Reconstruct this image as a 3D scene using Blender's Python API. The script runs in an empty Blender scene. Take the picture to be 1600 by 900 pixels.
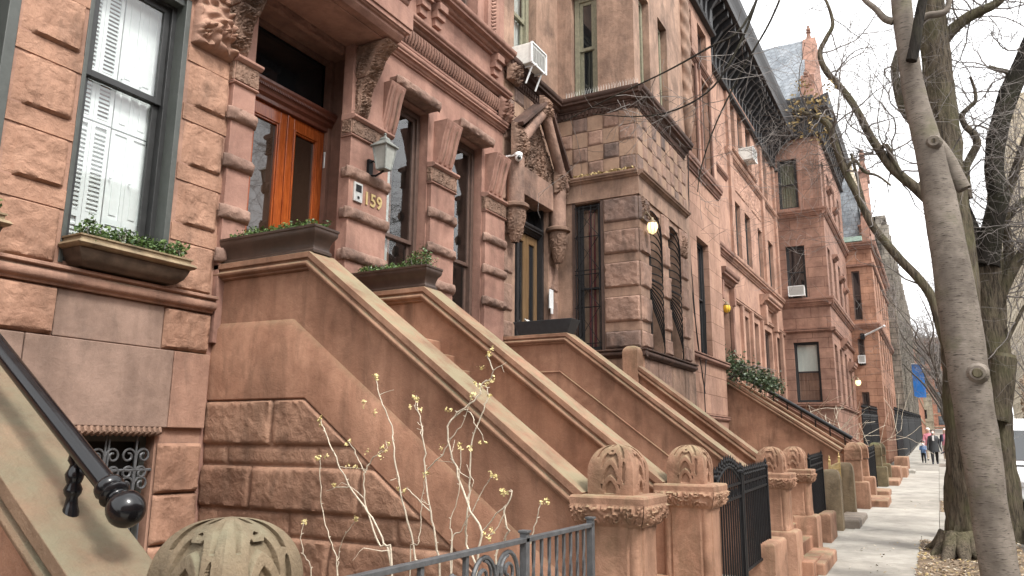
import bpy, bmesh, math, random
from mathutils import Vector, noise, Matrix
random.seed(7)
S = bpy.context.scene
COL = S.collection
V = Vector
R = math.radians
PI = math.pi

# ------------------------------------------------------------------ camera
CAMZ = 2.05
GR = 0.027                      # the street climbs away from the camera
F = 1195.75
yaw, pit, rol = R(28.865), R(11.395), R(0.446)
cd = V((math.cos(pit)*math.cos(yaw), math.cos(pit)*math.sin(yaw), math.sin(pit)))
cr = cd.cross(V((0, 0, 1))).normalized()
cu = cr.cross(cd)
cr, cu = math.cos(rol)*cr+math.sin(rol)*cu, -math.sin(rol)*cr+math.cos(rol)*cu
cam = bpy.data.cameras.new('camera')
camo = bpy.data.objects.new('camera', cam)
COL.objects.link(camo)
m = Matrix((cr, cu, -cd)).transposed().to_4x4()
m.translation = V((0, 0, CAMZ))
camo.matrix_world = m
cam.sensor_width = 36
cam.lens = F/1600*36
cam.clip_end = 3000
cam.clip_start = 0.05
S.camera = camo

def at(px, py, x=None, y=None):
    v = cd*F+cr*(px-800)-cu*(py-450)
    t = x/v.x if x is not None else y/v.y
    return V((0, 0, CAMZ))+v*t

def gz(x):
    return GR*x

# ------------------------------------------------------------------ materials
MATS = {}
def nodes(name):
    mt = bpy.data.materials.new(name)
    mt.use_nodes = True
    nt = mt.node_tree
    return mt, nt, nt.nodes['Principled BSDF']

def N(nt, typ, **kw):
    n = nt.nodes.new(typ)
    for k, v in kw.items():
        if k.startswith('i_'):
            n.inputs[k[2:].replace('_', ' ')].default_value = v
        else:
            setattr(n, k, v)
    return n

def noise_fac(nt, co, scale, detail=5, rough=.6, sx=(1, 1, 1), lo=.35, hi=.65, dist=0.0):
    mp = N(nt, 'ShaderNodeMapping')
    mp.inputs['Scale'].default_value = sx
    nt.links.new(co, mp.inputs['Vector'])
    n = N(nt, 'ShaderNodeTexNoise')
    n.inputs['Scale'].default_value = scale
    n.inputs['Detail'].default_value = detail
    n.inputs['Roughness'].default_value = rough
    n.inputs['Distortion'].default_value = dist
    nt.links.new(mp.outputs[0], n.inputs['Vector'])
    r = N(nt, 'ShaderNodeMapRange')
    r.inputs['From Min'].default_value = lo
    r.inputs['From Max'].default_value = hi
    nt.links.new(n.outputs['Fac'], r.inputs['Value'])
    return r.outputs[0], n.outputs['Fac']

def mix(nt, fac, a, b, mode='MIX', k=1.0):
    mx = N(nt, 'ShaderNodeMix', data_type='RGBA', blend_type=mode)
    if isinstance(fac, float):
        mx.inputs['Factor'].default_value = fac
    else:
        if k != 1.0:
            mm = N(nt, 'ShaderNodeMath', operation='MULTIPLY')
            mm.inputs[1].default_value = k
            nt.links.new(fac, mm.inputs[0])
            fac = mm.outputs[0]
        nt.links.new(fac, mx.inputs['Factor'])
    for i, c in ((6, a), (7, b)):
        if isinstance(c, tuple):
            mx.inputs[i].default_value = (*c, 1)
        else:
            nt.links.new(c, mx.inputs[i])
    return mx.outputs[2]

def stone(name, base, light=None, dark=None, stain=(.05, .04, .035), stain_k=.55, lichen=None, rough=.85, bump=.35,
          joints=None, lich_lo=.42, streak=.35, fine=55, layer=True):
    mt, nt, b = nodes(name)
    geo = N(nt, 'ShaderNodeNewGeometry')
    co = geo.outputs['Position']
    light = tuple(c*1.06 for c in (light or tuple(c*1.3 for c in base)))
    dark = tuple(c*.74 for c in (dark or tuple(c*.62 for c in base)))
    f1, _ = noise_fac(nt, co, 1.3, 8, .68, lo=.36, hi=.64, dist=.3)
    c = mix(nt, f1, dark, light)
    f2, r2 = noise_fac(nt, co, 3.1, 8, .7, lo=.3, hi=.72, dist=.6)
    c = mix(nt, f2, c, base, k=.6)
    fs, _ = noise_fac(nt, co, 2.2, 6, .65, sx=(1.6, 1.6, .45), lo=.50, hi=.72, dist=.5)
    c = mix(nt, fs, c, stain, k=stain_k)
    fv, _ = noise_fac(nt, co, 4.0, 5, .6, sx=(1.5, 1.5, .14), lo=.48, hi=.72)
    c = mix(nt, fv, c, dark, k=streak)
    fp, _ = noise_fac(nt, co, 38, 4, .7, lo=.25, hi=.75)
    c = mix(nt, fp, c, mix(nt, .5, c, (1.0, .93, .86), 'MULTIPLY'), k=.5)
    fq, _ = noise_fac(nt, co, 120, 2, .6, lo=.2, hi=.8)
    c = mix(nt, fq, c, mix(nt, 1.0, c, (1.35, 1.33, 1.3), 'MULTIPLY'), k=.6)
    if joints:
        sc, bw, rh, jc = joints
        sep = N(nt, 'ShaderNodeSeparateXYZ')
        nt.links.new(co, sep.inputs[0])
        ad = N(nt, 'ShaderNodeMath', operation='ADD')
        nt.links.new(sep.outputs[0], ad.inputs[0]); nt.links.new(sep.outputs[1], ad.inputs[1])
        cb = N(nt, 'ShaderNodeCombineXYZ')
        nt.links.new(ad.outputs[0], cb.inputs[0]); nt.links.new(sep.outputs[2], cb.inputs[1])
        br = N(nt, 'ShaderNodeTexBrick')
        br.inputs['Scale'].default_value = 1
        br.inputs['Mortar Size'].default_value = sc
        br.inputs['Brick Width'].default_value = bw
        br.inputs['Row Height'].default_value = rh
        br.inputs['Color1'].default_value = (1, 1, 1, 1)
        br.inputs['Color2'].default_value = (.78, .78, .8, 1)
        br.inputs['Mortar'].default_value = (*jc, 1)
        nt.links.new(cb.outputs[0], br.inputs['Vector'])
        c = mix(nt, 1.0, c, br.outputs['Color'], 'MULTIPLY')
        jf = br.outputs['Fac']
    if lichen:
        sepn = N(nt, 'ShaderNodeSeparateXYZ')
        nt.links.new(geo.outputs['Normal'], sepn.inputs[0])
        up = N(nt, 'ShaderNodeMapRange')
        up.inputs['From Min'].default_value = .25; up.inputs['From Max'].default_value = .75
        nt.links.new(sepn.outputs[2], up.inputs['Value'])
        fl, _ = noise_fac(nt, co, 2.4, 7, .7, lo=lich_lo, hi=lich_lo+.2)
        ml = N(nt, 'ShaderNodeMath', operation='MULTIPLY')
        nt.links.new(up.outputs[0], ml.inputs[0]); nt.links.new(fl, ml.inputs[1])
        c = mix(nt, ml.outputs[0], c, lichen, k=.85)
    nt.links.new(c, b.inputs['Base Color'])
    b.inputs['Roughness'].default_value = rough
    b.inputs['Specular IOR Level'].default_value = .3
    f3, r3 = noise_fac(nt, co, fine, 6, .7)
    f4, r4 = noise_fac(nt, co, 9, 6, .6, dist=.5)
    ad = N(nt, 'ShaderNodeMath', operation='MULTIPLY_ADD')
    ad.inputs[1].default_value = .35
    nt.links.new(r3, ad.inputs[0]); nt.links.new(r4, ad.inputs[2])
    h = ad.outputs[0]
    if joints:
        sb = N(nt, 'ShaderNodeMath', operation='SUBTRACT')
        nt.links.new(h, sb.inputs[0]); nt.links.new(jf, sb.inputs[1])
        h = sb.outputs[0]
    bp = N(nt, 'ShaderNodeBump')
    bp.inputs['Strength'].default_value = min(1, bump*1.5)
    bp.inputs['Distance'].default_value = .022
    nt.links.new(h, bp.inputs['Height'])
    nt.links.new(bp.outputs[0], b.inputs['Normal'])
    MATS[name] = mt
    return mt

def paint(name, col, rough=.45, metal=0.0, var=.25, bump=.05, scale=14, spec=.5, coat=0):
    mt, nt, b = nodes(name)
    geo = N(nt, 'ShaderNodeNewGeometry')
    co = geo.outputs['Position']
    f, r = noise_fac(nt, co, scale, 5, .65, lo=.3, hi=.7)
    c = mix(nt, f, tuple(x*(1-var) for x in col), tuple(min(1, x*(1+var)) for x in col))
    nt.links.new(c, b.inputs['Base Color'])
    rr = N(nt, 'ShaderNodeMapRange')
    rr.inputs['To Min'].default_value = max(.03, rough-.1); rr.inputs['To Max'].default_value = min(1, rough+.12)
    nt.links.new(r, rr.inputs['Value'])
    nt.links.new(rr.outputs[0], b.inputs['Roughness'])
    b.inputs['Metallic'].default_value = metal
    b.inputs['Specular IOR Level'].default_value = spec
    b.inputs['Coat Weight'].default_value = coat
    if bump:
        bp = N(nt, 'ShaderNodeBump')
        bp.inputs['Strength'].default_value = bump*4
        bp.inputs['Distance'].default_value = .004
        _, r2 = noise_fac(nt, co, 60, 4, .6)
        nt.links.new(r2, bp.inputs['Height'])
        nt.links.new(bp.outputs[0], b.inputs['Normal'])
    MATS[name] = mt
    return mt

def wood(name, c1, c2, rough=.3):
    mt, nt, b = nodes(name)
    geo = N(nt, 'ShaderNodeNewGeometry')
    f, r = noise_fac(nt, geo.outputs['Position'], 7, 6, .6, sx=(6, 6, .5), lo=.3, hi=.7, dist=.8)
    f2, _ = noise_fac(nt, geo.outputs['Position'], 40, 3, .6, sx=(3, 3, .15), lo=.35, hi=.7)
    c = mix(nt, f, c1, c2)
    c = mix(nt, f2, c, tuple(x*.55 for x in c1), k=.45)
    nt.links.new(c, b.inputs['Base Color'])
    b.inputs['Roughness'].default_value = rough
    b.inputs['Coat Weight'].default_value = .25
    MATS[name] = mt
    return mt

def glass_dark(name, col=(.012, .014, .016), rough=.03):
    mt, nt, b = nodes(name)
    geo = N(nt, 'ShaderNodeNewGeometry')
    f, r = noise_fac(nt, geo.outputs['Position'], 1.2, 2, .5)
    bp = N(nt, 'ShaderNodeBump')
    bp.inputs['Strength'].default_value = .12
    bp.inputs['Distance'].default_value = .03
    nt.links.new(r, bp.inputs['Height'])
    nt.links.new(bp.outputs[0], b.inputs['Normal'])
    b.inputs['Base Color'].default_value = (*col, 1)
    b.inputs['Roughness'].default_value = rough
    b.inputs['Specular IOR Level'].default_value = 1.0
    MATS[name] = mt
    return mt

def glass_clear(name, tint=(.9, .93, .92)):
    mt, nt, b = nodes(name)
    nt.nodes.remove(b)
    out = nt.nodes['Material Output']
    tr = N(nt, 'ShaderNodeBsdfTransparent'); tr.inputs[0].default_value = (*tint, 1)
    gl = N(nt, 'ShaderNodeBsdfGlossy'); gl.inputs['Roughness'].default_value = .03
    lw = N(nt, 'ShaderNodeLayerWeight'); lw.inputs['Blend'].default_value = .5
    pw = N(nt, 'ShaderNodeMath', operation='POWER'); pw.inputs[1].default_value = 5
    nt.links.new(lw.outputs['Facing'], pw.inputs[0])
    fr = N(nt, 'ShaderNodeMath', operation='MULTIPLY_ADD'); fr.inputs[1].default_value = .88; fr.inputs[2].default_value = .12
    nt.links.new(pw.outputs[0], fr.inputs[0])
    geo = N(nt, 'ShaderNodeNewGeometry')
    f, r = noise_fac(nt, geo.outputs['Position'], 1.2, 2, .5)
    bp = N(nt, 'ShaderNodeBump')
    bp.inputs['Strength'].default_value = .1
    bp.inputs['Distance'].default_value = .03
    nt.links.new(r, bp.inputs['Height'])
    nt.links.new(bp.outputs[0], gl.inputs['Normal'])
    mx = N(nt, 'ShaderNodeMixShader')
    nt.links.new(fr.outputs[0], mx.inputs[0]); nt.links.new(tr.outputs[0], mx.inputs[1]); nt.links.new(gl.outputs[0], mx.inputs[2])
    nt.links.new(mx.outputs[0], out.inputs['Surface'])
    MATS[name] = mt
    return mt

def emit(name, col, k):
    mt, nt, b = nodes(name)
    b.inputs['Base Color'].default_value = (*col, 1)
    b.inputs['Emission Color'].default_value = (*col, 1)
    b.inputs['Emission Strength'].default_value = k
    MATS[name] = mt
    return mt

def bark(name, base, light, dark, smooth):
    mt, nt, b = nodes(name)
    tc = N(nt, 'ShaderNodeNewGeometry')
    co = tc.outputs['Position']
    if smooth:
        f, r = noise_fac(nt, co, 5, 7, .65, sx=(1, 1, 1.2), lo=.32, hi=.68, dist=.4)
        c = mix(nt, f, base, light)
        f2, r2 = noise_fac(nt, co, 9, 4, .6, sx=(1.1, 1.1, 9), lo=.57, hi=.66)
        c = mix(nt, f2, c, dark, k=.85)
        f5, _ = noise_fac(nt, co, 1.5, 5, .6, lo=.45, hi=.7)
        c = mix(nt, f5, c, dark, k=.45)
        f6, _ = noise_fac(nt, co, 2.3, 5, .6, lo=.55, hi=.72)
        c = mix(nt, f6, c, (.10, .10, .05), k=.5)
        bh, bs, bd = r2, .5, .015
    else:
        f, r = noise_fac(nt, co, 11, 7, .7, sx=(2.2, 2.2, .35), lo=.36, hi=.6, dist=.7)
        c = mix(nt, f, dark, base)
        f2, r2 = noise_fac(nt, co, 2.0, 6, .6, lo=.45, hi=.7)
        c = mix(nt, f2, c, light, k=.6)
        bh, bs, bd = r, .9, .035
    nt.links.new(c, b.inputs['Base Color'])
    b.inputs['Roughness'].default_value = .9
    b.inputs['Specular IOR Level'].default_value = .15
    bp = N(nt, 'ShaderNodeBump')
    bp.inputs['Strength'].default_value = bs
    bp.inputs['Distance'].default_value = bd
    nt.links.new(bh, bp.inputs['Height'])
    nt.links.new(bp.outputs[0], b.inputs['Normal'])
    MATS[name] = mt
    return mt

def leafmat(name, c1, c2):
    mt, nt, b = nodes(name)
    geo = N(nt, 'ShaderNodeNewGeometry')
    c = mix(nt, geo.outputs['Random Per Island'], c1, c2)
    nt.links.new(c, b.inputs['Base Color'])
    b.inputs['Roughness'].default_value = .45
    MATS[name] = mt
    return mt

LICH = (.24, .215, .125)
stone('brown_pink', (0.296, 0.174, 0.125), (0.359, 0.217, 0.160), (0.214, 0.124, 0.092), stain=(.06, .042, .034), stain_k=.5, lichen=(.17, .14, .09), streak=.4)
stone('brown_pink_rock', (0.312, 0.176, 0.120), (0.387, 0.232, 0.162), (0.209, 0.116, 0.078), stain=(.06, .04, .03), stain_k=.5, bump=.7, fine=30)
stone('brown_grey', (.225, .155, .122), (.285, .20, .16), (.155, .105, .083), stain=(.07, .055, .046), stain_k=.5, streak=.4, bump=.25)
stone('brown_red', (0.267, 0.147, 0.115), (0.324, 0.190, 0.147), (0.199, 0.108, 0.084), stain=(.07, .045, .037), stain_k=.42, streak=.42, bump=.25)
stone('brown_red_rock', (0.205, 0.125, 0.098), (0.304, 0.198, 0.154), (0.099, 0.062, 0.049), stain=(.04, .03, .026), stain_k=.6, bump=.9, fine=30)
stone('brown_carved', (0.174, 0.109, 0.080), (0.258, 0.163, 0.118), (0.084, 0.054, 0.039), stain=(.04, .03, .026), stain_k=.55, bump=.5)
stone('brown_trim', (0.189, 0.102, 0.078), (0.255, 0.144, 0.108), (0.121, 0.067, 0.051), stain_k=.4, bump=.25, streak=.35)
stone('stoop_orange', (0.281, 0.146, 0.094), (0.335, 0.190, 0.127), (0.212, 0.106, 0.066), stain=(.075, .042, .027), stain_k=.6, lichen=LICH, streak=.5, bump=.3)
stone('stoop_rock', (0.264, 0.147, 0.099), (0.324, 0.198, 0.135), (0.167, 0.091, 0.060), stain=(.06, .042, .03), stain_k=.5, bump=.9, fine=26)
stone('coping_stone', (0.237, 0.127, 0.081), (0.285, 0.167, 0.112), (0.162, 0.083, 0.051), stain=(.06, .042, .03), stain_k=.5, lichen=(.215, .19, .118), lich_lo=.38, streak=.4)
stone('coping_fore', (.165, .108, .070), (.205, .142, .095), (.10, .066, .042), stain=(.05, .04, .03), stain_k=.6, lichen=(.150, .134, .088), lich_lo=.38, bump=.5, streak=.3)
stone('moss_stone', (.215, .155, .098), (.245, .198, .135), (.105, .082, .052), stain=(.05, .042, .03), stain_k=.7, lichen=(.17, .158, .105), lich_lo=.42, bump=.5, streak=.4)
stone('pier_stone', (0.293, 0.161, 0.105), (0.380, 0.226, 0.155), (0.165, 0.090, 0.057), stain=(.075, .055, .03), stain_k=.65, lichen=(.26, .205, .125), streak=.6, bump=.4)
stone('pier_dark', (.12, .095, .055), (.18, .14, .08), (.06, .05, .03), stain_k=.6, lichen=(.1, .11, .05), bump=.4)
stone('b2_smooth', (0.261, 0.169, 0.124), (0.359, 0.237, 0.175), (0.157, 0.102, 0.076), stain=(.045, .036, .032), stain_k=.6, streak=.45)
stone('b2_tan', (0.286, 0.189, 0.131), (0.350, 0.237, 0.172), (0.201, 0.128, 0.089), stain_k=.4)
stone('b2_rock', (0.227, 0.146, 0.113), (0.344, 0.220, 0.167), (0.138, 0.088, 0.070), stain=(.035, .03, .028), stain_k=.6, bump=.9, fine=28)
stone('b2_rock_dark', (0.155, 0.109, 0.092), (0.248, 0.164, 0.130), (0.072, 0.058, 0.056), stain_k=.6, bump=.9, fine=28)
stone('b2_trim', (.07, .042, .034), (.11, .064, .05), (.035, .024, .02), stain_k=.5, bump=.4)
stone('b3_ashlar', (0.337, 0.199, 0.142), (0.406, 0.253, 0.187), (0.257, 0.147, 0.104), stain_k=.2, streak=.25, joints=(.008, 1.15, .46, (.45, .4, .38)))
stone('b3_plain', (0.318, 0.188, 0.136), (0.382, 0.233, 0.174), (0.235, 0.136, 0.100), stain_k=.4, streak=.45)
stone('b4_ashlar', (0.261, 0.148, 0.108), (0.322, 0.190, 0.141), (0.189, 0.104, 0.076), stain_k=.22, joints=(.010, 1.2, .42, (.4, .36, .34)))
stone('b4_plain', (0.255, 0.144, 0.106), (0.315, 0.185, 0.141), (0.182, 0.102, 0.076), stain_k=.25)
stone('b5_ashlar', (0.320, 0.168, 0.110), (0.380, 0.216, 0.145), (0.231, 0.116, 0.076), stain_k=.25, joints=(.012, .9, .34, (.5, .44, .4)))
stone('grey_church', (.22, .195, .16), (.30, .27, .225), (.10, .09, .075), stain_k=.6, bump=.8, joints=(.02, .7, .35, (.4, .4, .4)))
stone('tower_pale', (.46, .39, .28), (.52, .45, .34), (.38, .31, .22), stain_k=.15, joints=(.02, .6, .2, (.7, .7, .7)))
stone('brick_far', (.34, .16, .10), (.40, .2, .13), (.27, .12, .08), stain_k=.15, joints=(.02, .5, .2, (.7, .7, .7)))
stone('slate', (.20, .225, .25), (.27, .295, .32), (.13, .15, .17), stain_k=.25, rough=.5, joints=(.012, .3, .22, (.5, .5, .5)))
stone('concrete', (.30, .285, .255), (.345, .33, .297), (.245, .232, .208), stain=(.17, .158, .14), stain_k=.35, bump=.15, streak=0.0, lichen=None)
stone('asphalt', (.055, .055, .055), (.07, .07, .07), (.04, .04, .04), stain_k=.2, bump=.5, streak=0)
stone('soil', (.15, .11, .075), (.24, .185, .13), (.07, .05, .035), stain_k=.4, bump=1.0, streak=0, fine=25)
stone('bluestone', (.20, .17, .145), (.27, .235, .2), (.13, .11, .09), stain_k=.4, bump=.4)
stone('cobble', (.46, .43, .40), (.58, .55, .52), (.3, .28, .26), stain_k=.3, bump=.6)
paint('black_iron', (.010, .010, .011), .5, 0, .4, .08, spec=.2)
paint('black_gloss', (.006, .006, .007), .16, 0, .2, .01, spec=.4)
paint('grey_iron', (.085, .088, .092), .5, .2, .3, .15)
paint('black_trim', (.016, .015, .016), .6, 0, .5, .1)
paint('frame_grey', (.058, .064, .058), .45, 0, .18, .04)
paint('frame_dark', (.025, .026, .026), .4, 0, .25, .04)
paint('frame_brown', (.085, .052, .04), .5, 0, .25, .06)
paint('frame_olive', (.20, .19, .13), .55, 0, .25, .06)
paint('white_paint', (.72, .74, .74), .5, 0, .05, .03)
paint('curtain', (.42, .42, .40), .8, 0, .12, .03, scale=5)
paint('curtain_red', (.16, .035, .04), .8, 0, .2, .03)
paint('blind_pale', (.60, .62, .58), .7, 0, .06, .02)
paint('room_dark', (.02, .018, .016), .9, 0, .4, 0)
paint('ac_white', (.66, .66, .62), .5, 0, .12, .03)
paint('ac_grille', (.42, .42, .40), .5, .1, .1, .03)
paint('bronze_box', (.075, .052, .036), .42, .25, .6, .12, scale=5)
paint('bronze_rim', (.22, .165, .10), .45, .35, .5, .12, scale=6)
paint('brown_box', (.052, .032, .024), .38, .1, .35, .05, scale=5)
paint('black_box', (.018, .019, .021), .55, 0, .3, .05)
paint('verdigris', (.19, .20, .185), .5, .3, .4, .15)
paint('brass', (.62, .47, .22), .35, .8, .2, .03)
paint('steel', (.5, .5, .48), .4, .6, .2, .03)
paint('rim_steel', (.35, .35, .36), .3, .8, .2, .02)
paint('tyre', (.02, .02, .02), .85, 0, .2, .1)
paint('car_black', (.012, .013, .016), .15, .0, .1, 0, coat=1)
paint('van_white', (.75, .76, .77), .3, 0, .03, 0, coat=.5)
paint('lamp_red', (.4, .02, .02), .2, 0, .1, 0)
paint('lamp_clear', (.6, .6, .6), .15, .2, .1, 0)
paint('yellow', (.75, .47, .03), .5, 0, .1, 0)
paint('blue_banner', (.02, .16, .50), .7, 0, .15, 0, scale=2)
paint('stem_pale', (.46, .40, .31), .7, 0, .3, .1, scale=30)
paint('bud', (.62, .52, .25), .7, 0, .3, .1, scale=60)
paint('dry_leaf', (.36, .27, .12), .8, 0, .4, 0, scale=30)
paint('twig', (.17, .152, .14), .85, 0, .35, .1, scale=8)
paint('litter', (.27, .19, .12), .85, 0, .5, .1, scale=30)
paint('skin', (.52, .33, .25), .55, 0, .1, 0)
paint('coat_dark', (.035, .037, .04), .7, 0, .3, .05)
paint('leggings', (.012, .012, .014), .7, 0, .3, .05)
paint('jean_blue', (.12, .2, .36), .75, 0, .2, .05)
paint('vest_blue', (.01, .22, .55), .6, 0, .15, .03)
paint('pants_beige', (.45, .37, .29), .8, 0, .15, .05)
paint('pink', (.60, .22, .27), .7, 0, .2, .05)
paint('white_cloth', (.7, .68, .66), .7, 0, .1, .03)
paint('navy', (.03, .035, .06), .7, 0, .2, .03)
paint('hair_dark', (.02, .014, .011), .6, 0, .3, 0)
paint('hair_ginger', (.32, .13, .05), .6, 0, .3, 0)
paint('copper_green', (.3, .42, .36), .7, 0, .2, .1)
wood('wood_orange', (.21, .040, .010), (.44, .112, .026), .16)
wood('wood_trim_red', (.11, .035, .022), (.16, .055, .032), .4)
wood('wood_oak', (.14, .082, .036), (.215, .132, .062), .5)
wood('cut_wood', (.10, .085, .045), (.17, .15, .085), .8)
glass_dark('glass')
glass_dark('glass_warm', (.03, .018, .012))
glass_clear('glass_clear')
paint('lamp_glass', (.31, .32, .295), .15, 0, .12, .02)
emit('lamp_lit', (1.0, .74, .38), .8)
emit('lamp_small', (1.0, .75, .4), .9)
bark('bark_smooth', (.15, .128, .106), (.24, .207, .175), (.035, .028, .024), True)
bark('bark_rough', (.135, .11, .08), (.12, .12, .06), (.028, .023, .018), False)
bark('bark_black', (.035, .03, .025), (.05, .05, .03), (.010, .009, .008), False)
bark('bark_grey', (.16, .14, .12), (.2, .18, .16), (.08, .07, .06), False)
leafmat('boxwood', (.022, .055, .012), (.10, .16, .035))
leafmat('ivy_leaf', (.012, .035, .01), (.09, .12, .06))

# ------------------------------------------------------------------ mesh builder
class MB:
    def __init__(s):
        s.v = []; s.f = []; s.m = []
    def add(s, vs, fs, mi=0):
        o = len(s.v)
        s.v.extend(vs)
        for f in fs:
            s.f.append([i+o for i in f]); s.m.append(mi)
    def quad(s, a, b, c, d, mi=0):
        s.add([a, b, c, d], [(0, 1, 2, 3)], mi)
    def box(s, x0, x1, y0, y1, z0, z1, mi=0):
        p = [V((x, y, z)) for z in (z0, z1) for y in (y0, y1) for x in (x0, x1)]
        s.add(p, [(0, 2, 3, 1), (4, 5, 7, 6), (0, 1, 5, 4), (2, 6, 7, 3), (0, 4, 6, 2), (1, 3, 7, 5)], mi)
    def hull(s, p, mi=0):
        s.add(p, [(0, 2, 3, 1), (4, 5, 7, 6), (0, 1, 5, 4), (2, 6, 7, 3), (0, 4, 6, 2), (1, 3, 7, 5)], mi)
    def loft(s, rings, mi=0, closed=True, caps=True):
        n = len(rings[0]); o = len(s.v)
        for r in rings: s.v.extend(r)
        for i in range(len(rings)-1):
            for j in range(n if closed else n-1):
                k = (j+1) % n
                s.f.append([o+i*n+j, o+i*n+k, o+(i+1)*n+k, o+(i+1)*n+j]); s.m.append(mi)
        if caps and closed:
            s.f.append([o+j for j in range(n)][::-1]); s.m.append(mi)
            s.f.append([o+(len(rings)-1)*n+j for j in range(n)]); s.m.append(mi)
    def grid(s, fn, nu, nv, mi=0):
        o = len(s.v)
        for j in range(nv+1):
            for i in range(nu+1):
                s.v.append(fn(i/nu, j/nv))
        for j in range(nv):
            for i in range(nu):
                a = o+j*(nu+1)+i
                s.f.append([a, a+1, a+nu+2, a+nu+1]); s.m.append(mi)
    def tube(s, pts, rad, n=6, mi=0, caps=True, flat=1.0):
        pts = [V(p) for p in pts]
        if not isinstance(rad, (list, tuple)): rad = [rad]*len(pts)
        rings = []
        t0 = (pts[1]-pts[0]).normalized()
        a = t0.orthogonal().normalized()
        for i, p in enumerate(pts):
            t = (pts[min(i+1, len(pts)-1)]-pts[max(i-1, 0)])
            if t.length < 1e-9: t = t0
            t = t.normalized()
            a = (a-t*a.dot(t))
            a = a.normalized() if a.length > 1e-6 else t.orthogonal().normalized()
            b = t.cross(a)
            rings.append([p+(a*math.cos(k*2*PI/n)+b*math.sin(k*2*PI/n)*flat)*rad[i] for k in range(n)])
        s.loft(rings, mi, True, caps)
    def lathe(s, c, prof, n=16, mi=0):
        c = V(c)
        s.loft([[c+V((r*math.cos(k*2*PI/n), r*math.sin(k*2*PI/n), z)) for k in range(n)] for r, z in prof], mi)
    def ball(s, c, r, n=10, mi=0, sz=1.0):
        c = V(c)
        s.loft([[c+V((max(r*math.sin(t*PI/n), r*.02)*math.cos(k*2*PI/(n+2)), max(r*math.sin(t*PI/n), r*.02)*math.sin(k*2*PI/(n+2)), -r*sz*math.cos(t*PI/n))) for k in range(n+2)] for t in range(n+1)], mi)
    def prism(s, poly, axis, a0, a1, mi=0):
        # poly: list of 2D; axis 'x': (y,z), 'y': (x,z), 'z': (x,y)
        f = {'x': lambda p, a: V((a, p[0], p[1])), 'y': lambda p, a: V((p[0], a, p[1])), 'z': lambda p, a: V((p[0], p[1], a))}[axis]
        s.loft([[f(p, a0) for p in poly], [f(p, a1) for p in poly]], mi)

class Face:
    def __init__(s, ax, plane):
        s.ax, s.pl = ax, plane
    def pt(s, u, o, z):
        if s.ax == 'y': return V((u, s.pl-o, z))
        if s.ax == 'Y': return V((u, s.pl+o, z))
        return V((s.pl-o, u, z))

def fbox(mb, Fc, u0, u1, o0, o1, z0, z1, mi=0):
    mb.hull([Fc.pt(u, o, z) for z in (z0, z1) for o in (o0, o1) for u in (u0, u1)], mi)

def fwall(mb, Fc, u0, u1, z0, z1, ops=(), depth=.25, mi=0):
    us = sorted({u0, u1, *[c for o in ops for c in o[:2] if u0 < c < u1]})
    zs = sorted({z0, z1, *[c for o in ops for c in o[2:4] if z0 < c < z1]})
    for a, b in zip(us, us[1:]):
        for c, d in zip(zs, zs[1:]):
            mu, mz = (a+b)/2, (c+d)/2
            if any(o[0] < mu < o[1] and o[2] < mz < o[3] for o in ops): continue
            mb.quad(Fc.pt(a, 0, c), Fc.pt(b, 0, c), Fc.pt(b, 0, d), Fc.pt(a, 0, d), mi)
    for o in ops:
        a, b, c, d = o[:4]
        dp = o[4] if len(o) > 4 else depth
        mb.quad(Fc.pt(a, 0, c), Fc.pt(a, 0, d), Fc.pt(a, -dp, d), Fc.pt(a, -dp, c), mi)
        mb.quad(Fc.pt(b, 0, c), Fc.pt(b, -dp, c), Fc.pt(b, -dp, d), Fc.pt(b, 0, d), mi)
        mb.quad(Fc.pt(a, 0, d), Fc.pt(b, 0, d), Fc.pt(b, -dp, d), Fc.pt(a, -dp, d), mi)
        mb.quad(Fc.pt(a, 0, c), Fc.pt(a, -dp, c), Fc.pt(b, -dp, c), Fc.pt(b, 0, c), mi)

def fr(p, k, oct=4):
    return noise.fractal(p*k, 1.0, 2.0, oct)

SEED = [0]
def frock(mb, Fc, u0, u1, z0, z1, depth, o=0.0, mi=0, res=.024, edge=.034, base=.008, margin=(0, 0), inset=.003):
    """a rock-faced block: split-face relief that dies away at its drafted edges"""
    SEED[0] += 1
    sd = V((SEED[0]*3.17, SEED[0]*1.31, SEED[0]*.77))
    U0 = u0 if callable(u0) else (lambda z: u0)
    U1 = u1 if callable(u1) else (lambda z: u1)
    wid = U1((z0+z1)/2)-U0((z0+z1)/2)
    nu = max(4, min(70, int(abs(wid)/res))); nv = max(4, min(50, int((z1-z0)/res)))
    ti, tj = random.uniform(-.2, .2), random.uniform(-.1, .2)
    def fn(a, b):
        z = z0+inset+(z1-z0-2*inset)*b
        ua, ub = U0(z)+inset, U1(z)-inset
        u = ua+(ub-ua)*a
        d0 = (u-ua-margin[0]); d1 = (ub-u-margin[1])
        dz = min(b, 1-b)*(z1-z0)
        e = edge*(1+.4*fr(V((u, z, 5))+sd, 6, 2))
        k = max(0, min(1, min(d0, d1, dz)/max(e*.7, .01)))
        k = k*k*(3-2*k)
        p = V((u, z*1.25, 0))+sd
        n = fr(p, 2.6, 4)*.42+abs(fr(p+V((9, 9, 9)), 4.5, 4))*.5+fr(p, 19, 4)*.17-abs(fr(p+V((3, 7, 1)), 8.0, 3))*.32
        h = base*.6+k*depth*.74*(.95+n*.66+ti*(a-.5)+tj*(b-.5))
        if a in (0, 1) or b in (0, 1): h = -.006
        return Fc.pt(u, o+h, z)
    mb.grid(fn, nu, nv, mi)

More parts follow.
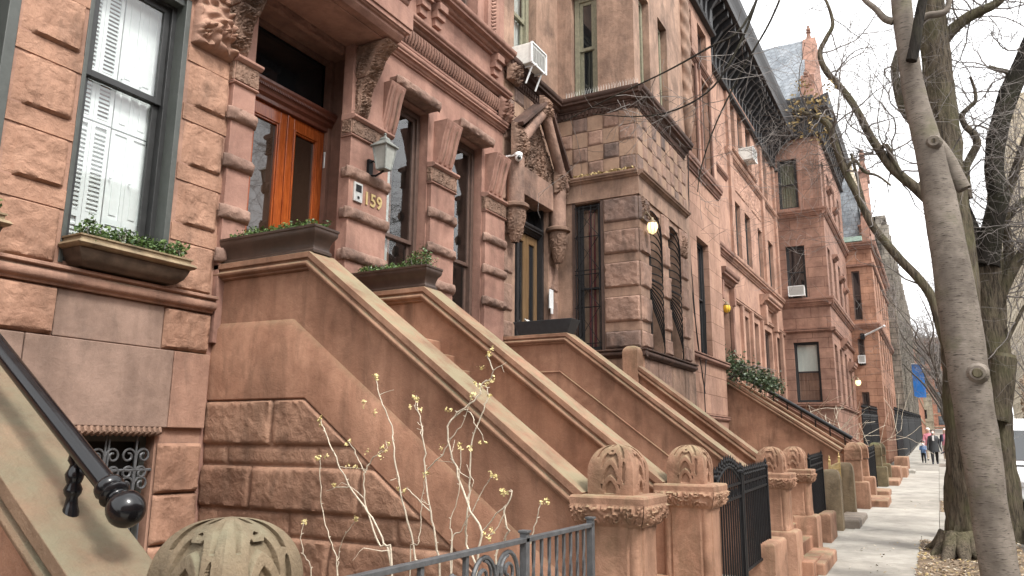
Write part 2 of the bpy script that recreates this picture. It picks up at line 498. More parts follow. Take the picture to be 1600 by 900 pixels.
def froll(mb, Fc, u0, u1, zc, h, out, mi=0, o=0.0, amp=.25, res=.03, wrap=0.0):
    """rough stone roll: half round band with a pitted broken face"""
    SEED[0] += 1
    sd = V((SEED[0]*2.1, 3.3, SEED[0]))
    nu = max(6, int((u1-u0)/res))
    def fn(a, b):
        t = b*PI
        u = u0+(u1-u0)*a
        e = min(1, min(a, 1-a)*(u1-u0)/.05+.25)
        r = 1+amp*fr(V((u, zc+b*.5, 0))+sd, 9, 4)
        return Fc.pt(u, o-.01+out*math.sin(t)**.6*r*e, zc-h/2*math.cos(t)*(.85+.15*r))
    mb.grid(fn, nu, 9, mi)
    for ue in (u0, u1):
        pts = [Fc.pt(ue, o-.01+out*.25*math.sin(k*PI/8)**.6, zc-h/2*math.cos(k*PI/8)*.9) for k in range(9)]
        mb.add(pts, [list(range(9))], mi)

def fmould(mb, Fc, u0, u1, z, prof, mi=0, mit0=False, mit1=False):
    """moulding of a closed (out, dz) profile run along a wall; mit: outside mitre at that end"""
    mb.loft([[Fc.pt(u0-(q[0] if mit0 else 0), q[0], z+q[1]) for q in prof],
             [Fc.pt(u1+(q[0] if mit1 else 0), q[0], z+q[1]) for q in prof]], mi)

def prof_cornice(o, h, back=-.03):
    p = [(back, 0), (o*.22, 0), (o*.25, h*.1)]
    for k in range(5):
        t = k/4*PI/2
        p.append((o*(.25+.25*math.sin(t)), h*(.12+.25*(1-math.cos(t)))))
    p += [(o*.55, h*.42), (o*.82, h*.45), (o*.82, h*.62)]
    for k in range(5):
        t = k/4*PI/2
        p.append((o*(.84+.16*math.sin(t)), h*(.64+.24*(1-math.cos(t)))))
    p += [(o, h), (back, h*1.04)]
    return p

def prof_sill(o, h, back=-.03):
    p = [(back, 0), (o*.45, 0), (o*.5, h*.12)]
    for k in range(7):
        t = -PI/2+k/6*PI
        p.append((o*(.62+.26*math.cos(t)), h*(.42+.27*math.sin(t))))
    p += [(o*.72, h*.74), (o, h*.77), (o, h*.94), (back, h)]
    return p

def scroll(u, v, s=.16, sd=0):
    """acanthus-like scrollwork height 0..1"""
    cu_, cv_ = math.floor(u/s), math.floor(v/s)
    best = 0
    for i in (-1, 0, 1):
        for j in (-1, 0, 1):
            a, b = cu_+i, cv_+j
            rnd = noise.cell(V((a*1.7+sd, b*2.3+.5, sd)))
            cx, cy = (a+.5+.22*math.sin(a*3.1+b)), (b+.5+.22*math.cos(a+b*2.7))
            dx, dy = u/s-cx, v/s-cy
            r = math.hypot(dx, dy)
            if r > .85: continue
            th = math.atan2(dy, dx)*(1 if (a+b) % 2 else -1)
            w = max(0, 1-r/.85)
            h = (.5+.5*math.sin(th+8.5*math.log(r+.16)+rnd*6))*min(1, w*2.4)
            h = h*(.72+.28*math.sin(th*9+r*14))
            best = max(best, h)
    return best

def fcarve(mb, Fc, u0, u1, z0, z1, o, depth, s=.14, mi=0, res=.011, bulge=0.0, sd=None):
    sd = random.random()*9 if sd is None else sd
    nu = max(6, min(90, int((u1-u0)/res))); nv = max(6, min(90, int((z1-z0)/res)))
    def fn(a, b):
        u = u0+(u1-u0)*a; z = z0+(z1-z0)*b
        if a in (0, 1) or b in (0, 1): return Fc.pt(u, o-.04, z)
        e = min(1, min(a, 1-a)*(u1-u0)/.02, min(b, 1-b)*(z1-z0)/.02)
        return Fc.pt(u, o+e*(depth*scroll(u+sd*3, z, s, sd)+bulge*math.sin(b*PI)*math.sin(a*PI)**.5), z)
    mb.grid(fn, nu, nv, mi)

def sqloft(mb, cx, cy, rows, disp=None, nt=1, mi=0, top=True, bottom=False):
    """square-section loft, rows of (half x, half y, z); disp(side, t, i) pushes each face outward"""
    for side in range(4):
        def fn(a, b):
            i = b*(len(rows)-1); i0 = min(int(i+1e-6), len(rows)-1)
            hx, hy, z = rows[i0]
            t = a*2-1
            d = disp(side, t, i0) if disp else 0
            if side == 0: return V((cx-hx-d, cy-t*hy, z))
            if side == 1: return V((cx+t*hx, cy-hy-d, z))
            if side == 2: return V((cx+hx+d, cy+t*hy, z))
            return V((cx-t*hx, cy+hy+d, z))
        mb.grid(fn, nt, len(rows)-1, mi)
    for do, i in ((top, -1), (bottom, 0)):
        if do:
            hx, hy, z = rows[i]
            mb.quad(V((cx-hx, cy-hy, z)), V((cx+hx, cy-hy, z)), V((cx+hx, cy+hy, z)), V((cx-hx, cy+hy, z)), mi)

# ------------------------------------------------------------------ objects
BASE = {}
def mesh_of(name, mb, mats, base, bevel=0, smooth=None):
    me = bpy.data.meshes.new(name)
    me.from_pydata([tuple(V(v)-base) for v in mb.v], [], mb.f)
    for k in (mats if isinstance(mats, (list, tuple)) else [mats]):
        me.materials.append(MATS[k])
    me.polygons.foreach_set('material_index', mb.m)
    bm = bmesh.new(); bm.from_mesh(me)
    bmesh.ops.recalc_face_normals(bm, faces=bm.faces)
    bm.to_mesh(me); bm.free()
    me.validate()
    if smooth is not None:
        me.polygons.foreach_set('use_smooth', [True]*len(me.polygons))
        me.set_sharp_from_angle(angle=R(smooth))
    me.update()
    return me

def finish(o, bevel):
    if bevel:
        b = o.modifiers.new('bevel', 'BEVEL')
        b.width = bevel; b.segments = 2; b.limit_method = 'ANGLE'; b.angle_limit = R(40)
        b.harden_normals = False

def thing(name, label, cat, loc, group=None):
    o = bpy.data.objects.new(name, None)
    o.empty_display_size = .2
    COL.objects.link(o)
    o.location = loc
    o['label'] = label; o['category'] = cat
    if group: o['group'] = group
    BASE[o.name] = V(loc)
    return o

SPLIT = {'rock_faced_block', 'rough_stone_roll', 'carved_ornament', 'sill_course', 'string_course', 'pilaster', 'chequer_block', 'window_lintel',
         'lintel_band', 'dark_cornice', 'door_gable', 'carved_boss', 'entablature', 'gadroon_band', 'carved_end_block', 'carved_panel', 'rope_pilaster', 'door_frame',
         'gable_coping', 'bracketed_cornice', 'gable', 'scroll_work', 'baluster', 'headlight', 'casing', 'shutter', 'twisted_bar', 'post', 'buttress', 'cornice', 'hinge', 'knot', 'door', 'bough', 'rail', 'speaker', 'bud', 'seed_pod'}
def clusters(mb, gap=.03):
    """pieces of a mesh that stand apart from one another"""
    par = list(range(len(mb.v)))
    def find(i):
        while par[i] != i:
            par[i] = par[par[i]]; i = par[i]
        return i
    for f in mb.f:
        a = find(f[0])
        for i in f[1:]:
            b = find(i)
            if a != b: par[b] = a
    box = {}
    for i, v in enumerate(mb.v):
        r = find(i)
        b = box.get(r)
        if b is None: box[r] = [v.x, v.y, v.z, v.x, v.y, v.z]
        else:
            b[0] = min(b[0], v.x); b[1] = min(b[1], v.y); b[2] = min(b[2], v.z); b[3] = max(b[3], v.x); b[4] = max(b[4], v.y); b[5] = max(b[5], v.z)
    ks = list(box)
    grp = {k: k for k in ks}
    def fg(k):
        while grp[k] != k: k = grp[k]
        return k
    for i, a in enumerate(ks):
        A = box[a]
        for b in ks[i+1:]:
            B = box[b]
            if all(A[q]-gap <= B[q+3] and B[q]-gap <= A[q+3] for q in range(3)):
                ra, rb = fg(a), fg(b)
                if ra != rb: grp[rb] = ra
    root = [fg(find(i)) for i in range(len(mb.v))]
    out = {}
    for f, mi in zip(mb.f, mb.m):
        out.setdefault(root[f[0]], []).append((f, mi))
    res = []
    for fs in out.values():
        q = MB(); mp = {}
        for f, mi in fs:
            g = []
            for i in f:
                if i not in mp: mp[i] = len(q.v); q.v.append(mb.v[i])
                g.append(mp[i])
            q.f.append(g); q.m.append(mi)
        res.append(q)
    return res

def part(name, mb, mats, parent, bevel=0, smooth=None, label=None, whole=False):
    if name in SPLIT and not whole:
        cs = clusters(mb)
        if 1 < len(cs) <= 60:
            o = None
            for q in cs: o = part(name, q, mats, parent, bevel, smooth, label, True)
            return o
    base = BASE[parent.name]
    o = bpy.data.objects.new(name, mesh_of(name, mb, mats, base, bevel, smooth))
    COL.objects.link(o)
    o.parent = parent
    BASE[o.name] = base
    finish(o, bevel)
    if label: o['label'] = label
    return o

def solo(name, mb, mats, label, cat, loc, group=None, bevel=0, smooth=None, kind=None):
    o = bpy.data.objects.new(name, mesh_of(name, mb, mats, V(loc), bevel, smooth))
    COL.objects.link(o)
    o.location = loc
    BASE[o.name] = V(loc)
    if label: o['label'] = label
    if cat: o['category'] = cat
    if group: o['group'] = group
    if kind: o['kind'] = kind
    finish(o, bevel)
    return o

def dup(o, loc, label=None, parent=None):
    c = o.copy(); COL.objects.link(c)
    if parent is None:
        c.location = loc
        if label: c['label'] = label
    else: c.parent = parent
    for ch in o.children: dup(ch, None, None, c)
    return c

def struct(name, mb, mats, loc=(0, 0, 0), smooth=None):
    return solo(name, mb, mats, None, None, loc, smooth=smooth, kind='structure')

def window(house, Fc, u0, u1, z0, z1, rec=.16, fw=.06, col='frame_dark', glass='glass', inside=None, split=.5, casing=0, room=True, grey_jamb=None):
    """double hung sash window set back in its opening"""
    mb = MB()
    o = -rec
    fbox(mb, Fc, u0, u0+fw, o-.10, o, z0, z1); fbox(mb, Fc, u1-fw, u1, o-.10, o, z0, z1)
    fbox(mb, Fc, u0+fw, u1-fw, o-.10, o, z1-fw, z1); fbox(mb, Fc, u0+fw, u1-fw, o-.10, o+.03, z0, z0+fw*.8)
    zm = z0+(z1-z0)*split
    s = fw*.75
    for za, zb, oo in ((z0+fw*.8, zm+s/2, o-.075), (zm-s/2, z1-fw, o-.035)):
        fbox(mb, Fc, u0+fw, u0+fw+s, oo-.035, oo, za, zb); fbox(mb, Fc, u1-fw-s, u1-fw, oo-.035, oo, za, zb)
        fbox(mb, Fc, u0+fw+s, u1-fw-s, oo-.035, oo, za, za+s); fbox(mb, Fc, u0+fw+s, u1-fw-s, oo-.035, oo, zb-s, zb)
    w = part('window', mb, col, house, bevel=.004)
    g = MB()
    for za, zb, oo in ((z0+fw*.8+s, zm-s/2, o-.092), (zm+s/2, z1-fw-s, o-.052)):
        g.quad(Fc.pt(u0+fw+s, oo, za), Fc.pt(u1-fw-s, oo, za), Fc.pt(u1-fw-s, oo, zb), Fc.pt(u0+fw+s, oo, zb))
    part('pane', g, glass, w)
    if inside:
        c = MB()
        a0, a1 = u0+fw, u1-fw
        if inside[0] == 'blind':
            zb = z0+(z1-z0)*inside[1]
            fbox(c, Fc, a0, a1, o-.17, o-.16, zb, z1); part('blind', c, inside[2], w)
        else:
            for q0, q1 in inside[1]:
                ua, ub = a0+(a1-a0)*q0, a0+(a1-a0)*q1
                c.grid(lambda a, b: Fc.pt(ua+(ub-ua)*a, o-.15+.02*math.sin(a*(ub-ua)*60+b), z0+(z1-z0)*b), max(8, int((ub-ua)*60)), 4)
            part('curtain', c, inside[2], w, smooth=60)
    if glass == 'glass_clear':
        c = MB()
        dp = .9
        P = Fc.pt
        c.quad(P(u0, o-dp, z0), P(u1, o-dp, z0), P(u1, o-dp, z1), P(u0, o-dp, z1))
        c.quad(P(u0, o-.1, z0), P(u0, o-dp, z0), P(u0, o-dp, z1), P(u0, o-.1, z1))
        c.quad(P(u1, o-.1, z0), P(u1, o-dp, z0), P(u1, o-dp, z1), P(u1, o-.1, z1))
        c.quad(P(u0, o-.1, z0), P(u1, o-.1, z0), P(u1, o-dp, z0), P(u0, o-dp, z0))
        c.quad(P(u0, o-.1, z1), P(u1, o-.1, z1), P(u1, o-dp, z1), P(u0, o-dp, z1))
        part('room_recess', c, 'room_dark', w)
    return w
#@@SETTING
# ------------------------------------------------------------------ setting: ground, road, sidewalk
def gq(mb, x0, x1, y0, y1, dz=0.0, mi=0):
    mb.quad(V((x0, y0, gz(x0)+dz)), V((x1, y0, gz(x1)+dz)), V((x1, y1, gz(x1)+dz)), V((x0, y1, gz(x0)+dz)), mi)

g = MB()
gq(g, -80, 240, -120, 120, -.22)
g.quad(V((240, -1500, gz(240)-.22)), V((1500, -1500, gz(240)-.22)), V((1500, 1500, gz(240)-.22)), V((240, 1500, gz(240)-.22)))
struct('ground', g, 'asphalt')
g = MB(); gq(g, -60, 239, -10.2, -1.25, -.14); struct('road', g, 'asphalt')
g = MB()
gq(g, -60, 239, 1.55, 16, -.012)
struct('front_yard_path', g, 'concrete')
g = MB()
gq(g, -60, 239, -1.08, 1.6, -.022)
for yy0, yy1 in ((-1.25, -1.08), (-10.37, -10.2)):
    p = []
    x = -30
    while x < 150:
        L = random.uniform(1.6, 2.4)
        a, b = x+.004, x+L-.004
        g.hull([V((xx, yy, gz(xx)+zz)) for zz in (-.2, .004+random.uniform(-.004, .004)) for yy in (yy0, yy1) for xx in (a, b)])
        x += L
struct('kerb', g, 'bluestone')
g = MB(); gq(g, -60, 239, -13.5, -10.37, 0); struct('far_pavement', g, 'concrete')
PITS = [(11.0, 15.75, -1.0, .46), (20.7, 23.7, -1.0, .15), (40.6, 44, -1.0, -.38), (58, 61, -1.0, -.3)]
stone('concrete_pale', (.325, .31, .278), (.37, .355, .318), (.27, .256, .23), stain=(.18, .17, .15), stain_k=.3, bump=.15, streak=0)
stone('concrete_dim', (.265, .25, .223), (.31, .295, .262), (.21, .198, .175), stain=(.14, .13, .115), stain_k=.4, bump=.2, streak=0)
g = MB()
ys = [-1.075, .17, 1.62]
x = -8.0
while x < 130:
    L = 1.62 if x < 60 else 4
    cuts = ys if x > 16 else [-1.075, .455, 1.62]
    for a, b in zip(cuts, cuts[1:]):
        x0, x1, y0, y1 = x+.005, x+L-.005, a+.005, b-.005
        segs = [(x0, x1)]
        for P in PITS:
            if y0 < P[3]-.02:
                ns = []
                for s0, s1 in segs:
                    if s1 <= P[0] or s0 >= P[1]: ns.append((s0, s1)); continue
                    if s0 < P[0]-.05: ns.append((s0, P[0]))
                    if s1 > P[1]+.05: ns.append((P[1], s1))
                segs = ns
        mi = random.choice((0, 0, 1, 2))
        for s0, s1 in segs:
            t = [random.uniform(-.004, .004) for _ in range(4)]
            q = 0
            pts = [V((xx, yy, gz(xx)-.03)) for yy in (y0, y1) for xx in (s0, s1)]
            top = []
            for yy in (y0, y1):
                for xx in (s0, s1):
                    top.append(V((xx, yy, gz(xx)+t[q]))); q += 1
            g.hull(pts+top, mi)
    x += L
o = struct('sidewalk', g, ['concrete', 'concrete_pale', 'concrete_dim'])
finish(o, .006)

g = MB()
for P in PITS:
    def fn(a, b):
        xx = P[0]+(P[1]-P[0])*a; yy = P[2]+(P[3]-P[2])*b
        k = min(1, 4*min(a, 1-a))*min(1, 4*min(b, 1-b))
        return V((xx, yy, gz(xx)-.018+k*(.035+.05*fr(V((xx, yy, 0)), 2.2, 4)+.02*fr(V((xx, yy, 3)), 9, 3))))
    g.grid(fn, 60, 30)
solo('soil', g, 'soil', 'bare brown earth in the tree pits', 'soil', (0, 0, 0), kind='stuff', smooth=80)

g = MB()
rs = random.Random(3)
for i in range(5200):
    P = PITS[0] if i < 3900 else PITS[1] if i < 4700 else PITS[2]
    xx = rs.uniform(P[0], P[1]); yy = rs.uniform(P[2], P[3])
    if rs.random() < .022:
        yy = rs.choice((rs.uniform(.46, 1.4), rs.uniform(-1.2, 1.5)))
    inp = P[2] < yy < P[3]
    zz = gz(xx)+((.02+.05*fr(V((xx, yy, 0)), 2.2, 4)) if inp else .004)+rs.uniform(0, .012)
    s = rs.uniform(.008, .035); an = rs.uniform(0, 6.3)
    a = V((math.cos(an), math.sin(an), rs.uniform(-.5, .5)))*s
    b = V((-math.sin(an), math.cos(an), rs.uniform(-.5, .5)))*s*rs.uniform(.3, .8)
    c = V((xx, yy, zz))
    g.quad(c-a, c-b*.8, c+a, c+b, rs.choice((0, 0, 1, 2)))
solo('fallen_leaves', g, ['litter', 'dry_leaf', 'stem_pale'], 'dry fallen leaves scattered around the tree pits', 'leaves', (0, 0, 0), kind='stuff')

# ------------------------------------------------------------------ stoops
def tracery(U, Vv):
    """raised pointed-arch tracery: 1 on ribs and outside the panel, 0 in the sunk ground"""
    def arch(a, v0, k=.62):
        R0 = a*(1+k)
        if Vv < v0: return abs(U)-a
        return max(math.hypot(U+a*k, Vv-v0), math.hypot(U-a*k, Vv-v0))-R0
    def rib(d, w):
        t = abs(d)/(w*1.35)
        return max(0, 1-t*t*t*t)
    if arch(.80, .80) > 0 or Vv < .05: return 1.0
    h = rib(arch(.80, .80)+.04, .06)
    for a, v0 in ((.50, .80), (.42, .42), (.34, .06)):
        d = arch(a, v0)
        if Vv > v0-.06: h = max(h, rib(d, .085))
        if d < -.05 and Vv > v0: h = max(h, .0)
    for s_ in (-1, 1):
        q = math.hypot((U-s_*.63)/.11, (Vv-.72)/.42)
        if q < 1: h = max(0, min(h, .15)) if q < .8 else h
        elif abs(U) > .5 and Vv < 1.15: h = max(h, .75)
    if Vv < .8 and abs(abs(U)-.50) < .05: h = max(h, .9)
    if Vv > 1.28: h = max(h, rib(math.hypot(U*1.0, (Vv-1.42))-.13, .06), rib(abs(U)-.30+.4*(Vv-1.28), .06))
    return min(1, h)

def newel(st, x0, yc, zs, zg, style='slab', res=26):
    """square stone newel: base block, shaft with rolled corners, carved frieze, slab and traceried domed top"""
    cx = x0+.25
    mats = {'slab': 'pier_stone', 'moss': 'moss_stone', 'plain': 'pier_stone', 'dark': 'pier_dark'}[style]
    mb = MB()
    zb = zg+(.62 if style != 'moss' else .3)
    # base block, softly weathered
    sqloft(mb, cx+.01, yc-.02, [(.25, .29, zg-.3), (.25, .29, zb-.05), (.235, .275, zb-.012), (.20, .24, zb)])
    hs = .195
    rings = []
    def ring(k, z):
        r = []
        for qx, qy in ((-1, -1), (1, -1), (1, 1), (-1, 1)):
            cxx, cyy = cx+qx*(hs-.045)*k, yc+qy*(hs-.045+.02)*k
            base = math.atan2(qy, qx)
            pts = [V((cxx+.048*math.cos(base+a), cyy+.048*math.sin(base+a), z)) for a in (-1.5, -.9, -.3, .3, .9, 1.5)]
            ca, sa = math.cos(base), math.sin(base)
            t = V((-sa, ca, 0))
            pre = V((cxx, cyy, z))-t*.062+V((ca, sa, 0))*.012
            post = V((cxx, cyy, z))+t*.062+V((ca, sa, 0))*.012
            pre2 = pre-t*.02+V((ca, sa, 0))*0.0
            r += [pre]+pts+[post]
        return r
    zt = zs-.235
    if style in ('slab', 'moss'):
        mb.loft([ring(1.04, zb-.01), ring(1.04, zb+.03), ring(1, zb+.06), ring(1, zt-.03), ring(1.04, zt), ring(1.04, zt+.03)])
    else:
        zt = zs-.02
        sqloft(mb, cx, yc, [(.175, .175, zb-.02), (.165, .165, zt)])
    nw = part('newel_post', mb, mats, st, bevel=.008, smooth=40)
    if style in ('slab', 'moss'):
        fb = MB()
        rows = []
        for k in range(15):
            t = k/14
            rows.append((.205+.055*math.sin(t*PI*.62), .235+.04*math.sin(t*PI*.62), zt+.02+.155*t))
        sdv = random.random()*5
        def disp(side, t, i):
            if i in (0, 1, 13, 14) or abs(t) > .985: return .004
            return .034*scroll(t*.27+sdv+side, i*.011+.004, .088, sdv)
        sqloft(fb, cx, yc, rows, disp, nt=56)
        part('carved_frieze', fb, mats, nw, smooth=50)
        sl = MB()
        sqloft(sl, cx, yc, [(.225, .262, zs-.07), (.258, .278, zs-.064), (.26, .28, zs-.02), (.25, .27, zs-.004), (.19, .21, zs)], bottom=True)
        part('cap_slab', sl, mats if style == 'moss' else 'pier_stone', nw, bevel=.004)
        dw, dl, dh = .172, .172, .35
    else:
        dw, dl, dh = .19, .19, .42
    dm = MB()
    rows = []
    nr = int(res*1.25)
    s0 = dh*.42
    for k in range(nr+1):
        t = k/nr
        L = t*(s0+1.25*(dh-s0))
        if L < s0: w, z = 1, L
        else:
            ph = (L-s0)/(1.25*(dh-s0))*PI/2
            w, z = max(.03, math.cos(ph)**.82), s0+(dh-s0)*math.sin(ph)
        rows.append((dw*w, dl*w, zs-.001+z))
    def disp2(side, t, i):
        f = i/nr
        w = rows[i][0]/dw
        if style in ('plain', 'dark'):
            if .36 < f < .42: return -.012
            return -.010*(1-tracery(t*w*1.05, f*2.15)) if f > .42 else -.012*(1-scroll(t*w*.3+side, f*.5, .16, 1))
        q = max(0, min(1, (tracery(t*w*1.06, f*1.95)-.25)*2))
        return -.020*(1-q*q*(3-2*q))
    sqloft(dm, cx, yc, rows, disp2, nt=res)
    part('domed_top', dm, mats, nw, smooth=45)
    return nw

COPE = [(0, 0), (0, -.055), (.022, -.062), (.026, -.078), (.006, -.088), (-.004, -.105), (.002, -.124), (.024, -.134), (.045, -.138), (.045, -.155), (.085, -.166)]
def coping_sweep(mb, xa, w, path, mi_top=1):
    left = [(xa+a, b) for a, b in COPE]
    right = [(xa+w-a, b) for a, b in COPE][::-1]
    prof = left+right
    rings = []
    for i, (y, z) in enumerate(path):
        dirs = []
        if i > 0: dirs.append((V((0, path[i][0]-path[i-1][0], path[i][1]-path[i-1][1]))).normalized())
        if i < len(path)-1: dirs.append((V((0, path[i+1][0]-path[i][0], path[i+1][1]-path[i][1]))).normalized())
        nn = V((0, 0, 0))
        for d in dirs: nn += V((0, d.z, -d.y))       # upward normal (path runs towards -y)
        nn.normalize()
        k = 1/max(.5, nn.dot(V((0, dirs[0].z, -dirs[0].y))))
        rings.append([V((px, y, z))+nn*(pn*k) for px, pn in prof])
    mb.loft(rings)
    return mb

def slope_poly(path, off, ybot):
    y0 = path[0][0]
    p = [(y, z-off) for y, z in path]
    return p+[(path[-1][0], ybot), (path[0][0], ybot)]

def stoop(label, xs, yw, yl, zl, ye, ze, zs, style='slab', kind='band', tread0=None, paths=None, wall='stoop_orange', cope='coping_stone', group='brownstone stoops along the sidewalk', res=26, pier_y=2.09, styles=None, W=.35):
    st = thing('stoop', label, 'stoop', ((xs[0]+xs[1]+.42)/2, (yw+ye)/2, gz(xs[0])), group)
    slope = (zl-ze)/(yl-ye)
    for i, xa in enumerate(xs):
        path = [(yw, zl), (yl, zl), (ye, ze)]
        if paths and paths[i]: path = paths[i]
        zg = gz(xa)
        mb = MB()
        x0, x1 = xa+.085, xa+W-.085
        mb.prism(slope_poly(path, .15, zg-.3), 'x', x0, x1)
        def zc(y): return min(path[0][1], ze+slope*(y-ye))
        if kind == 'rock' and i == 0:
            # raised string band with a weathered top, rock-faced ashlar below it
            top = [(yw, zl-.58), (yl+.22, zl-.6), (ye+.0, zl-.6-.74*(yl+.22-ye))]
            low = [(ye+.0, zl-1.37-.726*(yl-ye)), (yl, zl-1.37), (yw, zl-1.37)]
            poly = top+low
            k = [(y, z-.085 if j < 3 else z) for j, (y, z) in enumerate(poly)]
            mb.loft([[V((x0+.01, y, z)) for y, z in poly], [V((x0-.035, y, z)) for y, z in k]])
        elif kind == 'band':
            pts = [(yw, zl-.60), (yl+.15, zl-.60), (ye, zl-.60-slope*.98*(yl+.15-ye))]
            lo = [(y, z-.03) for y, z in pts]
            mb.loft([[V((x0+.01, y, z)) for y, z in pts+lo[::-1]], [V((x0-.016, y, z)) for y, z in pts+lo[::-1]]])
        part('side_wall', mb, wall, st, bevel=.012, smooth=35)
        if kind == 'rock' and i == 0:
            rb = MB()
            Fx = Face('x', x0)
            zz = [zl-1.37, zl-1.80, zl-1.98, zl-2.38, zl-2.59, zl-3.0, zl-3.2, zl-3.65]
            for j, (zt, zb) in enumerate(zip(zz, zz[1:])):
                yend = (lambda z: max(ye+.05, yl-(zl-1.37-z)/.726+.01))
                fbox(rb, Fx, yend(zt), yw, -.02, .006, zb, zt)
                joints_ = [yw]+[yw-q for q in {0: (.92,), 1: (.35, 1.5), 2: (.7, 2.0), 3: (1.2, 2.4), 4: (.6, 1.7), 5: (1.1,), 6: (.8, 2.1)}[j]]
                for n_, a in enumerate(joints_):
                    b = joints_[n_+1] if n_+1 < len(joints_) else None
                    lo_ = (lambda z, b=b: max(b, yend(z))) if b is not None else yend
                    if b is not None and b < yend(zt): lo_ = yend
                    if a < yend(zb)+.1: continue
                    frock(rb, Fx, lo_, a, zb, zt, (.05 if j % 2 == 0 else .016), o=.008, edge=.045, res=.026)
                    if b is not None and b < yend(zt): break
            part('rock_faced_ashlar', rb, 'stoop_rock', st, smooth=60)
        cb = MB()
        coping_sweep(cb, xa, W, path)
        part('coping', cb, cope, st, smooth=32, bevel=.004)
        newel(st, xa-.02, pier_y, zs, zg, (styles[i] if styles else style), res)
    # steps
    sb = MB()
    x0, x1 = xs[0]+.3, xs[1]+.12
    zt = zl-.62
    zg = gz((x0+x1)/2)
    n = max(6, int(round((zt-zg)/.175)))
    rise = (zt-zg)/n
    run = (yl-1.85)/(n-1)
    for k in range(n):
        ytop = yl-run*(n-1-k)
        y1 = yw+.5 if k == n-1 else ytop+run+.02
        sb.box(x0, x1, ytop-run if k < n-1 else ytop-run, y1, zg+rise*k-(.3 if k == 0 else .02), zg+rise*(k+1)-.001*k)
    part('steps', sb, 'stoop_orange', st, bevel=.015)
    return st

ST0 = stoop('foreground brownstone stoop with pale worn coping, black handrail and big mossy domed newel', (-.22, 1.64), 6.34, 5.05, 3.21, 2.33, 1.44, 1.45, style="moss", kind="band", res=120, cope="coping_fore", W=.33, wall="stoop_rock")
ST1 = stoop('stoop with rough stone side blocks and pale coping, leading to the orange double door', (5.20, 7.06), 6.36, 5.05, 3.80, 2.28, 1.70, 1.69, kind='rock', res=56)
ST2 = stoop('smooth orange stoop rising beside the chequered bay, with a black box on its landing', (11.06, 13.00), 6.36, 5.10, 3.78, 2.32, 1.67, 1.67, kind='band', res=30,
            paths=[None, [(4.66, 3.447), (2.32, 1.67)]])
ST3 = stoop('stoop with plain domed newels and an ivy bush at its head, past the chequered bay', (20.75, 22.75), 5.35, 4.9, 3.80, 2.15, 1.95, 1.70, style='plain', kind='none', pier_y=1.92, res=20)
ST4 = stoop('furthest stoop with dark mossy newels, in front of the projecting bay', (27.9, 29.9), 5.35, 4.9, 3.7, 2.15, 1.95, 1.72, style='dark', kind='none', pier_y=1.9, res=16, cope='brown_trim')
# short round-topped post where the inner coping of the middle stoop dies against the bay
pm = MB()
rows = [(.20, .14, 2.9), (.20, .14, 3.62)]+[(.20*math.cos(k*PI/14)**.7+.004, .14*math.cos(k*PI/14)**.7+.004, 3.62+.16*math.sin(k*PI/14)) for k in range(1, 8)]
sqloft(pm, 13.18, 4.74, rows)
part('end_post', pm, 'pier_stone', ST2, smooth=40, bevel=.006)
# worn step slabs at the foot of the stoops
for st, x0, x1, y0 in ((ST1, 5.7, 7.05, 1.55), (ST2, 11.6, 12.98, 1.52), (ST3, 21.2, 22.7, 1.25), (ST4, 28.3, 29.9, 1.3)):
    mb = MB(); mb.hull([V((x, y, gz(x)+z)) for z in (-.2, .16) for y in (y0, 1.9) for x in (x0, x1)])
    part('bottom_step', mb, 'pier_stone', st, bevel=.03)

# handrail on the foreground stoop
hr = thing('handrail', 'glossy black iron handrail with ball end on the foreground coping', 'handrail', (1.85, 2.6, 1.6))
mb = MB()
zline = lambda y: 1.44+(y-2.33)*.651
def hp(y): return V((1.80, y, zline(y)+.232))
mb.tube([hp(2.64), hp(6.2)], .037, 16)
part('rail', mb, 'black_gloss', hr, smooth=50)
mb = MB()
d = (hp(2)-hp(3)).normalized()
e = hp(2.64)
def along(prof, n=20):
    a = d.orthogonal().normalized(); b = d.cross(a)
    mb.loft([[e+d*t+(a*math.cos(k*2*PI/n)+b*math.sin(k*2*PI/n))*r for k in range(n)] for t, r in prof])
along([(-.03, .037), (-.02, .05), (-.005, .053), (.01, .045), (.015, .040), (.022, .05), (.034, .055), (.046, .048), (.05, .036), (.056, .036)]+[(.118-.068*math.cos(t*PI/12), max(.003, .066*math.sin(t*PI/12))) for t in range(2, 13)])
part('ball_end', mb, 'black_gloss', hr, smooth=50)
for yy in (2.86, 4.6):
    mb = MB()
    zb = zline(yy)
    mb.lathe((1.80, yy, zb), [(.03, -.05), (.03, .0), (.024, .02), (.02, .05), (.03, .065), (.033, .08), (.024, .1), (.03, .115), (.034, .135), (.024, .155), (.02, .17), (.03, .185), (.026, .21), (.02, .25)], 14)
    part('baluster', mb, 'black_gloss', hr, smooth=50)
#@@HOUSES
# ------------------------------------------------------------------ houses
def quoin_stack(mb, Fc, u0, u1, zs_, depth, mi=0, narrow_mi=None, margin=(.1, .02), o=0.0):
    """rock-faced blocks (tall courses) with smooth narrow courses between; zs_ = list of (z0, z1) of the rock courses"""
    for a, b in zs_:
        frock(mb, Fc, u0, u1, a, b, depth, o=o, mi=mi, margin=margin)

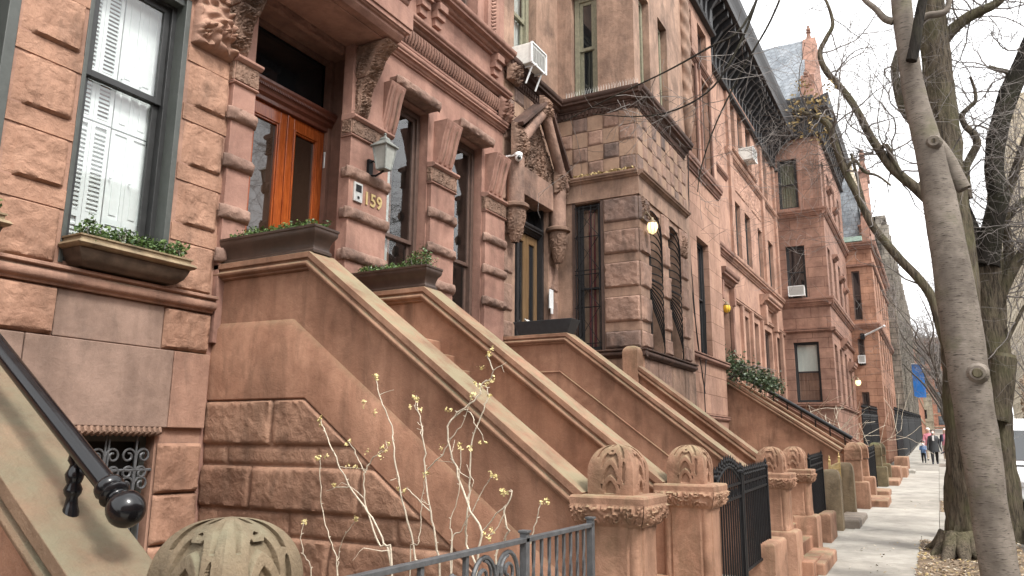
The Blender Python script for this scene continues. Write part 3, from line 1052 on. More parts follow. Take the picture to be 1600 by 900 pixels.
def grille_scroll(mb, P, u0, u1, z0, z1, n=3, r=.008):
    """scrolled bars: P(u, z) gives a point"""
    w = (u1-u0)/n
    for i in range(n):
        c = u0+w*(i+.5)
        mb.tube([P(c, z0), P(c, z1)], r*.8, 6)
        for sgn in (-1, 1):
            for zb, dirz in ((z0+(z1-z0)*.30, 1), (z0+(z1-z0)*.62, 1)):
                pts = []
                R0 = w*.23
                for k in range(20):
                    t = k/19
                    a = t*PI*2.6
                    rr = R0*(1-.72*t)
                    pts.append(P(c+sgn*(w*.25-rr*math.cos(a)*1.0), zb+dirz*(rr*math.sin(a)+(z1-z0)*.1)))
                pts = [P(c, zb-(z1-z0)*.12)]+pts
                mb.tube(pts, r, 6)

# ---- house 0 : the rock-faced house on the left
H0 = thing('brownstone_house', 'rock-faced pink brownstone at the left with white shutters behind its window', 'house', (2.2, 6.34, gz(2.2)))
F0 = Face('y', 6.34)
ops = [(2.05, 3.05, 3.52, 6.45), (3.63, 4.64, 3.52, 6.45), (3.3, 4.71, .85, 2.10)]
ops += [(a, b, z, z+2.5) for z in (8.2, 11.8) for a, b in ((-.3, .7), (2.05, 3.05), (3.63, 4.64))]
ops += [(-.3, 1.2, 3.2, 6.6)]
mb = MB()
fwall(mb, F0, -.8, 5.20, -.6, 16, ops, depth=.35)
mb.box(-.8, 5.2, 6.9, 16, -1, 16)
mb.quad(V((5.2, 6.34, -.6)), V((5.2, 6.95, -.6)), V((5.2, 6.95, 16)), V((5.2, 6.34, 16)))
part('wall', mb, 'brown_pink', H0)
courses = [(3.47, 3.95), (4.12, 4.56), (4.73, 5.19), (5.36, 5.82)]
mb = MB()
quoin_stack(mb, F0, 4.68, 5.19, courses, .055, margin=(.10, .02))
quoin_stack(mb, F0, 3.07, 3.61, courses+[(5.98, 6.42)], .06, margin=(.10, .03))
for a, b in ((3.47, 3.95), (4.12, 4.56), (4.73, 5.19), (5.36, 5.82)): frock(mb, F0, 1.3, 2.03, a, b, .06)
# narrow smooth courses
for a, b in ((3.95, 4.12), (4.56, 4.73), (5.19, 5.36), (5.82, 5.98)):
    for u0, u1 in ((4.66, 5.205), (3.06, 3.62), (1.3, 2.04)):
        fbox(mb, F0, u0, u1, -.02, .012, a+.003, b-.003)
# course under the sill
for u0, u1, dpt in ((-.7, 1.1, .05), (1.1, 2.4, .012), (2.4, 3.64, .055), (4.67, 5.19, .05)):
    frock(mb, F0, u0, u1, 2.885, 3.285, dpt, o=.02)
for a, b in ((1.565, 2.02), (1.11, 1.555), (.6, 1.1), (.1, .59)):
    frock(mb, F0, 4.725, 5.2, a, b, .05, o=.03)
    frock(mb, F0, 2.2, 3.28, a, b, .05, o=.03)
part('rock_faced_block', mb, 'brown_pink_rock', H0, smooth=60)
mb = MB()
fbox(mb, F0, 3.646, 4.664, -.02, .022, 2.885, 3.285)
fbox(mb, F0, 3.42, 4.79, -.02, .052, 2.16, 2.875)
fbox(mb, F0, -.8, 3.41, -.02, .055, 2.16, 2.875)
part('smooth_block', mb, 'brown_grey', H0, bevel=.008)
mb = MB(); fbox(mb, F0, 4.796, 5.205, -.02, .055, 2.16, 2.875)
part('smooth_block', mb, 'brown_pink', H0, bevel=.008)
mb = MB()
fmould(mb, F0, -.8, 5.19, 3.29, prof_sill(.13, .175), mit1=False)
fmould(mb, F0, -.8, 5.19, 7.3, prof_cornice(.2, .22))
fbox(mb, F0, -.8, 5.2, -.02, .06, 6.5, 6.9)
part('sill_course', mb, 'brown_pink', H0, smooth=35, bevel=.005)
mb = MB()
for i in range(26):
    u = 3.3+i*.055
    mb.tube([F0.pt(u, .03, 2.09), F0.pt(u+.03, .075, 2.115), F0.pt(u+.05, .03, 2.16)], .02, 6)
fbox(mb, F0, 3.25, 4.74, -.02, .05, 2.10, 2.155)
part('rope_lintel', mb, 'brown_carved', H0, smooth=50)
mb = MB()
fcarve(mb, F0, 4.68, 5.2, 6.02, 6.58, .04, .10, s=.40, bulge=.10, sd=.37)
fcarve(mb, F0, 4.68, 5.2, 6.60, 7.2, .05, .06, s=.3, bulge=.03)
part('carved_boss', mb, 'brown_pink', H0, smooth=50)
# windows of house 0
w = window(H0, F0, 3.66, 4.62, 3.53, 6.44, rec=.13, fw=.085, col='frame_dark', glass='glass_clear', split=.62)
mb = MB()
for ua, ub in ((3.635, 3.66), (4.62, 4.64)): pass
fbox(mb, F0, 4.585, 4.645, -.34, .012, 3.5, 6.46); fbox(mb, F0, 3.625, 3.665, -.34, .008, 3.5, 6.46); fbox(mb, F0, 3.665, 4.585, -.34, -.02, 6.38, 6.46)
fbox(mb, F0, 2.97, 3.06, -.34, .012, 3.5, 6.46)
part('casing', mb, 'frame_grey', w, bevel=.006)
# inside shutters: four louvred leaves
mb = MB()
oo = -.275
x0, x1 = 3.74, 4.53
lw = (x1-x0)/4
def shutter(a, b, z0, z1, o, louv):
    t = .035
    fbox(mb, F0, a, a+t, o-.02, o, z0, z1); fbox(mb, F0, b-t, b, o-.02, o, z0, z1)
    zr = [z0, z0+(z1-z0)*.33, z1]
    for z in zr: fbox(mb, F0, a+t, b-t, o-.02, o, max(z0, z-.03), min(z1, z+.03))
    for za, zb in zip(zr, zr[1:]):
        if louv:
            if z0 < 4.5: fbox(mb, F0, a+t, b-t, o-.034, o-.024, za, zb)
            n = int((zb-za-.08)/.042)
            for k in range(n):
                z = za+.045+k*.042
                mb.hull([F0.pt(u, q, zz) for zz, q0 in ((z, 0), (z+.008, 0)) for q in ((o-.022), (o-.004)) for u in (a+t, b-t)])
                mb.quad(F0.pt(a+t, o-.002, z-.008), F0.pt(b-t, o-.002, z-.008), F0.pt(b-t, o-.022, z+.024), F0.pt(a+t, o-.022, z+.024))
        else:
            fbox(mb, F0, a+t, b-t, o-.02, o-.012, za, zb)
            fbox(mb, F0, a+t+.03, b-t-.03, o-.02, o-.004, za+.07, zb-.07)
for z0, z1 in ((3.6, 4.93), (4.945, 6.36)):
    shutter(x0, x0+lw-.004, z0, z1, oo, True)
    shutter(x0+lw, x0+2*lw-.016, z0, z1, oo, True)
    shutter(x0+2*lw+.004, x0+3*lw, z0, z1, oo-.01, False)
    shutter(x0+3*lw+.003, x1, z0, z1, oo-.01, False)
for z in (4.45, 5.45):
    for u in (x0+.03, x0+2*lw+.03, x0+3*lw+.03): mb.ball(F0.pt(u, oo+.012, z), .014, 6)
part('shutter', mb, 'white_paint', w)
window(H0, F0, 2.08, 2.98, 3.53, 6.44, rec=.15, fw=.09, col='frame_dark', glass='glass', split=.62)
for z in (8.2, 11.8):
    for a in (-.3, 2.05, 3.63): window(H0, F0, a, a+1, z, z+2.5, col='frame_grey')
mb = MB()
fbox(mb, F0, -.3, 1.2, -.36, -.3, 3.2, 6.6)
part('door', mb, 'wood_trim_red', H0)
bw = MB()
P = lambda u, z: F0.pt(u, -.02, z)
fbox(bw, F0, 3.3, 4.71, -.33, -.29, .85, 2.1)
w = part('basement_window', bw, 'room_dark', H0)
bw = MB()
fbox(bw, F0, 3.3, 4.71, -.2, -.12, 2.03, 2.1); fbox(bw, F0, 4.65, 4.71, -.2, -.12, .85, 2.03); fbox(bw, F0, 3.95, 4.0, -.24, -.2, .85, 2.03)
part('frame', bw, 'frame_grey', w)
bw = MB()
grille_scroll(bw, P, 3.35, 4.68, 1.0, 2.05, 5, .012); grille_scroll(bw, P, 3.5, 4.70, 1.35, 2.12, 4, .011)
for z in (.95, 1.78): bw.tube([P(3.3, z), P(4.71, z)], .013, 6)
for i in range(9): bw.tube([P(3.4+i*.155, .85), P(3.4+i*.155, 1.5)], .009, 6)
part('grille', bw, 'grey_iron', w)

# ---- house 1 : number 159
H1 = thing('brownstone_house', 'smooth reddish brownstone numbered 159 with orange double door and columned windows', 'house', (8.2, 6.34, gz(8.2)))
ops = [(5.55, 6.92, 2.9, 7.14, .55), (7.80, 8.85, 3.5, 6.90), (9.52, 10.42, 3.5, 6.90)]
ops += [(5.7, 6.7, 9.1, 11.4), (7.5, 8.3, 9.05, 11.4), (9.36, 10.2, 9.02, 11.4), (5.7, 6.7, 12.4, 14.2), (7.4, 8.3, 12.4, 14.2), (9.36, 10.2, 12.4, 14.2)]
ops[0] = (5.52, 7.42, 2.9, 7.14, .55)
mb = MB()
fwall(mb, F0, 5.2, 11.12, -.6, 15.6, ops, depth=.42)
mb.box(5.2, 11.12, 6.98, 16, -1, 15.6)
mb.quad(V((11.12, 6.34, -.6)), V((11.12, 7, -.6)), V((11.12, 7, 15.6)), V((11.12, 6.34, 15.6)))
part('wall', mb, 'brown_red', H1)
# pilasters
mb = MB(); rk = MB(); cv = MB()
def pilaster(u0, u1, out, zb, zt, rolls, cap, base=3.75, scroll_cap=True, lo=3.5):
    fbox(mb, F0, u0, u1, -.02, out, lo, zt)
    for z in rolls: froll(rk, F0, u0-.045, u1+.045, z, .155, .085, o=out-.015)
    for z in rolls:   # the roll returns along the side that faces up the street
        Fs = Face('x', u0)
        froll(rk, Fs, F0.pl-out-.04, F0.pl-.01, z, .15, .06, o=-.01)
    c0, c1 = cap
    fcarve(cv, F0, u0-.02, u1+.02, c0, c1-.05, out+.02, .02, s=.07)
    Fs = Face('x', u0-.02)
    fcarve(cv, Fs, F0.pl-out-.02, F0.pl, c0, c1-.05, 0, .02, s=.07)
    fbox(mb, F0, u0-.02, u1+.02, 0, out+.012, c0-.02, c1)
    fmould(mb, F0, u0-.03, u1+.03, c1-.06, [(0, 0), (out+.04, 0), (out+.075, .03), (out+.075, .055), (out+.04, .075), (0, .09)])
    fmould(mb, F0, u0-.02, u1+.02, c0-.03, [(0, 0), (out+.02, 0), (out+.035, .015), (out+.02, .03), (0, .03)])
pilaster(6.98, 7.74, .16, 3.5, 6.1, (5.36, 4.83, 4.30, 3.80), (5.86, 6.11), lo=3.0)
pilaster(8.87, 9.50, .08, 3.5, 6.1, (5.36, 4.83, 4.30), (5.83, 6.11))
pilaster(10.44, 11.08, .08, 3.5, 6.1, (5.36, 4.83, 4.30), (5.83, 6.11))
pilaster(5.20, 5.50, .07, 3.5, 5.8, (5.45, 4.92, 4.37, 3.9), (5.82, 6.1), lo=3.0)
fbox(mb, F0, 6.98, 7.72, -.02, .14, 6.11, 7.14)
# S-scroll consoles over the window pilasters
def console(u0, u1, z0, z1, o0, o1):
    pr = []
    n = 14
    for k in range(n+1):
        t = k/n
        pr.append((o0+(o1-o0)*(t*t*(3-2*t))+.025*math.sin(t*PI*2), z0+(z1-z0)*t))
    prof = [(-.02, z0)]+pr+[(-.02, z1)]
    mb.loft([[F0.pt(u0, o, z) for o, z in prof], [F0.pt(u1, o, z) for o, z in prof]])
    # raised reeds with scroll ends
    for c in (u0+.09*(u1-u0)/.5, (u0+u1)/2, u1-.09*(u1-u0)/.5):
        mb.tube([F0.pt(c, o+.004, z) for o, z in pr[1:-1]], .028, 8)
    for c in ((u0+u1)/2-(u1-u0)*.22, (u0+u1)/2+(u1-u0)*.22):
        cv.tube([F0.pt(c, o+.004, z) for o, z in pr[2:-2]], .012, 6)
console(9.0, 9.42, 6.13, 6.84, .06, .26)
console(10.52, 10.98, 6.13, 6.84, .06, .26)
console(7.60, 7.92, 6.13, 6.84, .10, .28)
# entrance consoles
def bracket(u0, u1, z0, z1, o0, o1):
    n = 18
    pr = [(o0+(o1-o0)*(k/n)**1.6+.03*math.sin(k/n*PI*2), z0+(z1-z0)*k/n) for k in range(n+1)]
    prof = [(-.02, z0)]+pr+[(-.02, z1)]
    mb.loft([[F0.pt(u0, o, z) for o, z in prof], [F0.pt(u1, o, z) for o, z in prof]])
    def fn(a, b):
        i = min(n-1, int(b*n)); f = b*n-i
        o = pr[i][0]*(1-f)+pr[i+1][0]*f; z = z0+(z1-z0)*b
        e = min(1, min(a, 1-a)*8, min(b, 1-b)*12)
        return F0.pt(u0+(u1-u0)*a, o+.005+e*(.055*scroll(a*.4+u0, b*1.0, .2, 2)), z)
    cv.grid(fn, 40, 80)
    for uu in (u0, u1):
        Fs = Face('x', uu)
        def fs(a, b):
            i = min(n-1, int(b*n)); f = b*n-i
            o = pr[i][0]*(1-f)+pr[i+1][0]*f; z = z0+(z1-z0)*b
            e = min(1, min(a, 1-a)*8, min(b, 1-b)*12)
            return Fs.pt(F0.pl-o*a, (.004+e*.03*scroll(a*.35+uu, b*1.0, .18, 3))*(1 if uu == u0 else -1), z)
        cv.grid(fs, 26, 60)
bracket(5.08, 5.32, 6.13, 6.62, .08, .26); bracket(5.06, 5.34, 6.62, 7.09, .22, .58)
bracket(7.06, 7.26, 6.14, 6.64, .16, .30); bracket(7.04, 7.28, 6.64, 7.09, .28, .62)
part('pilaster', mb, 'brown_red', H1, smooth=35, bevel=.006)
part('rough_stone_roll', rk, 'brown_red_rock', H1, smooth=60)
part('carved_ornament', cv, 'brown_carved', H1, smooth=50)
# lintels over the two windows, roll edged
mb = MB()
for u0, u1 in ((7.80, 8.86), (9.44, 10.46)):
    fbox(mb, F0, u0+.02, u1-.02, -.02, .2, 6.90, 7.02)
    froll(mb, F0, u0, u1, 6.96, .15, .07, o=.20, amp=.3)
part('window_lintel', mb, 'brown_red_rock', H1, smooth=50)
# entablature
mb = MB()
fmould(mb, F0, 5.2, 11.13, 7.43, prof_cornice(.13, .16))
fmould(mb, F0, 5.2, 11.13, 7.66, [(-.03, 0), (.03, 0), (.05, .02), (.05, .05), (-.03, .07)])
fmould(mb, F0, 5.2, 11.13, 7.98, prof_cornice(.20, .17))
fmould(mb, F0, 5.2, 11.14, 8.72, prof_cornice(.27, .22))
for u in (8.55, 8.95, 5.7, 6.1, 10.75):
    fbox(mb, F0, u-.11, u+.11, -.02, .17, 8.60, 8.72); fbox(mb, F0, u-.11, u+.11, -.02, .12, 8.48, 8.60); fbox(mb, F0, u-.09, u+.09, -.02, .07, 8.36, 8.48)
fmould(mb, F0, 5.2, 11.13, 11.9, prof_cornice(.15, .16))
part('entablature', mb, 'brown_red', H1, smooth=35, bevel=.006)
mb = MB()
u = 7.55
while u < 10.85:
    a = F0.pt(u+.03, .06, 7.74)
    mb.tube([F0.pt(u+.035, .05, 7.74), F0.pt(u+.035, .075, 7.79), F0.pt(u+.045, .085, 7.86), F0.pt(u+.035, .085, 7.93), F0.pt(u+.03, .06, 7.97)], [.016, .022, .025, .022, .016], 7)
    u += .07
fbox(mb, F0, 5.2, 11.1, -.02, .02, 7.73, 7.98)
fcarve(mb, F0, 10.82, 11.16, 7.58, 8.02, .12, .09, s=.2, bulge=.07)
part('gadroon_band', mb, 'brown_trim', H1, smooth=50)
# hood over the door
mb = MB()
Fh = Face('y', 5.64)
mb.box(4.98, 7.30, 5.80, 6.36, 7.10, 7.22)
mb.box(4.94, 7.33, 5.76, 6.36, 7.22, 7.62)
fmould(mb, Fh, 4.98, 7.27, 7.12, [(-.3, 0), (-.06, 0), (-.04, .02), (-.02, .035), (0, .06), (.0, .09), (.03, .1), (.05, .13), (.05, .16), (-.3, .18)])
fmould(mb, Fh, 4.98, 7.27, 7.58, prof_cornice(.16, .24, back=-.4))
Fx = Face('x', 4.94)
mb.box(4.9, 7.36, 5.56, 6.36, 7.30, 7.56)
mb.box(4.92, 7.34, 5.58, 6.36, 7.24, 7.60)
mb.box(5.0, 7.27, 5.60, 6.36, 7.8, 8.06)
part('door_hood', mb, 'brown_red', H1, bevel=.012, smooth=35)
mb = MB()
fcarve(mb, Fh, 6.9, 7.36, 7.8, 8.2, .03, .08, s=.2, bulge=.08)
fcarve(mb, Fh, 4.94, 5.4, 7.8, 8.2, .03, .08, s=.2, bulge=.08)
part('carved_end_block', mb, 'brown_carved', H1, smooth=50)
mb = MB()
Fr = Face('y', 6.36)
n = 24
prof = []
fcarve(mb, Face('y', 6.37), 5.55, 6.98, 6.98, 7.13, .0, .02, s=.16)
part('door_arch_moulding', mb, 'brown_trim', H1, smooth=50)
# door surround
mb = MB()
Fd = Face('y', 6.88)
fbox(mb, Fd, 5.52, 5.66, -.06, .12, 2.9, 7.14); fbox(mb, Fd, 7.24, 7.42, -.06, .06, 2.9, 7.14)
fbox(mb, Fd, 7.30, 7.42, .06, .52, 2.9, 7.14)
fbox(mb, Fd, 5.66, 5.88, -.06, .03, 2.9, 7.14)
fbox(mb, Fd, 5.88, 7.24, -.06, .02, 7.08, 7.14)
part('door_frame', mb, 'brown_trim', H1, bevel=.008)
mb = MB()
fmould(mb, Fd, 5.66, 7.30, 6.10, [(-.05, 0), (.05, 0), (.05, .05), (.09, .08), (.10, .12), (.13, .16), (.16, .2), (.16, .235), (-.05, .25)])
for i in range(60): fbox(mb, Fd, 5.68+i*.027, 5.695+i*.027, .02, .142, 6.235, 6.275)
part('door_transom', mb, 'wood_trim_red', H1, bevel=.004)
mb = MB()
fbox(mb, Fd, 5.66, 7.30, -.2, -.08, 6.3, 7.14)
part('fanlight', mb, 'glass', H1)
for a, b in ((5.90, 6.565), (6.575, 7.235)):
    mb = MB()
    s = .112
    fbox(mb, Fd, a, a+s, -.05, .0, 3.2, 6.095); fbox(mb, Fd, b-s, b, -.05, .0, 3.2, 6.095)
    fbox(mb, Fd, a+s, b-s, -.05, .0, 5.94, 6.095); fbox(mb, Fd, a+s, b-s, -.05, 0, 3.2, 3.95)
    fbox(mb, Fd, a+s+.06, b-s-.06, -.05, .012, 3.35, 3.85)
    t = .022
    for q in (0, 1):
        e = s+q*t
        fbox(mb, Fd, a+e, a+e+t, -.04, .014-q*.018, 3.95, 5.94); fbox(mb, Fd, b-e-t, b-e, -.04, .014-q*.018, 3.95, 5.94)
        fbox(mb, Fd, a+e+t, b-e-t, -.04, .014-q*.018, 5.94-t*(q+1), 5.94-t*q); fbox(mb, Fd, a+e+t, b-e-t, -.04, .014-q*.018, 3.95+t*q, 3.95+t*(q+1))
    if a > 6.5: fbox(mb, Fd, a-.012, a+.03, 0, .016, 3.2, 6.09)
    d = part('door', mb, 'wood_orange', H1, bevel=.005)
    g_ = MB(); g_.quad(Fd.pt(a+.13, -.035, 3.95), Fd.pt(b-.13, -.035, 3.95), Fd.pt(b-.13, -.035, 5.94), Fd.pt(a+.13, -.035, 5.94))
    part('glass_panel', g_, 'glass_warm', d)
    hb = MB()
    u = b-.05 if a < 6 else a+.055
    hb.tube([Fd.pt(u, 0, 4.0), Fd.pt(u, .06, 4.02), Fd.pt(u, .06, 4.2), Fd.pt(u, 0, 4.22)], .012, 8)
    fbox(hb, Fd, u-.02, u+.02, 0, .008, 3.9, 4.3)
    part('handle', hb, 'steel', d, smooth=50)
    if a > 6.5:
        hb = MB()
        for z in (5.6, 4.3): hb.tube([Fd.pt(b+.01, .02, z), Fd.pt(b+.01, .02, z+.22)], .02, 8)
        part('hinge', hb, 'steel', d, smooth=50)
for a, b in ((7.81, 8.84), (9.53, 10.41)):
    window(H1, F0, a, b, 3.55, 6.88, rec=.14, fw=.075, col='frame_brown', glass='glass_clear', split=.40, inside=('curtain', ((.12, .5),), 'curtain'))
for z0, z1, us in ((9.05, 11.4, ((5.7, 6.7), (7.5, 8.3), (9.38, 10.18))), (12.4, 14.2, ((5.7, 6.7), (7.4, 8.3), (9.36, 10.2)))):
    for a, b in us:
        window(H1, F0, a, b, z0, z1, rec=.2, col='frame_brown', glass='glass_clear', inside=('curtain', ((0, .9),), 'curtain'))
mb = MB()
fbox(mb, F0, 10.42, 10.80, -.02, .08, 8.94, 11.9); fbox(mb, F0, 8.55, 9.15, -.02, .08, 8.94, 11.9)
z = 9.0
while z < 11.8:
    mb.tube([F0.pt(10.54, .075, z), F0.pt(10.61, .11, z+.05), F0.pt(10.68, .075, z+.1)], .026, 6)
    z += .07
part('rope_pilaster', mb, 'brown_red', H1, smooth=40)
# 159 and the cornice top
fc = bpy.data.curves.new('house_number', 'FONT')
fc.body = '159'; fc.size = .235; fc.extrude = .006; fc.space_character = 1.08; fc.offset = .005
ft = bpy.data.objects.new('house_number', fc)
COL.objects.link(ft)
fm = bpy.data.meshes.new_from_object(ft.evaluated_get(bpy.context.evaluated_depsgraph_get()))
bpy.data.objects.remove(ft)
fm.materials.clear(); fm.materials.append(MATS['brass'])
fo = bpy.data.objects.new('house_number', fm)
COL.objects.link(fo)
fo.parent = H1
fo.rotation_euler = (R(90), 0, 0)
fo.location = V((7.26, 6.172, 5.02))-BASE[H1.name]
mb = MB()
fmould(mb, F0, 5.2, 11.12, 15.0, prof_cornice(.6, .7))
part('roof_cornice', mb, 'black_trim', H1)

# ---- house 2 : weathered house with the chequered bay
H2 = thing('brownstone_house', 'weathered brownstone with a chequered stone bay and carved gable over its door', 'house', (14, 6.34, gz(14)))
FX = Face('x', 13.40)
FB = Face('y', 4.66)
mats2 = ['b2_smooth', 'b2_rock', 'b2_rock_dark', 'b2_tan']
mb = MB()
fwall(mb, F0, 11.12, 13.42, -.6, 15.2, [(11.60, 12.95, 3.0, 6.50, .3), (11.5, 12.42, 8.98, 11.5, .25), (11.5, 12.42, 12.3, 14.2, .25)])
fwall(mb, FX, 4.66, 6.36, -.6, 15.2, [(5.42, 5.98, 3.76, 6.70, .16), (5.44, 6.02, 8.9, 11.3, .2), (5.44, 6.02, 12.3, 14.2, .2)])
fwall(mb, FB, 13.40, 16.95, -.6, 15.2, [(13.95, 14.72, 3.76, 6.58, .22), (15.22, 15.98, 3.76, 6.58, .22), (13.75, 14.4, 8.9, 11.3, .22), (15.0, 15.65, 8.9, 11.3, .22), (13.75, 14.4, 12.3, 14.2, .22), (15.0, 15.65, 12.3, 14.2, .22), (14.0, 15.9, .6, 2.6, .2)])
mb.box(11.12, 13.6, 6.78, 16, -1, 15.2); mb.box(13.66, 16.95, 5.0, 16, -1, 15.2)
mb.quad(V((16.95, 4.66, -.6)), V((16.95, 5.4, -.6)), V((16.95, 5.4, 15.2)), V((16.95, 4.66, 15.2)))
part('wall', mb, 'b2_smooth', H2)
# chequer work
mb = MB()
rc = random.Random(5)
def chequer(Fc, u0, u1, z0, z1, nu, nz):
    du, dz = (u1-u0)/nu, (z1-z0)/nz
    for j in range(nz):
        for i in range(nu):
            a, b, c, d = u0+i*du, u0+(i+1)*du, z0+j*dz, z0+(j+1)*dz
            if (i+j) % 2: fbox(mb, Fc, a+.003, b-.003, -.02, .016, c+.003, d-.003, 3 if rc.random() < .8 else 0)
            else: frock(mb, Fc, a+.002, b-.002, c+.002, d-.002, .024, o=.008, mi=rc.choice((1, 1, 2)) if Fc is not F0 else rc.choice((1, 1, 2)), edge=.02, res=.026)
chequer(FX, 4.68, 6.34, 7.22, 8.50, 5, 4)
chequer(FB, 13.42, 16.7, 7.22, 8.50, 11, 4)
chequer(F0, 11.14, 13.38, 7.35, 8.50, 6, 4)
part('chequer_block', mb, mats2, H2, smooth=60)
# rock-faced piers of the bay
mb = MB()
TALL = [(3.78, 4.10), (4.27, 4.76), (4.93, 5.42), (5.59, 6.06), (6.22, 6.70)]
def piers(Fc, u0, u1, cols=1):
    prev = 3.76
    for a, b in TALL:
        w = u1-u0
        frock(mb, Fc, u0, u1, a, b, .055, mi=rc.choice((1, 1, 1, 2)), o=.02, res=.028)
        if a-prev > .05: fbox(mb, Fc, u0+.004, u1-.004, -.02, .018, prev+.004, a-.004, 0)
        prev = b
piers(FX, 4.655, 5.36); piers(FB, 13.40, 13.92); piers(FB, 14.76, 15.18); piers(FB, 16.02, 16.55)
prev = 3.7
for a, b in TALL:
    frock(mb, F0, 11.13, 11.5, a, b, .03, mi=1, o=.0)
    frock(mb, F0, 12.98, 13.36, a, b, .03, mi=1, o=.0)
for k, (a, b) in enumerate(((.3, 1.2), (1.2, 2.0), (2.0, 2.75), (2.75, 3.6))):
    frock(mb, FX, 4.66, 5.5, a, b, .03, mi=rc.choice((0, 1)), o=.0)
    for q in range(4): frock(mb, FB, 13.4+q*.88, 14.27+q*.88, a, b, .03, mi=rc.choice((0, 0, 1)), o=.0)
part('rock_faced_block', mb, mats2, H2, smooth=60)
# smooth lintels and ledges
mb = MB()
for Fc, u0, u1, m0 in ((FX, 4.62, 6.34, False), (FB, 13.36, 16.6, False)):
    fbox(mb, Fc, u0, u1-.02, -.02, .035, 6.72, 7.06)
    fmould(mb, Fc, u0, u1, 7.06, prof_cornice(.15, .14))
part('lintel_band', mb, 'b2_smooth', H2, bevel=.008, smooth=35)
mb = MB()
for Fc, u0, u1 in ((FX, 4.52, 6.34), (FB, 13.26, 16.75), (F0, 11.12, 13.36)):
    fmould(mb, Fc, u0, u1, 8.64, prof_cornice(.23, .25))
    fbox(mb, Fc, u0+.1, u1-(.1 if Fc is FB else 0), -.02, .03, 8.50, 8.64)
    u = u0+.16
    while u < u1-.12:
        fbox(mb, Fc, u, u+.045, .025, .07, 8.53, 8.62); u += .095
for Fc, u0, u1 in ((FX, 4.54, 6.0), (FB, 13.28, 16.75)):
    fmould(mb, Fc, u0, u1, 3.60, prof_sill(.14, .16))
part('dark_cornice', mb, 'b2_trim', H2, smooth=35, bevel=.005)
mb = MB()
fcarve(mb, F0, 11.1, 11.5, 8.45, 8.9, .12, .09, s=.2, bulge=.08)
def carve_quads(Fc, a, b, c, d): fcarve(mb, Fc, a, b, c, d, .03, .05, s=.17, bulge=.03)
carve_quads(FB, 13.42, 13.9, 6.25, 6.72); carve_quads(FB, 16.04, 16.5, 6.1, 6.6)
# carved gable over the door
fcarve(mb, F0, 11.10, 11.58, 6.98, 7.62, .22, .06, s=.15, bulge=.13)
fcarve(mb, F0, 12.82, 13.30, 6.80, 7.42, .22, .06, s=.15, bulge=.12)
fcarve(mb, F0, 11.97, 12.37, 8.05, 8.46, .34, .06, s=.14, bulge=.09)
def tri(a, b):
    u = 11.45+(13.2-11.45)*a
    zt = 6.94+max(.02, (1-abs(a-.42)/.58)*1.28)
    z = 6.93+(zt-6.93)*b
    e = min(1, min(a, 1-a)*15, min(b, 1-b)*10)
    return F0.pt(u, .10+e*.06*scroll(u, z, .15, 4), z)
mb.grid(tri, 110, 80)
for cu_ in (11.30, 13.04):
    c = F0.pt(cu_, .17, 5.45)
    def cap(a, b):
        th = a*2*PI
        r = .05+.125*math.sin(min(1, b*1.05)*PI/2)**.8
        r *= 1+.0
        rr = r+.03*scroll(a*1.0+cu_, b*.5, .12, 2)*(1 if b < .9 else 0)
        return c+V((rr*math.cos(th), rr*math.sin(th), .62*b))
    mb.grid(cap, 60, 40)
    mb.lathe(c+V((0, 0, .60)), [(.2, 0), (.24, .02), (.24, .07), (.2, .1), (.1, .1)], 24)
part('carved_ornament', mb, 'brown_carved', H2, smooth=50)
mb = MB()
for cu_ in (11.30, 13.04):
    c = F0.pt(cu_, .17, 6.1)
    mb.lathe(c, [(.16, 0), (.155, .1), (.155, .9), (.18, .92)], 24)
fbox(mb, F0, 11.50, 12.86, -.02, .16, 6.44, 6.96)
ap = F0.pt(12.17, .30, 8.22)
for e in (F0.pt(13.14, .26, 6.98), F0.pt(11.36, .26, 7.36)):
    mb.tube([ap, e], .105, 12)
part('door_gable', mb, 'b2_rock', H2, smooth=50, bevel=.01)
mb = MB()
for e, s in ((F0.pt(13.22, .26, 7.12), 1), (F0.pt(11.28, .26, 7.48), -1)):
    d = (e-ap).normalized()
    up = V((-d.z*s, 0, d.x*s)) if s > 0 else V((d.z, 0, -d.x))
    if up.z < 0: up = -up
    q = [ap+up*.10+V((0, -.12, 0)), ap+up*.10+V((0, .2, 0)), ap+up*.17+V((0, -.12, 0)), ap+up*.17+V((0, .2, 0))]
    r_ = [p+(e-ap) for p in q]
    mb.hull([q[0], r_[0], q[1], r_[1], q[2], r_[2], q[3], r_[3]])
part('gable_coping', mb, 'b2_trim', H2, bevel=.01)
Fd2 = Face('y', 6.54)
mb = MB()
fbox(mb, Fd2, 11.86, 11.95, -.1, .1, 3.0, 6.5); fbox(mb, Fd2, 12.87, 12.95, -.1, .1, 3.0, 6.5)
fmould(mb, Fd2, 11.95, 12.87, 5.92, prof_cornice(.14, .16))
fbox(mb, Fd2, 11.6, 11.86, -.1, .04, 3.0, 6.5)
part('door_frame', mb, 'black_trim', H2)
mb = MB(); fbox(mb, Fd2, 11.95, 12.87, -.1, -.06, 6.05, 6.5); part('fanlight', mb, 'glass', H2)
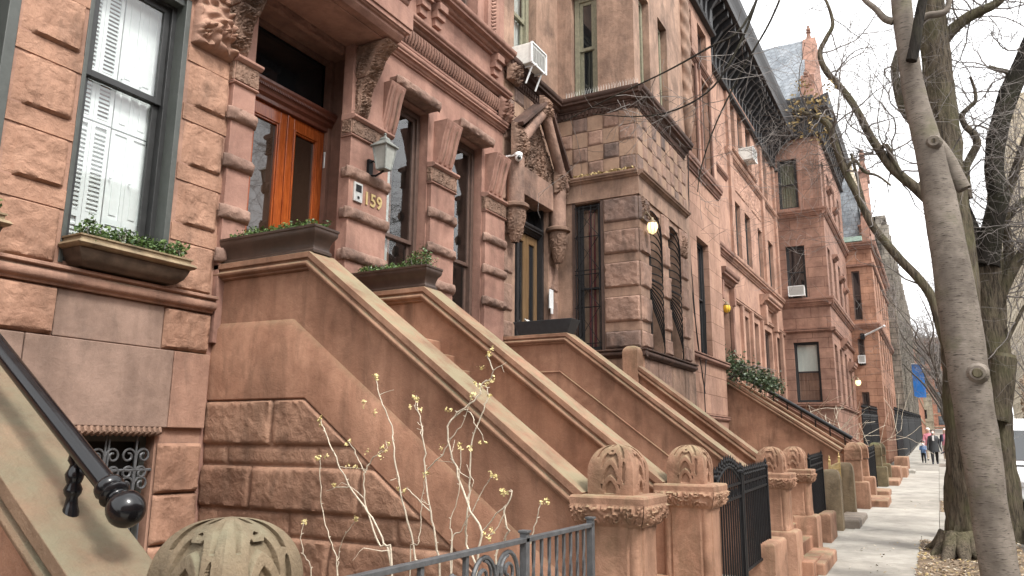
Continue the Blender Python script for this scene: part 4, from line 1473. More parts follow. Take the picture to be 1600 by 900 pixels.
for a, b in ((11.96, 12.405), (12.415, 12.86)):
    mb = MB(); s = .105
    fbox(mb, Fd2, a, a+s, -.05, .0, 3.2, 5.91); fbox(mb, Fd2, b-s, b, -.05, .0, 3.2, 5.91)
    fbox(mb, Fd2, a+s, b-s, -.05, 0, 5.75, 5.91); fbox(mb, Fd2, a+s, b-s, -.05, 0, 3.2, 3.9)
    d = part('door', mb, 'wood_oak', H2, bevel=.006)
    g_ = MB(); g_.quad(Fd2.pt(a+s, -.03, 3.9), Fd2.pt(b-s, -.03, 3.9), Fd2.pt(b-s, -.03, 5.75), Fd2.pt(a+s, -.03, 5.75)); part('glass_panel', g_, 'glass', d)
    hb = MB(); u = b-.05 if a < 12.1 else a+.05
    hb.tube([Fd2.pt(u, 0, 4.28), Fd2.pt(u, .06, 4.24), Fd2.pt(u, .08, 4.1), Fd2.pt(u, .05, 3.95), Fd2.pt(u, .07, 3.9)], .016, 8)
    part('handle', hb, 'steel', d, smooth=50)
# windows
wn = window(H2, FX, 5.44, 5.96, 3.78, 6.68, rec=.10, fw=.05, col='black_trim', glass='glass_clear', split=.42, inside=('curtain', ((.35, .72),), 'curtain_red'))
mb = MB(); P = lambda u, z: FX.pt(u, .03, z)
for u in (5.46, 5.62, 5.78, 5.94): mb.tube([P(u, 3.8), P(u, 6.64)], .010, 6)
for z in (3.9, 4.6, 5.25, 5.33, 6.0, 6.6): mb.tube([P(5.44, z), P(5.97, z)], .010, 6)
for z0, z1 in ((3.9, 4.6), (4.6, 5.25), (5.33, 6.0), (6.0, 6.6)):
    mb.tube([P(5.46, z0), P(5.70, (z0+z1)/2), P(5.94, z0)], .008, 6); mb.tube([P(5.46, z1), P(5.70, (z0+z1)/2), P(5.94, z1)], .008, 6)
part('grille', mb, 'black_iron', wn)
mb = MB(); fbox(mb, FX, 5.37, 5.43, -.1, .01, 3.76, 6.72); fbox(mb, FX, 5.97, 6.03, -.1, .01, 3.76, 6.72); part('casing', mb, 'frame_brown', wn)
for a, b in ((13.97, 14.70), (15.24, 15.96)):
    wn = window(H2, FB, a, b, 3.78, 6.56, rec=.2, col='black_trim', glass='glass')
    mb = MB(); P = lambda u, z: FB.pt(u, .02, z)
    mb.tube([P(a, 5.18), P(b, 5.18)], .014, 6)
    for s, zc in ((1, 5.18), (-1, 5.18)):
        for i in range(9):
            t = i/8
            r = .1+t*1.28
            pts = []
            for k in range(9):
                q = k/8
                u = a+(b-a)*q
                z = zc+s*(r*(.35+.65*math.sin(q*PI/2))) if s < 0 else zc+s*(r*(.35+.65*math.cos(q*PI/2)))
                pts.append(FB.pt(u, .02+.10*math.sin(q*PI), max(3.8, min(6.55, z))))
            mb.tube(pts, .013, 6)
    part('grille', mb, 'black_iron', wn)
window(H2, FX, 5.46, 6.0, 8.92, 11.28, rec=.14, fw=.1, col='frame_olive', inside=None)
for a in (13.77, 15.02):
    window(H2, FB, a, a+.61, 8.92, 11.28, rec=.14, fw=.09, col='frame_olive'); window(H2, FB, a, a+.61, 12.32, 14.18, col='frame_olive')
window(H2, F0, 11.52, 12.40, 9.0, 11.48, rec=.16, fw=.11, col='frame_olive', glass='glass_clear', inside=('curtain', ((0, 1),), 'curtain'))
window(H2, F0, 11.52, 12.40, 12.32, 14.18, col='frame_olive'); window(H2, FX, 5.46, 6.0, 12.32, 14.18, col='frame_olive')
mb = MB()
for Fc, u0, u1, ex in ((F0, 11.12, 13.4, 0), (FX, 4.62, 6.34, 0), (FB, 13.36, 16.95, 0)): fmould(mb, Fc, u0-ex, u1, 14.9, prof_cornice(.6, .6))
part('roof_cornice', mb, 'black_trim', H2)

# ---- house 3
F3 = Face('y', 4.80)
F4 = Face('y', 5.30)
H3 = thing('brownstone_house', 'pale jointed brownstone beyond the chequered bay with one tall dark ground window', 'house', (19, 5, gz(19)))
mb = MB()
o3 = [(18.05, 19.15, 4.15, 7.05), (17.55, 18.5, 9.1, 11.75), (19.0, 19.9, 9.1, 11.75), (18.05, 19.15, .7, 2.6), (17.5, 18.4, 12.0, 13.3), (19, 19.9, 12.0, 13.3)]
fwall(mb, F3, 16.95, 20.45, -.6, 14.3, o3, depth=.25)
part('wall', mb, 'b3_ashlar', H3)
mb = MB()
o3b = [(22.2, 23.45, 3.0, 6.1, .3), (21.4, 22.4, 12.0, 13.4), (21.5, 22.6, 7.95, 9.95), (21.2, 22, 10.6, 11.6)]
o3b = o3b[:3]
fwall(mb, F4, 20.45, 23.8, -.6, 14.3, o3b, depth=.25)
mb.quad(V((20.45, 4.8, -.6)), V((20.45, 5.4, -.6)), V((20.45, 5.4, 14.3)), V((20.45, 4.8, 14.3)))
mb.box(16.95, 20.45, 5.15, 16, -1, 14.2); mb.box(20.45, 23.8, 5.65, 16, -1, 14.2)
part('recessed_wall', mb, 'b3_plain', H3)
mb = MB()
fmould(mb, F3, 16.95, 20.45, 8.62, prof_cornice(.16, .32)); fmould(mb, F3, 16.95, 20.5, 3.98, prof_sill(.12, .16))
fmould(mb, F3, 16.95, 20.48, 2.62, prof_sill(.07, .12)); fmould(mb, F4, 20.45, 23.8, 7.62, prof_cornice(.16, .28)); fmould(mb, F4, 20.45, 23.8, 10.3, prof_cornice(.1, .15))
fmould(mb, F4, 21.9, 23.7, 6.75, prof_cornice(.3, .36)); fbox(mb, F4, 22.0, 22.2, -.02, .16, 6.2, 6.75); fbox(mb, F4, 23.45, 23.65, -.02, .16, 6.2, 6.75)
fbox(mb, F4, 21.95, 22.2, -.02, .1, 3.4, 6.2); fbox(mb, F4, 23.45, 23.65, -.02, .1, 3.4, 6.2)
fmould(mb, F3, 17.4, 20.05, 11.85, prof_cornice(.12, .14))
for u0, u1 in ((17.45, 17.55), (18.5, 18.6), (18.9, 19.0), (19.9, 20.0)): fbox(mb, F3, u0, u1, -.02, .05, 9.0, 11.85)
part('string_course', mb, 'brown_trim', H3, smooth=35)
mb = MB()
c = V((16.98, 4.62, 0))
mb.loft([[c+V(((.14+.018*math.cos(3*(k*2*PI/24)+z*14))*math.cos(k*2*PI/24), (.14+.018*math.cos(3*(k*2*PI/24)+z*14))*math.sin(k*2*PI/24), z)) for k in range(24)] for z in [9.9+i*.03 for i in range(140)]])
mb.lathe(c+V((0, 0, 9.15)), [(.03, 0), (.1, .12), (.14, .35), (.17, .6), (.2, .68), (.2, .76), (.14, .8)], 20)
part('spiral_colonnette', mb, 'b2_smooth', H3, smooth=50)
mb = MB()
fcarve(mb, F4, 20.6, 23.6, 10.5, 11.5, .0, .04, s=.35, res=.03)
part('carved_panel', mb, 'b3_plain', H3, smooth=50)
window(H3, F3, 18.05, 19.15, 4.15, 7.05, col='black_trim', rec=.14)
for a, b, c_, d_ in ((17.55, 18.5, 9.1, 11.75), (19.0, 19.9, 9.1, 11.75), (17.5, 18.4, 12.0, 13.3), (19, 19.9, 12.0, 13.3), (18.05, 19.15, .7, 2.6)): window(H3, F3, a, b, c_, d_, col='frame_brown', rec=.14)
for a, b, c_, d_ in ((21.4, 22.4, 12.0, 13.4), (21.5, 22.6, 7.95, 9.95)): window(H3, F4, a, b, c_, d_, col='frame_brown', rec=.12)
mb = MB(); fbox(mb, F4, 22.2, 23.45, -.3, -.24, 3, 6.1); fbox(mb, F4, 22.3, 22.8, -.24, -.2, 3.3, 5.4); fbox(mb, F4, 22.86, 23.36, -.24, -.2, 3.3, 5.4)
part('door', mb, 'frame_brown', H3, bevel=.01)

# ---- house 4
H4 = thing('brownstone_house', 'brownstone with a row of narrow tall windows before the projecting far bay', 'house', (28, 5.3, gz(28)))
f1 = [(25.15, 26.1), (26.75, 27.75), (28.75, 30.2), (30.95, 31.95), (32.15, 32.85)]
f2 = [(24.9, 25.7), (26.4, 27.3), (28.6, 29.4), (30.6, 31.6)]
f3 = [(24.7, 25.5), (25.95, 26.7), (27.25, 28.1), (30.0, 31.1)]
mb = MB()
fwall(mb, F4, 23.8, 33.4, -.6, 14.3, [(a, b, 3.2, 6.2) for a, b in f1]+[(a, b, 8.05, 10.0) for a, b in f2]+[(a, b, 11.75, 13.55) for a, b in f3], depth=.22)
mb.box(23.8, 33.4, 5.6, 16, -1, 14.2)
part('wall', mb, 'b3_plain', H4)
mb = MB()
fmould(mb, F4, 23.8, 33.3, 7.62, prof_cornice(.18, .3)); fmould(mb, F4, 23.8, 33.3, 6.42, prof_sill(.09, .14)); fmould(mb, F4, 23.8, 33.3, 11.3, prof_cornice(.12, .2))
fmould(mb, F4, 28.2, 30.9, 7.0, prof_cornice(.35, .38)); fbox(mb, F4, 28.3, 28.65, -.02, .2, 6.3, 7.0); fbox(mb, F4, 30.4, 30.75, -.02, .2, 6.3, 7.0)
for u in (24.95, 26.4, 28.2, 30.6, 32.05): fbox(mb, F4, u-.14, u+.14, -.02, .1, 2.9, 6.42)
for u in (24.3, 29.7, 32.4): fbox(mb, F4, u-.2, u+.2, -.02, .09, 7.95, 13.6)
fmould(mb, F4, 24.5, 28.4, 13.62, prof_cornice(.14, .16)); fmould(mb, F4, 24.5, 28.4, 11.6, prof_cornice(.14, .14))
part('string_course', mb, 'b3_plain', H4, smooth=35)
mb = MB()
fcarve(mb, F4, 24.6, 29.3, 10.35, 11.2, .0, .05, s=.4, res=.035)
part('carved_panel', mb, 'b3_plain', H4, smooth=50)
for row, z0, z1 in ((f1, 3.2, 6.2), (f2, 8.05, 10.0), (f3, 11.75, 13.55)):
    for a, b in row: window(H4, F4, a, b, z0, z1, col='frame_brown' if z0 < 5 else 'frame_dark', rec=.12, fw=.08)

# black bracketed cornice along houses 3 and 4, returning round the far bay
def black_cornice(house, Fc, u0, u1, z0, h, o, mitre0=False):
    mb = MB()
    fbox(mb, Fc, u0, u1, -.02, .08, z0, z0+.55*h)
    fmould(mb, Fc, u0, u1, z0-.03, [(-.02, 0), (.14, 0), (.17, .06), (.10, .12), (-.02, .14)], mit0=mitre0)
    fbox(mb, Fc, u0-(o if mitre0 else 0), u1, -.02, o, z0+.62*h, z0+.72*h)
    fmould(mb, Fc, u0, u1, z0+.71*h, [(-.02, 0), (o*.95, 0), (o*1.0, .1*h), (o*1.08, .2*h), (o*1.1, .29*h), (-.02, .33*h)], mit0=mitre0)
    u = u0+.12
    while u < u1-.2:
        pr = [(-.02, z0+.05*h), (.12, z0+.08*h), (.16, z0+.25*h), (o*.55, z0+.45*h), (o*.88, z0+.53*h), (o*.88, z0+.63*h), (-.02, z0+.63*h)]
        mb.loft([[Fc.pt(u, a, z) for a, z in pr], [Fc.pt(u+.13, a, z) for a, z in pr]])
        u += .48
    part('bracketed_cornice', mb, 'black_trim', house, bevel=.01)
black_cornice(H3, F3, 16.95, 20.5, 13.6, 2.2, .85)
black_cornice(H3, F4, 20.5, 23.8, 13.6, 2.2, .9)
black_cornice(H4, F4, 23.8, 33.0, 13.6, 2.2, .9)

# ---- house 5 : the projecting far bay with slate roof and gable
F5 = Face('y', 3.45); FX5 = Face('x', 33.0)
H5 = thing('brownstone_house', 'projecting banded brownstone bay with grey slate roof and pointed finial gable', 'house', (37, 4, gz(37)))
mb = MB()
fwall(mb, FX5, 3.45, 5.6, -.6, 15, [(3.98, 4.95, 3.72, 6.15), (4.28, 5.03, 8.0, 10.22), (4.38, 5.16, 11.88, 14.05)], depth=.18)
f5 = [(33.6, 34.5), (35.4, 36.3), (37.4, 38.3), (39.4, 40.2)]
fwall(mb, F5, 33.0, 41.6, -.6, 15, [(a, b, z0, z1) for a, b in f5 for z0, z1 in ((3.7, 6.1), (8, 10.2), (11.9, 14))], depth=.2)
mb.box(33.3, 41.6, 3.8, 18, -1, 15)
part('wall', mb, 'b4_ashlar', H5)
mb = MB()
for Fc, u0, u1 in ((FX5, 3.30, 5.5), (F5, 32.85, 41.6)):
    fmould(mb, Fc, u0, u1, 7.62, prof_cornice(.2, .34)); fmould(mb, Fc, u0, u1, 6.55, prof_sill(.12, .16)); fmould(mb, Fc, u0, u1, 11.45, prof_cornice(.2, .3)); fmould(mb, Fc, u0+.06, u1, 3.52, prof_sill(.1, .16))
fbox(mb, FX5, 4.2, 5.3, -.02, .05, 14.05, 14.3); fbox(mb, FX5, 4.18, 4.34, -.02, .05, 11.8, 14.05); fbox(mb, FX5, 5.2, 5.36, -.02, .05, 11.8, 14.05)
for u in (36.0, 38.6): fmould(mb, F5, u, u+1.3, 6.2 if u < 37 else 5.4, prof_cornice(.3, .4))
for u, z in ((34.8, 13.0), (36.8, 12.6), (35.2, 10.0), (37.6, 9.5), (39, 9.2)): fmould(mb, F5, u, u+.9, z, prof_cornice(.22, .2))
part('string_course', mb, 'b4_plain', H5, smooth=35)
window(H5, FX5, 3.98, 4.95, 3.72, 6.15, col='black_trim', glass='glass_clear', inside=('blind', .52, 'blind_pale'), rec=.1)
window(H5, FX5, 4.28, 5.03, 8.0, 10.22, col='black_trim', rec=.1)
window(H5, FX5, 4.38, 5.16, 11.88, 14.05, col='frame_dark', rec=.1, glass='glass_clear', inside=('curtain', ((0, 1),), 'frame_olive'))
for a, b in f5:
    for z0, z1 in ((3.7, 6.1), (8, 10.2), (11.9, 14)): window(H5, F5, a, b, z0, z1, col='black_trim', rec=.12)
mb = MB()
black_cornice(H5, FX5, 3.45, 5.4, 14.95, 1.6, .55, mitre0=False)
black_cornice(H5, F5, 33.0, 41.6, 14.95, 1.6, .55, mitre0=True)
mb.hull([V((33.1, 3.9, 16.5)), V((41.5, 3.9, 16.5)), V((33.1, 11, 16.5)), V((41.5, 11, 16.5)), V((35.3, 3.9, 20.6)), V((36.0, 3.9, 20.6)), V((35.3, 11, 20.6)), V((36.0, 11, 20.6))])
part('slate_roof', mb, 'slate', H5)
mb = MB()
gx = [(33.0, 16.4), (33.0, 17.2), (33.5, 17.2), (33.5, 18.0), (34.3, 18.4), (34.7, 19.6), (35.2, 20.6), (35.9, 20.6), (36.4, 19.4), (37.2, 18.2), (37.8, 17.4), (37.8, 16.4)]
mb.prism(gx, 'y', 3.45, 4.0)
def finial(c, s):
    mb.loft([[c+V((a*q*s, b*q*s, z*s)) for a, b in ((-1, -1), (1, -1), (1, 1), (-1, 1))] for q, z in ((.3, 0), (.3, .5), (.36, .52), (.36, .6), (.22, .65), (.1, 1.3), (.16, 1.33), (.16, 1.4), (.05, 1.45))])
    mb.ball(c+V((0, 0, 1.6*s)), .17*s, 8)
    mb.ball(c+V((0, 0, 1.85*s)), .10*s, 6)
finial(V((35.5, 3.75, 20.2)), .62); finial(V((33.25, 3.75, 17.0)), .6)
part('gable', mb, 'b4_plain', H5, smooth=30)

# ---- house 6 : next gabled house
F6 = Face('y', 2.25); FX6 = Face('x', 41.6)
H6 = thing('brownstone_house', 'orange sandstone house with slate roof, stone finials and a white flagpole', 'house', (47, 3, gz(47)))
mb = MB()
o6 = [(2.86, 3.24, 8.2, 10.7), (2.9, 3.2, 5.9, 7.25), (2.86, 3.2, 3.3, 4.6)]
fwall(mb, FX6, 2.25, 3.8, -.6, 12.2, o6, depth=.15)
f6 = [(43, 43.8), (45, 45.9), (47.2, 48), (49.5, 50.4), (52, 53)]
fwall(mb, F6, 41.6, 54.5, -.6, 12.2, [(a, b, z, z+2) for a, b in f6 for z in (3, 6, 9)], depth=.2)
mb.box(41.9, 54.5, 2.6, 18, -1, 12.2)
part('wall', mb, 'b5_ashlar', H6)
mb = MB()
for Fc, u0, u1 in ((FX6, 2.15, 3.6), (F6, 41.5, 54.5)):
    fmould(mb, Fc, u0, u1, 7.7, prof_cornice(.16, .3)); fmould(mb, Fc, u0, u1, 11.8, prof_cornice(.25, .4)); fmould(mb, Fc, u0, u1, 10.9, prof_sill(.1, .15))
part('string_course', mb, 'b4_plain', H6, smooth=35)
for a, b, c_, d_ in o6: window(H6, FX6, a, b, c_, d_, col='frame_brown', rec=.06, fw=.04, glass='glass')
for a, b in f6:
    for z in (3, 6, 9): window(H6, F6, a, b, z, z+2, col='black_trim', rec=.1)
mb = MB()
mb.hull([V((41.8, 2.5, 12.2)), V((54, 2.5, 12.2)), V((41.8, 9, 12.2)), V((54, 9, 12.2)), V((42.8, 3.0, 16.2)), V((53, 3.0, 16.2)), V((42.8, 9, 16.2)), V((53, 9, 16.2))])
part('slate_roof', mb, 'slate', H6)
mb = MB()
mb.prism([(41.6, 12), (41.6, 13), (42.2, 14.2), (43.0, 14.6), (44.2, 16.4), (44.8, 16.4), (46, 14.4), (47, 12)], 'y', 2.25, 2.6)
finial(V((42.0, 2.45, 12.6)), .85); finial(V((44.5, 2.45, 16.2)), 1.0)
part('gable', mb, 'b4_plain', H6, smooth=30)
mb = MB()
fbox(mb, FX6, 2.6, 3.5, -.02, .25, 12.15, 12.45)
part('copper_gutter', mb, 'copper_green', H6)

# ---- far street wall
def block(label, cat, Fc, u0, u1, z1, mat, fl, bays, winw, winh, mat2, back=14, z0=-.6, first=3.0, win='glass'):
    h = thing('apartment_building' if cat == 'apartment block' else 'stone_building', label, cat, tuple(Fc.pt((u0+u1)/2, 0, gz(u0))))
    mb = MB()
    sp = (u1-u0)/bays; dz = (z1-first-1)/fl
    ops = [(u0+sp*(i+.5)-winw/2, u0+sp*(i+.5)+winw/2, first+dz*j, first+dz*j+winh) for i in range(bays) for j in range(fl)]
    fwall(mb, Fc, u0, u1, z0, z1, ops, depth=.3)
    a, b = Fc.pt(u0, -.32, z0), Fc.pt(u1, -back, z1)
    mb.box(min(a.x, b.x), max(a.x, b.x), min(a.y, b.y), max(a.y, b.y), z0, z1)
    mb.quad(Fc.pt(u0, 0, z0), Fc.pt(u0, -.4, z0), Fc.pt(u0, -.4, z1), Fc.pt(u0, 0, z1)); mb.quad(Fc.pt(u1, 0, z0), Fc.pt(u1, -.4, z0), Fc.pt(u1, -.4, z1), Fc.pt(u1, 0, z1))
    mb.quad(Fc.pt(u0, 0, z1), Fc.pt(u1, 0, z1), Fc.pt(u1, -.4, z1), Fc.pt(u0, -.4, z1))
    part('wall', mb, mat, h)
    mb = MB()
    fmould(mb, Fc, u0, u1, z1-.5, prof_cornice(.3, .5)); fmould(mb, Fc, u0, u1, first-.8, prof_cornice(.2, .3))
    for j in range(1, fl): fmould(mb, Fc, u0, u1, first+dz*j-.5, prof_sill(.12, .2))
    part('cornice', mb, mat2, h, smooth=35)
    if bays*fl > 90:
        mb = MB()
        for a, b, c_, d_ in ops: fbox(mb, Fc, a, b, -.3, -.22, c_, d_)
        o = part('window', mb, win, h); o['kind'] = 'stuff'
    else:
        for a, b, c_, d_ in ops:
            mb = MB(); fbox(mb, Fc, a, b, -.3, -.24, c_, d_)
            fr_ = MB(); fbox(fr_, Fc, a, a+.08, -.24, -.16, c_, d_); fbox(fr_, Fc, b-.08, b, -.24, -.16, c_, d_); fbox(fr_, Fc, a+.08, b-.08, -.24, -.16, (c_+d_)/2-.04, (c_+d_)/2+.04)
            p = part('window', fr_, 'frame_dark', h); part('pane', mb, win, p)
    return h
H7 = block('tall grey weathered stone building far along the row', 'stone building', Face('y', 2.2), 54.6, 96, 17.0, 'grey_church', 4, 12, 1.1, 2.6, 'grey_church')
mb = MB()
for i in range(14):
    u = 54.8+i*3.1
    mb.prism([(u-.3, 0), (u+.3, 0), (u+.3, 15.4), (u, 16.4), (u-.3, 15.4)], 'y', 1.75, 2.3)
part('buttress', mb, 'grey_church', H7)
mb = MB(); mb.box(58, 70, 4, 14, 17, 22.5); part('tower', mb, 'tower_pale', H7)
block('reddish brick building with blue banners, at the far end of the row', 'brick building', Face('y', 2.0), 96.5, 150, 15, 'brick_far', 4, 12, 1.6, 2.2, 'tower_pale')
block('orange brick apartment tower closing the street far away', 'apartment block', Face('x', 262), -14, 16, 34, 'brick_far', 7, 8, 1.8, 2.6, 'tower_pale', z0=0, first=8)
block('pale yellow apartment tower rising behind the trees at the right edge', 'apartment block', Face('Y', -15.5), 150, 215, 62, 'tower_pale', 16, 20, 1.6, 1.9, 'tower_pale', back=25, z0=2, first=6)
mb = MB(); 
h = block('pale low concrete building at the end of the street', 'stone building', Face('x', 200), 1.0, 9, 13.5, 'tower_pale', 1, 2, 1.6, 2.0, 'tower_pale', z0=3, first=8)
# across the street: seen in the glass of the doors and windows
for i, (x0, x1, z, mt) in enumerate(((-34, -12, 13, 'b5_ashlar'), (-11.9, 4, 11.5, 'brick_far'), (4.1, 15, 12.5, 'b4_ashlar'), (15.1, 32, 11.5, 'b3_ashlar'), (32.1, 56, 12.5, 'brick_far'))):
    block(('brown row house far across the road, mirrored in the doors', 'red brick house across the road, reflected in the panes', 'dark brownstone across the road, reflected in the door glass', 'pale brownstone across the road behind the tree trunks', 'brick terrace across the road, behind the parked van')[i],
          'row house', Face('Y', -13.5), x0, x1, z, mt, 3, 4 if i else 6, 1.1, 2.2, 'brown_trim', back=10, first=3)
#@@DETAILS

# ------------------------------------------------------------------ planters and their plants
def leafq(mb, c, s, rs, mi=0):
    a = V((rs.gauss(0, 1), rs.gauss(0, 1), rs.gauss(0, .7))).normalized()
    b = a.orthogonal().normalized()
    b = (b*math.cos(rs.uniform(0, 6))+a.cross(b)*math.sin(rs.uniform(0, 6))).normalized()
    mb.quad(c-a*s, c-b*s*.5, c+a*s, c+b*s*.5, mi)

def hedge(name, label, x0, x1, y0, y1, z0, h, n, s, group, seed, mat='boxwood', shape=None):
    rs = random.Random(seed)
    mb = MB()
    for i in range(n):
        x = rs.uniform(x0, x1); y = rs.uniform(y0, y1)
        k = .55+.55*fr(V((x*4+seed, y*4, 0)), 1.3, 3)+.25
        if shape: k *= shape((x-x0)/(x1-x0), (y-y0)/(y1-y0))
        z = z0+h*k*rs.random()**.55
        leafq(mb, V((x, y, z))+V((rs.gauss(0, .02), rs.gauss(0, .02), rs.gauss(0, .015))), s*rs.uniform(.6, 1.3), rs)
    fo_ = MB()
    t = thing(name, label, 'plant', ((x0+x1)/2, (y0+y1)/2, z0), group)
    part('foliage', mb, mat, t)
    for i in range(int(10+20*abs(x1-x0))):
        x, y = rs.uniform(x0, x1), rs.uniform(y0, y1)
        fo_.tube([V((x, y, z0-.03)), V((x+rs.gauss(0, .03), y+rs.gauss(0, .03), z0+h*.7))], .004, 4)
    part('stems', fo_, 'twig', t)
    return t

def window_box(label, u0, u1, zb):
    t = thing('planter', label, 'planter', ((u0+u1)/2, 6.1, zb), 'planters with clipped greenery')
    mb = MB(); rm = MB()
    def ringr(o0, e, z): return [V((u0-e, 6.33, zb+z)), V((u1+e, 6.33, zb+z)), V((u1+e, 6.33-o0, zb+z)), V((u0-e, 6.33-o0, zb+z))]
    pr = [(.13, -.12, 0), (.18, -.085, .005), (.225, -.04, .05), (.245, -.015, .10), (.255, 0, .145)]
    mb.loft([ringr(*q) for q in pr])
    rm.loft([ringr(*q) for q in ((.255, .0, .145), (.285, .025, .155), (.30, .04, .175), (.285, .025, .198), (.262, .005, .202), (.255, 0, .21), (.255, 0, .235), (.268, .012, .238), (.268, .012, .252), (.235, -.02, .252))])
    part('trough', mb, 'bronze_box', t, bevel=.005, smooth=40); part('rim', rm, 'bronze_rim', t, smooth=40)
    return t
window_box('bronze window box on the sill below the white shutters', 3.64, 4.72, 3.47)
hedge('box_shrub', 'small boxwood filling the bronze window box below the white shutters', 3.68, 4.68, 6.09, 6.28, 3.68, .19, 2600, .019, 'boxwood in planters', 1)
window_box('bronze window box at the far left edge, cut off by the photo', 1.96, 3.04, 3.47)
hedge('box_shrub', 'boxwood in the window box at the far left edge', 2.0, 3.0, 6.09, 6.28, 3.68, .22, 2200, .019, 'boxwood in planters', 2)

def ogee_planter(label, xc, w, y0, y1, zb, h, mat):
    t = thing('planter', label, 'planter', (xc, (y0+y1)/2, zb), 'planters with clipped greenery')
    mb = MB()
    def rg(e, z): return [V((xc-w/2-e, y0-e, zb+z)), V((xc+w/2+e, y0-e, zb+z)), V((xc+w/2+e, y1, zb+z)), V((xc-w/2-e, y1, zb+z))]
    pr = [(.005, 0), (.005, .03), (-.01, .045), (-.012, .07), (-.005, .11), (.012, .15), (.035, .18), (.042, .2), (.042, .21), (.042, .215), (.042, h-.03), (.05, h-.025), (.05, h), (.02, h), (.015, h-.03)]
    mb.loft([rg(*q) for q in pr])
    part('trough', mb, mat, t, smooth=35, bevel=.003)
    return t
ogee_planter('brown ogee planter on the near coping beside the orange double door', 5.36, .24, 5.03, 6.28, 3.80, .26, 'brown_box')
hedge('box_shrub', 'low boxwood row in the brown planter before the orange door', 5.26, 5.46, 5.05, 6.25, 4.03, .12, 2400, .017, 'boxwood in planters', 3)
ogee_planter('brown ogee planter on the second coping, below the windows of 159', 7.22, .24, 5.06, 6.15, 3.80, .26, 'brown_box')
hedge('box_shrub', 'low boxwood in the second brown planter, under the windows of 159', 7.12, 7.32, 5.08, 6.1, 4.03, .17, 2600, .017, 'boxwood in planters', 4, shape=lambda a, b: .5+.9*max(0, 1-b*2.4)+.3*math.sin(b*9)**2)
t = thing('planter', 'plain black box planter on the landing before the oak double door', 'planter', (11.3, 5.6, 3.8), 'planters with clipped greenery')
mb = MB()
mb.hull([V((11.14, 5.12, 3.79)), V((11.42, 5.12, 3.79)), V((11.14, 6.0, 3.79)), V((11.42, 6.0, 3.79)), V((11.10, 5.02, 4.02)), V((11.46, 5.02, 4.02)), V((11.10, 6.1, 4.02)), V((11.46, 6.1, 4.02))])
part('trough', mb, 'black_box', t, bevel=.008)
ivy = thing('ivy_bush', 'dark glossy ivy bush tumbling over the head of the further stoop', 'plant', (21.0, 4.6, 3.7))
mb = MB(); rs = random.Random(8)
for i in range(2600):
    q = rs.random()
    c = V((21.0+rs.gauss(0, .22), 5.1-1.5*q+rs.gauss(0, .12), 4.25-.72*q+rs.gauss(0, .22)*(1-.5*q)))
    leafq(mb, c, rs.uniform(.03, .06), rs)
part('foliage', mb, 'ivy_leaf', ivy)
mb = MB()
for i in range(14): mb.tube([V((21+rs.gauss(0, .1), 4.9, 3.75)), V((21+rs.gauss(0, .15), 4.6-rs.random()*.6, 4.1)), V((21+rs.gauss(0, .2), 4.3-rs.random()*.8, 4.0-rs.random()*.4))], .008, 5)
part('stems', mb, 'twig', ivy)

# ------------------------------------------------------------------ fittings on the fronts
def lantern(c):
    t = thing('wall_lantern', 'weathered four-sided carriage lantern on the pilaster above the number 159', 'lantern', c)
    c = V(c)
    mb = MB()
    def sq(h, z): return [c+V((sx*h*.85, sy*h*.85, z*.88)) for sx, sy in ((-1, -1), (1, -1), (1, 1), (-1, 1))]
    mb.loft([sq(.075, -.02), sq(.085, -.02), (sq(.085, .0)), sq(.075, .012)])
    for sx, sy in ((-1, -1), (1, -1), (1, 1), (-1, 1)):
        mb.tube([c+V((sx*.066, sy*.066, 0)), c+V((sx*.106, sy*.106, .29))], .012, 6)
    mb.loft([sq(.135, .325), sq(.155, .33), sq(.155, .345), sq(.12, .38), sq(.07, .425), sq(.06, .43), sq(.06, .45), sq(.045, .48), sq(.02, .495), sq(.012, .52), sq(.02, .535), sq(.004, .56)])
    part('frame', mb, 'verdigris', t, bevel=.003)
    mb = MB()
    mb.loft([sq(.076, .002), sq(.120, .325)], caps=False)
    part('glass_panel', mb, 'lamp_glass', t)
    mb = MB(); mb.lathe(c+V((0, 0, .02)), [(.016, 0), (.016, .1), (.02, .11), (.012, .16), (.003, .18)], 10)
    part('bulb_holder', mb, 'white_cloth', t, smooth=50)
    mb = MB()
    pts = [c+V((0, .25, .05)), c+V((0, .22, -.05)), c+V((0, .13, -.07)), c+V((0, .04, -.04)), c+V((0, 0, -.02))]
    mb.tube(pts, .014, 8); mb.tube([c+V((0, .25, .10)), c+V((0, .18, .14)), c+V((0, .13, .10))], .012, 8)
    mb.box(c.x-.04, c.x+.04, c.y+.21, c.y+.26, c.z-.05, c.z+.16)
    part('wall_arm', mb, 'black_iron', t)
lantern((7.34, 5.93, 5.46))

def globe(c, label, r, mat, arm, s=1.0):
    t = thing('wall_lamp', label, 'wall lamp', c)
    c = V(c); mb = MB()
    mb.lathe(c, [(r*.25, -r*1.5), (r*.7, -r*1.25), (r, -r*.5), (r*.98, 0), (r*.8, r*.55)], 14)
    part('shade', mb, mat, t, smooth=60)
    mb = MB()
    mb.lathe(c, [(r*.86, r*.5), (r*.9, r*.6), (r*.55, r*.95), (r*.3, r*1.15), (r*.25, r*1.5), (r*.1, r*1.6)], 14)
    for k in range(8):
        a = k*PI/4
        mb.tube([c+V((r*1.02*math.cos(a)*q, r*1.02*math.sin(a)*q, z)) for q, z in ((.85, r*.55), (1.0, 0), (1.02, -r*.5), (.72, -r*1.25), (.28, -r*1.52))], r*.045, 5)
    mb.tube([c+V((0, 0, r*1.2)), c+V(arm)*.5+V((0, 0, r*1.9)), c+V(arm)], r*.16, 6)
    mb.ball(c+V(arm), r*.5, 8)
    part('bracket', mb, 'bronze_rim', t, smooth=60)
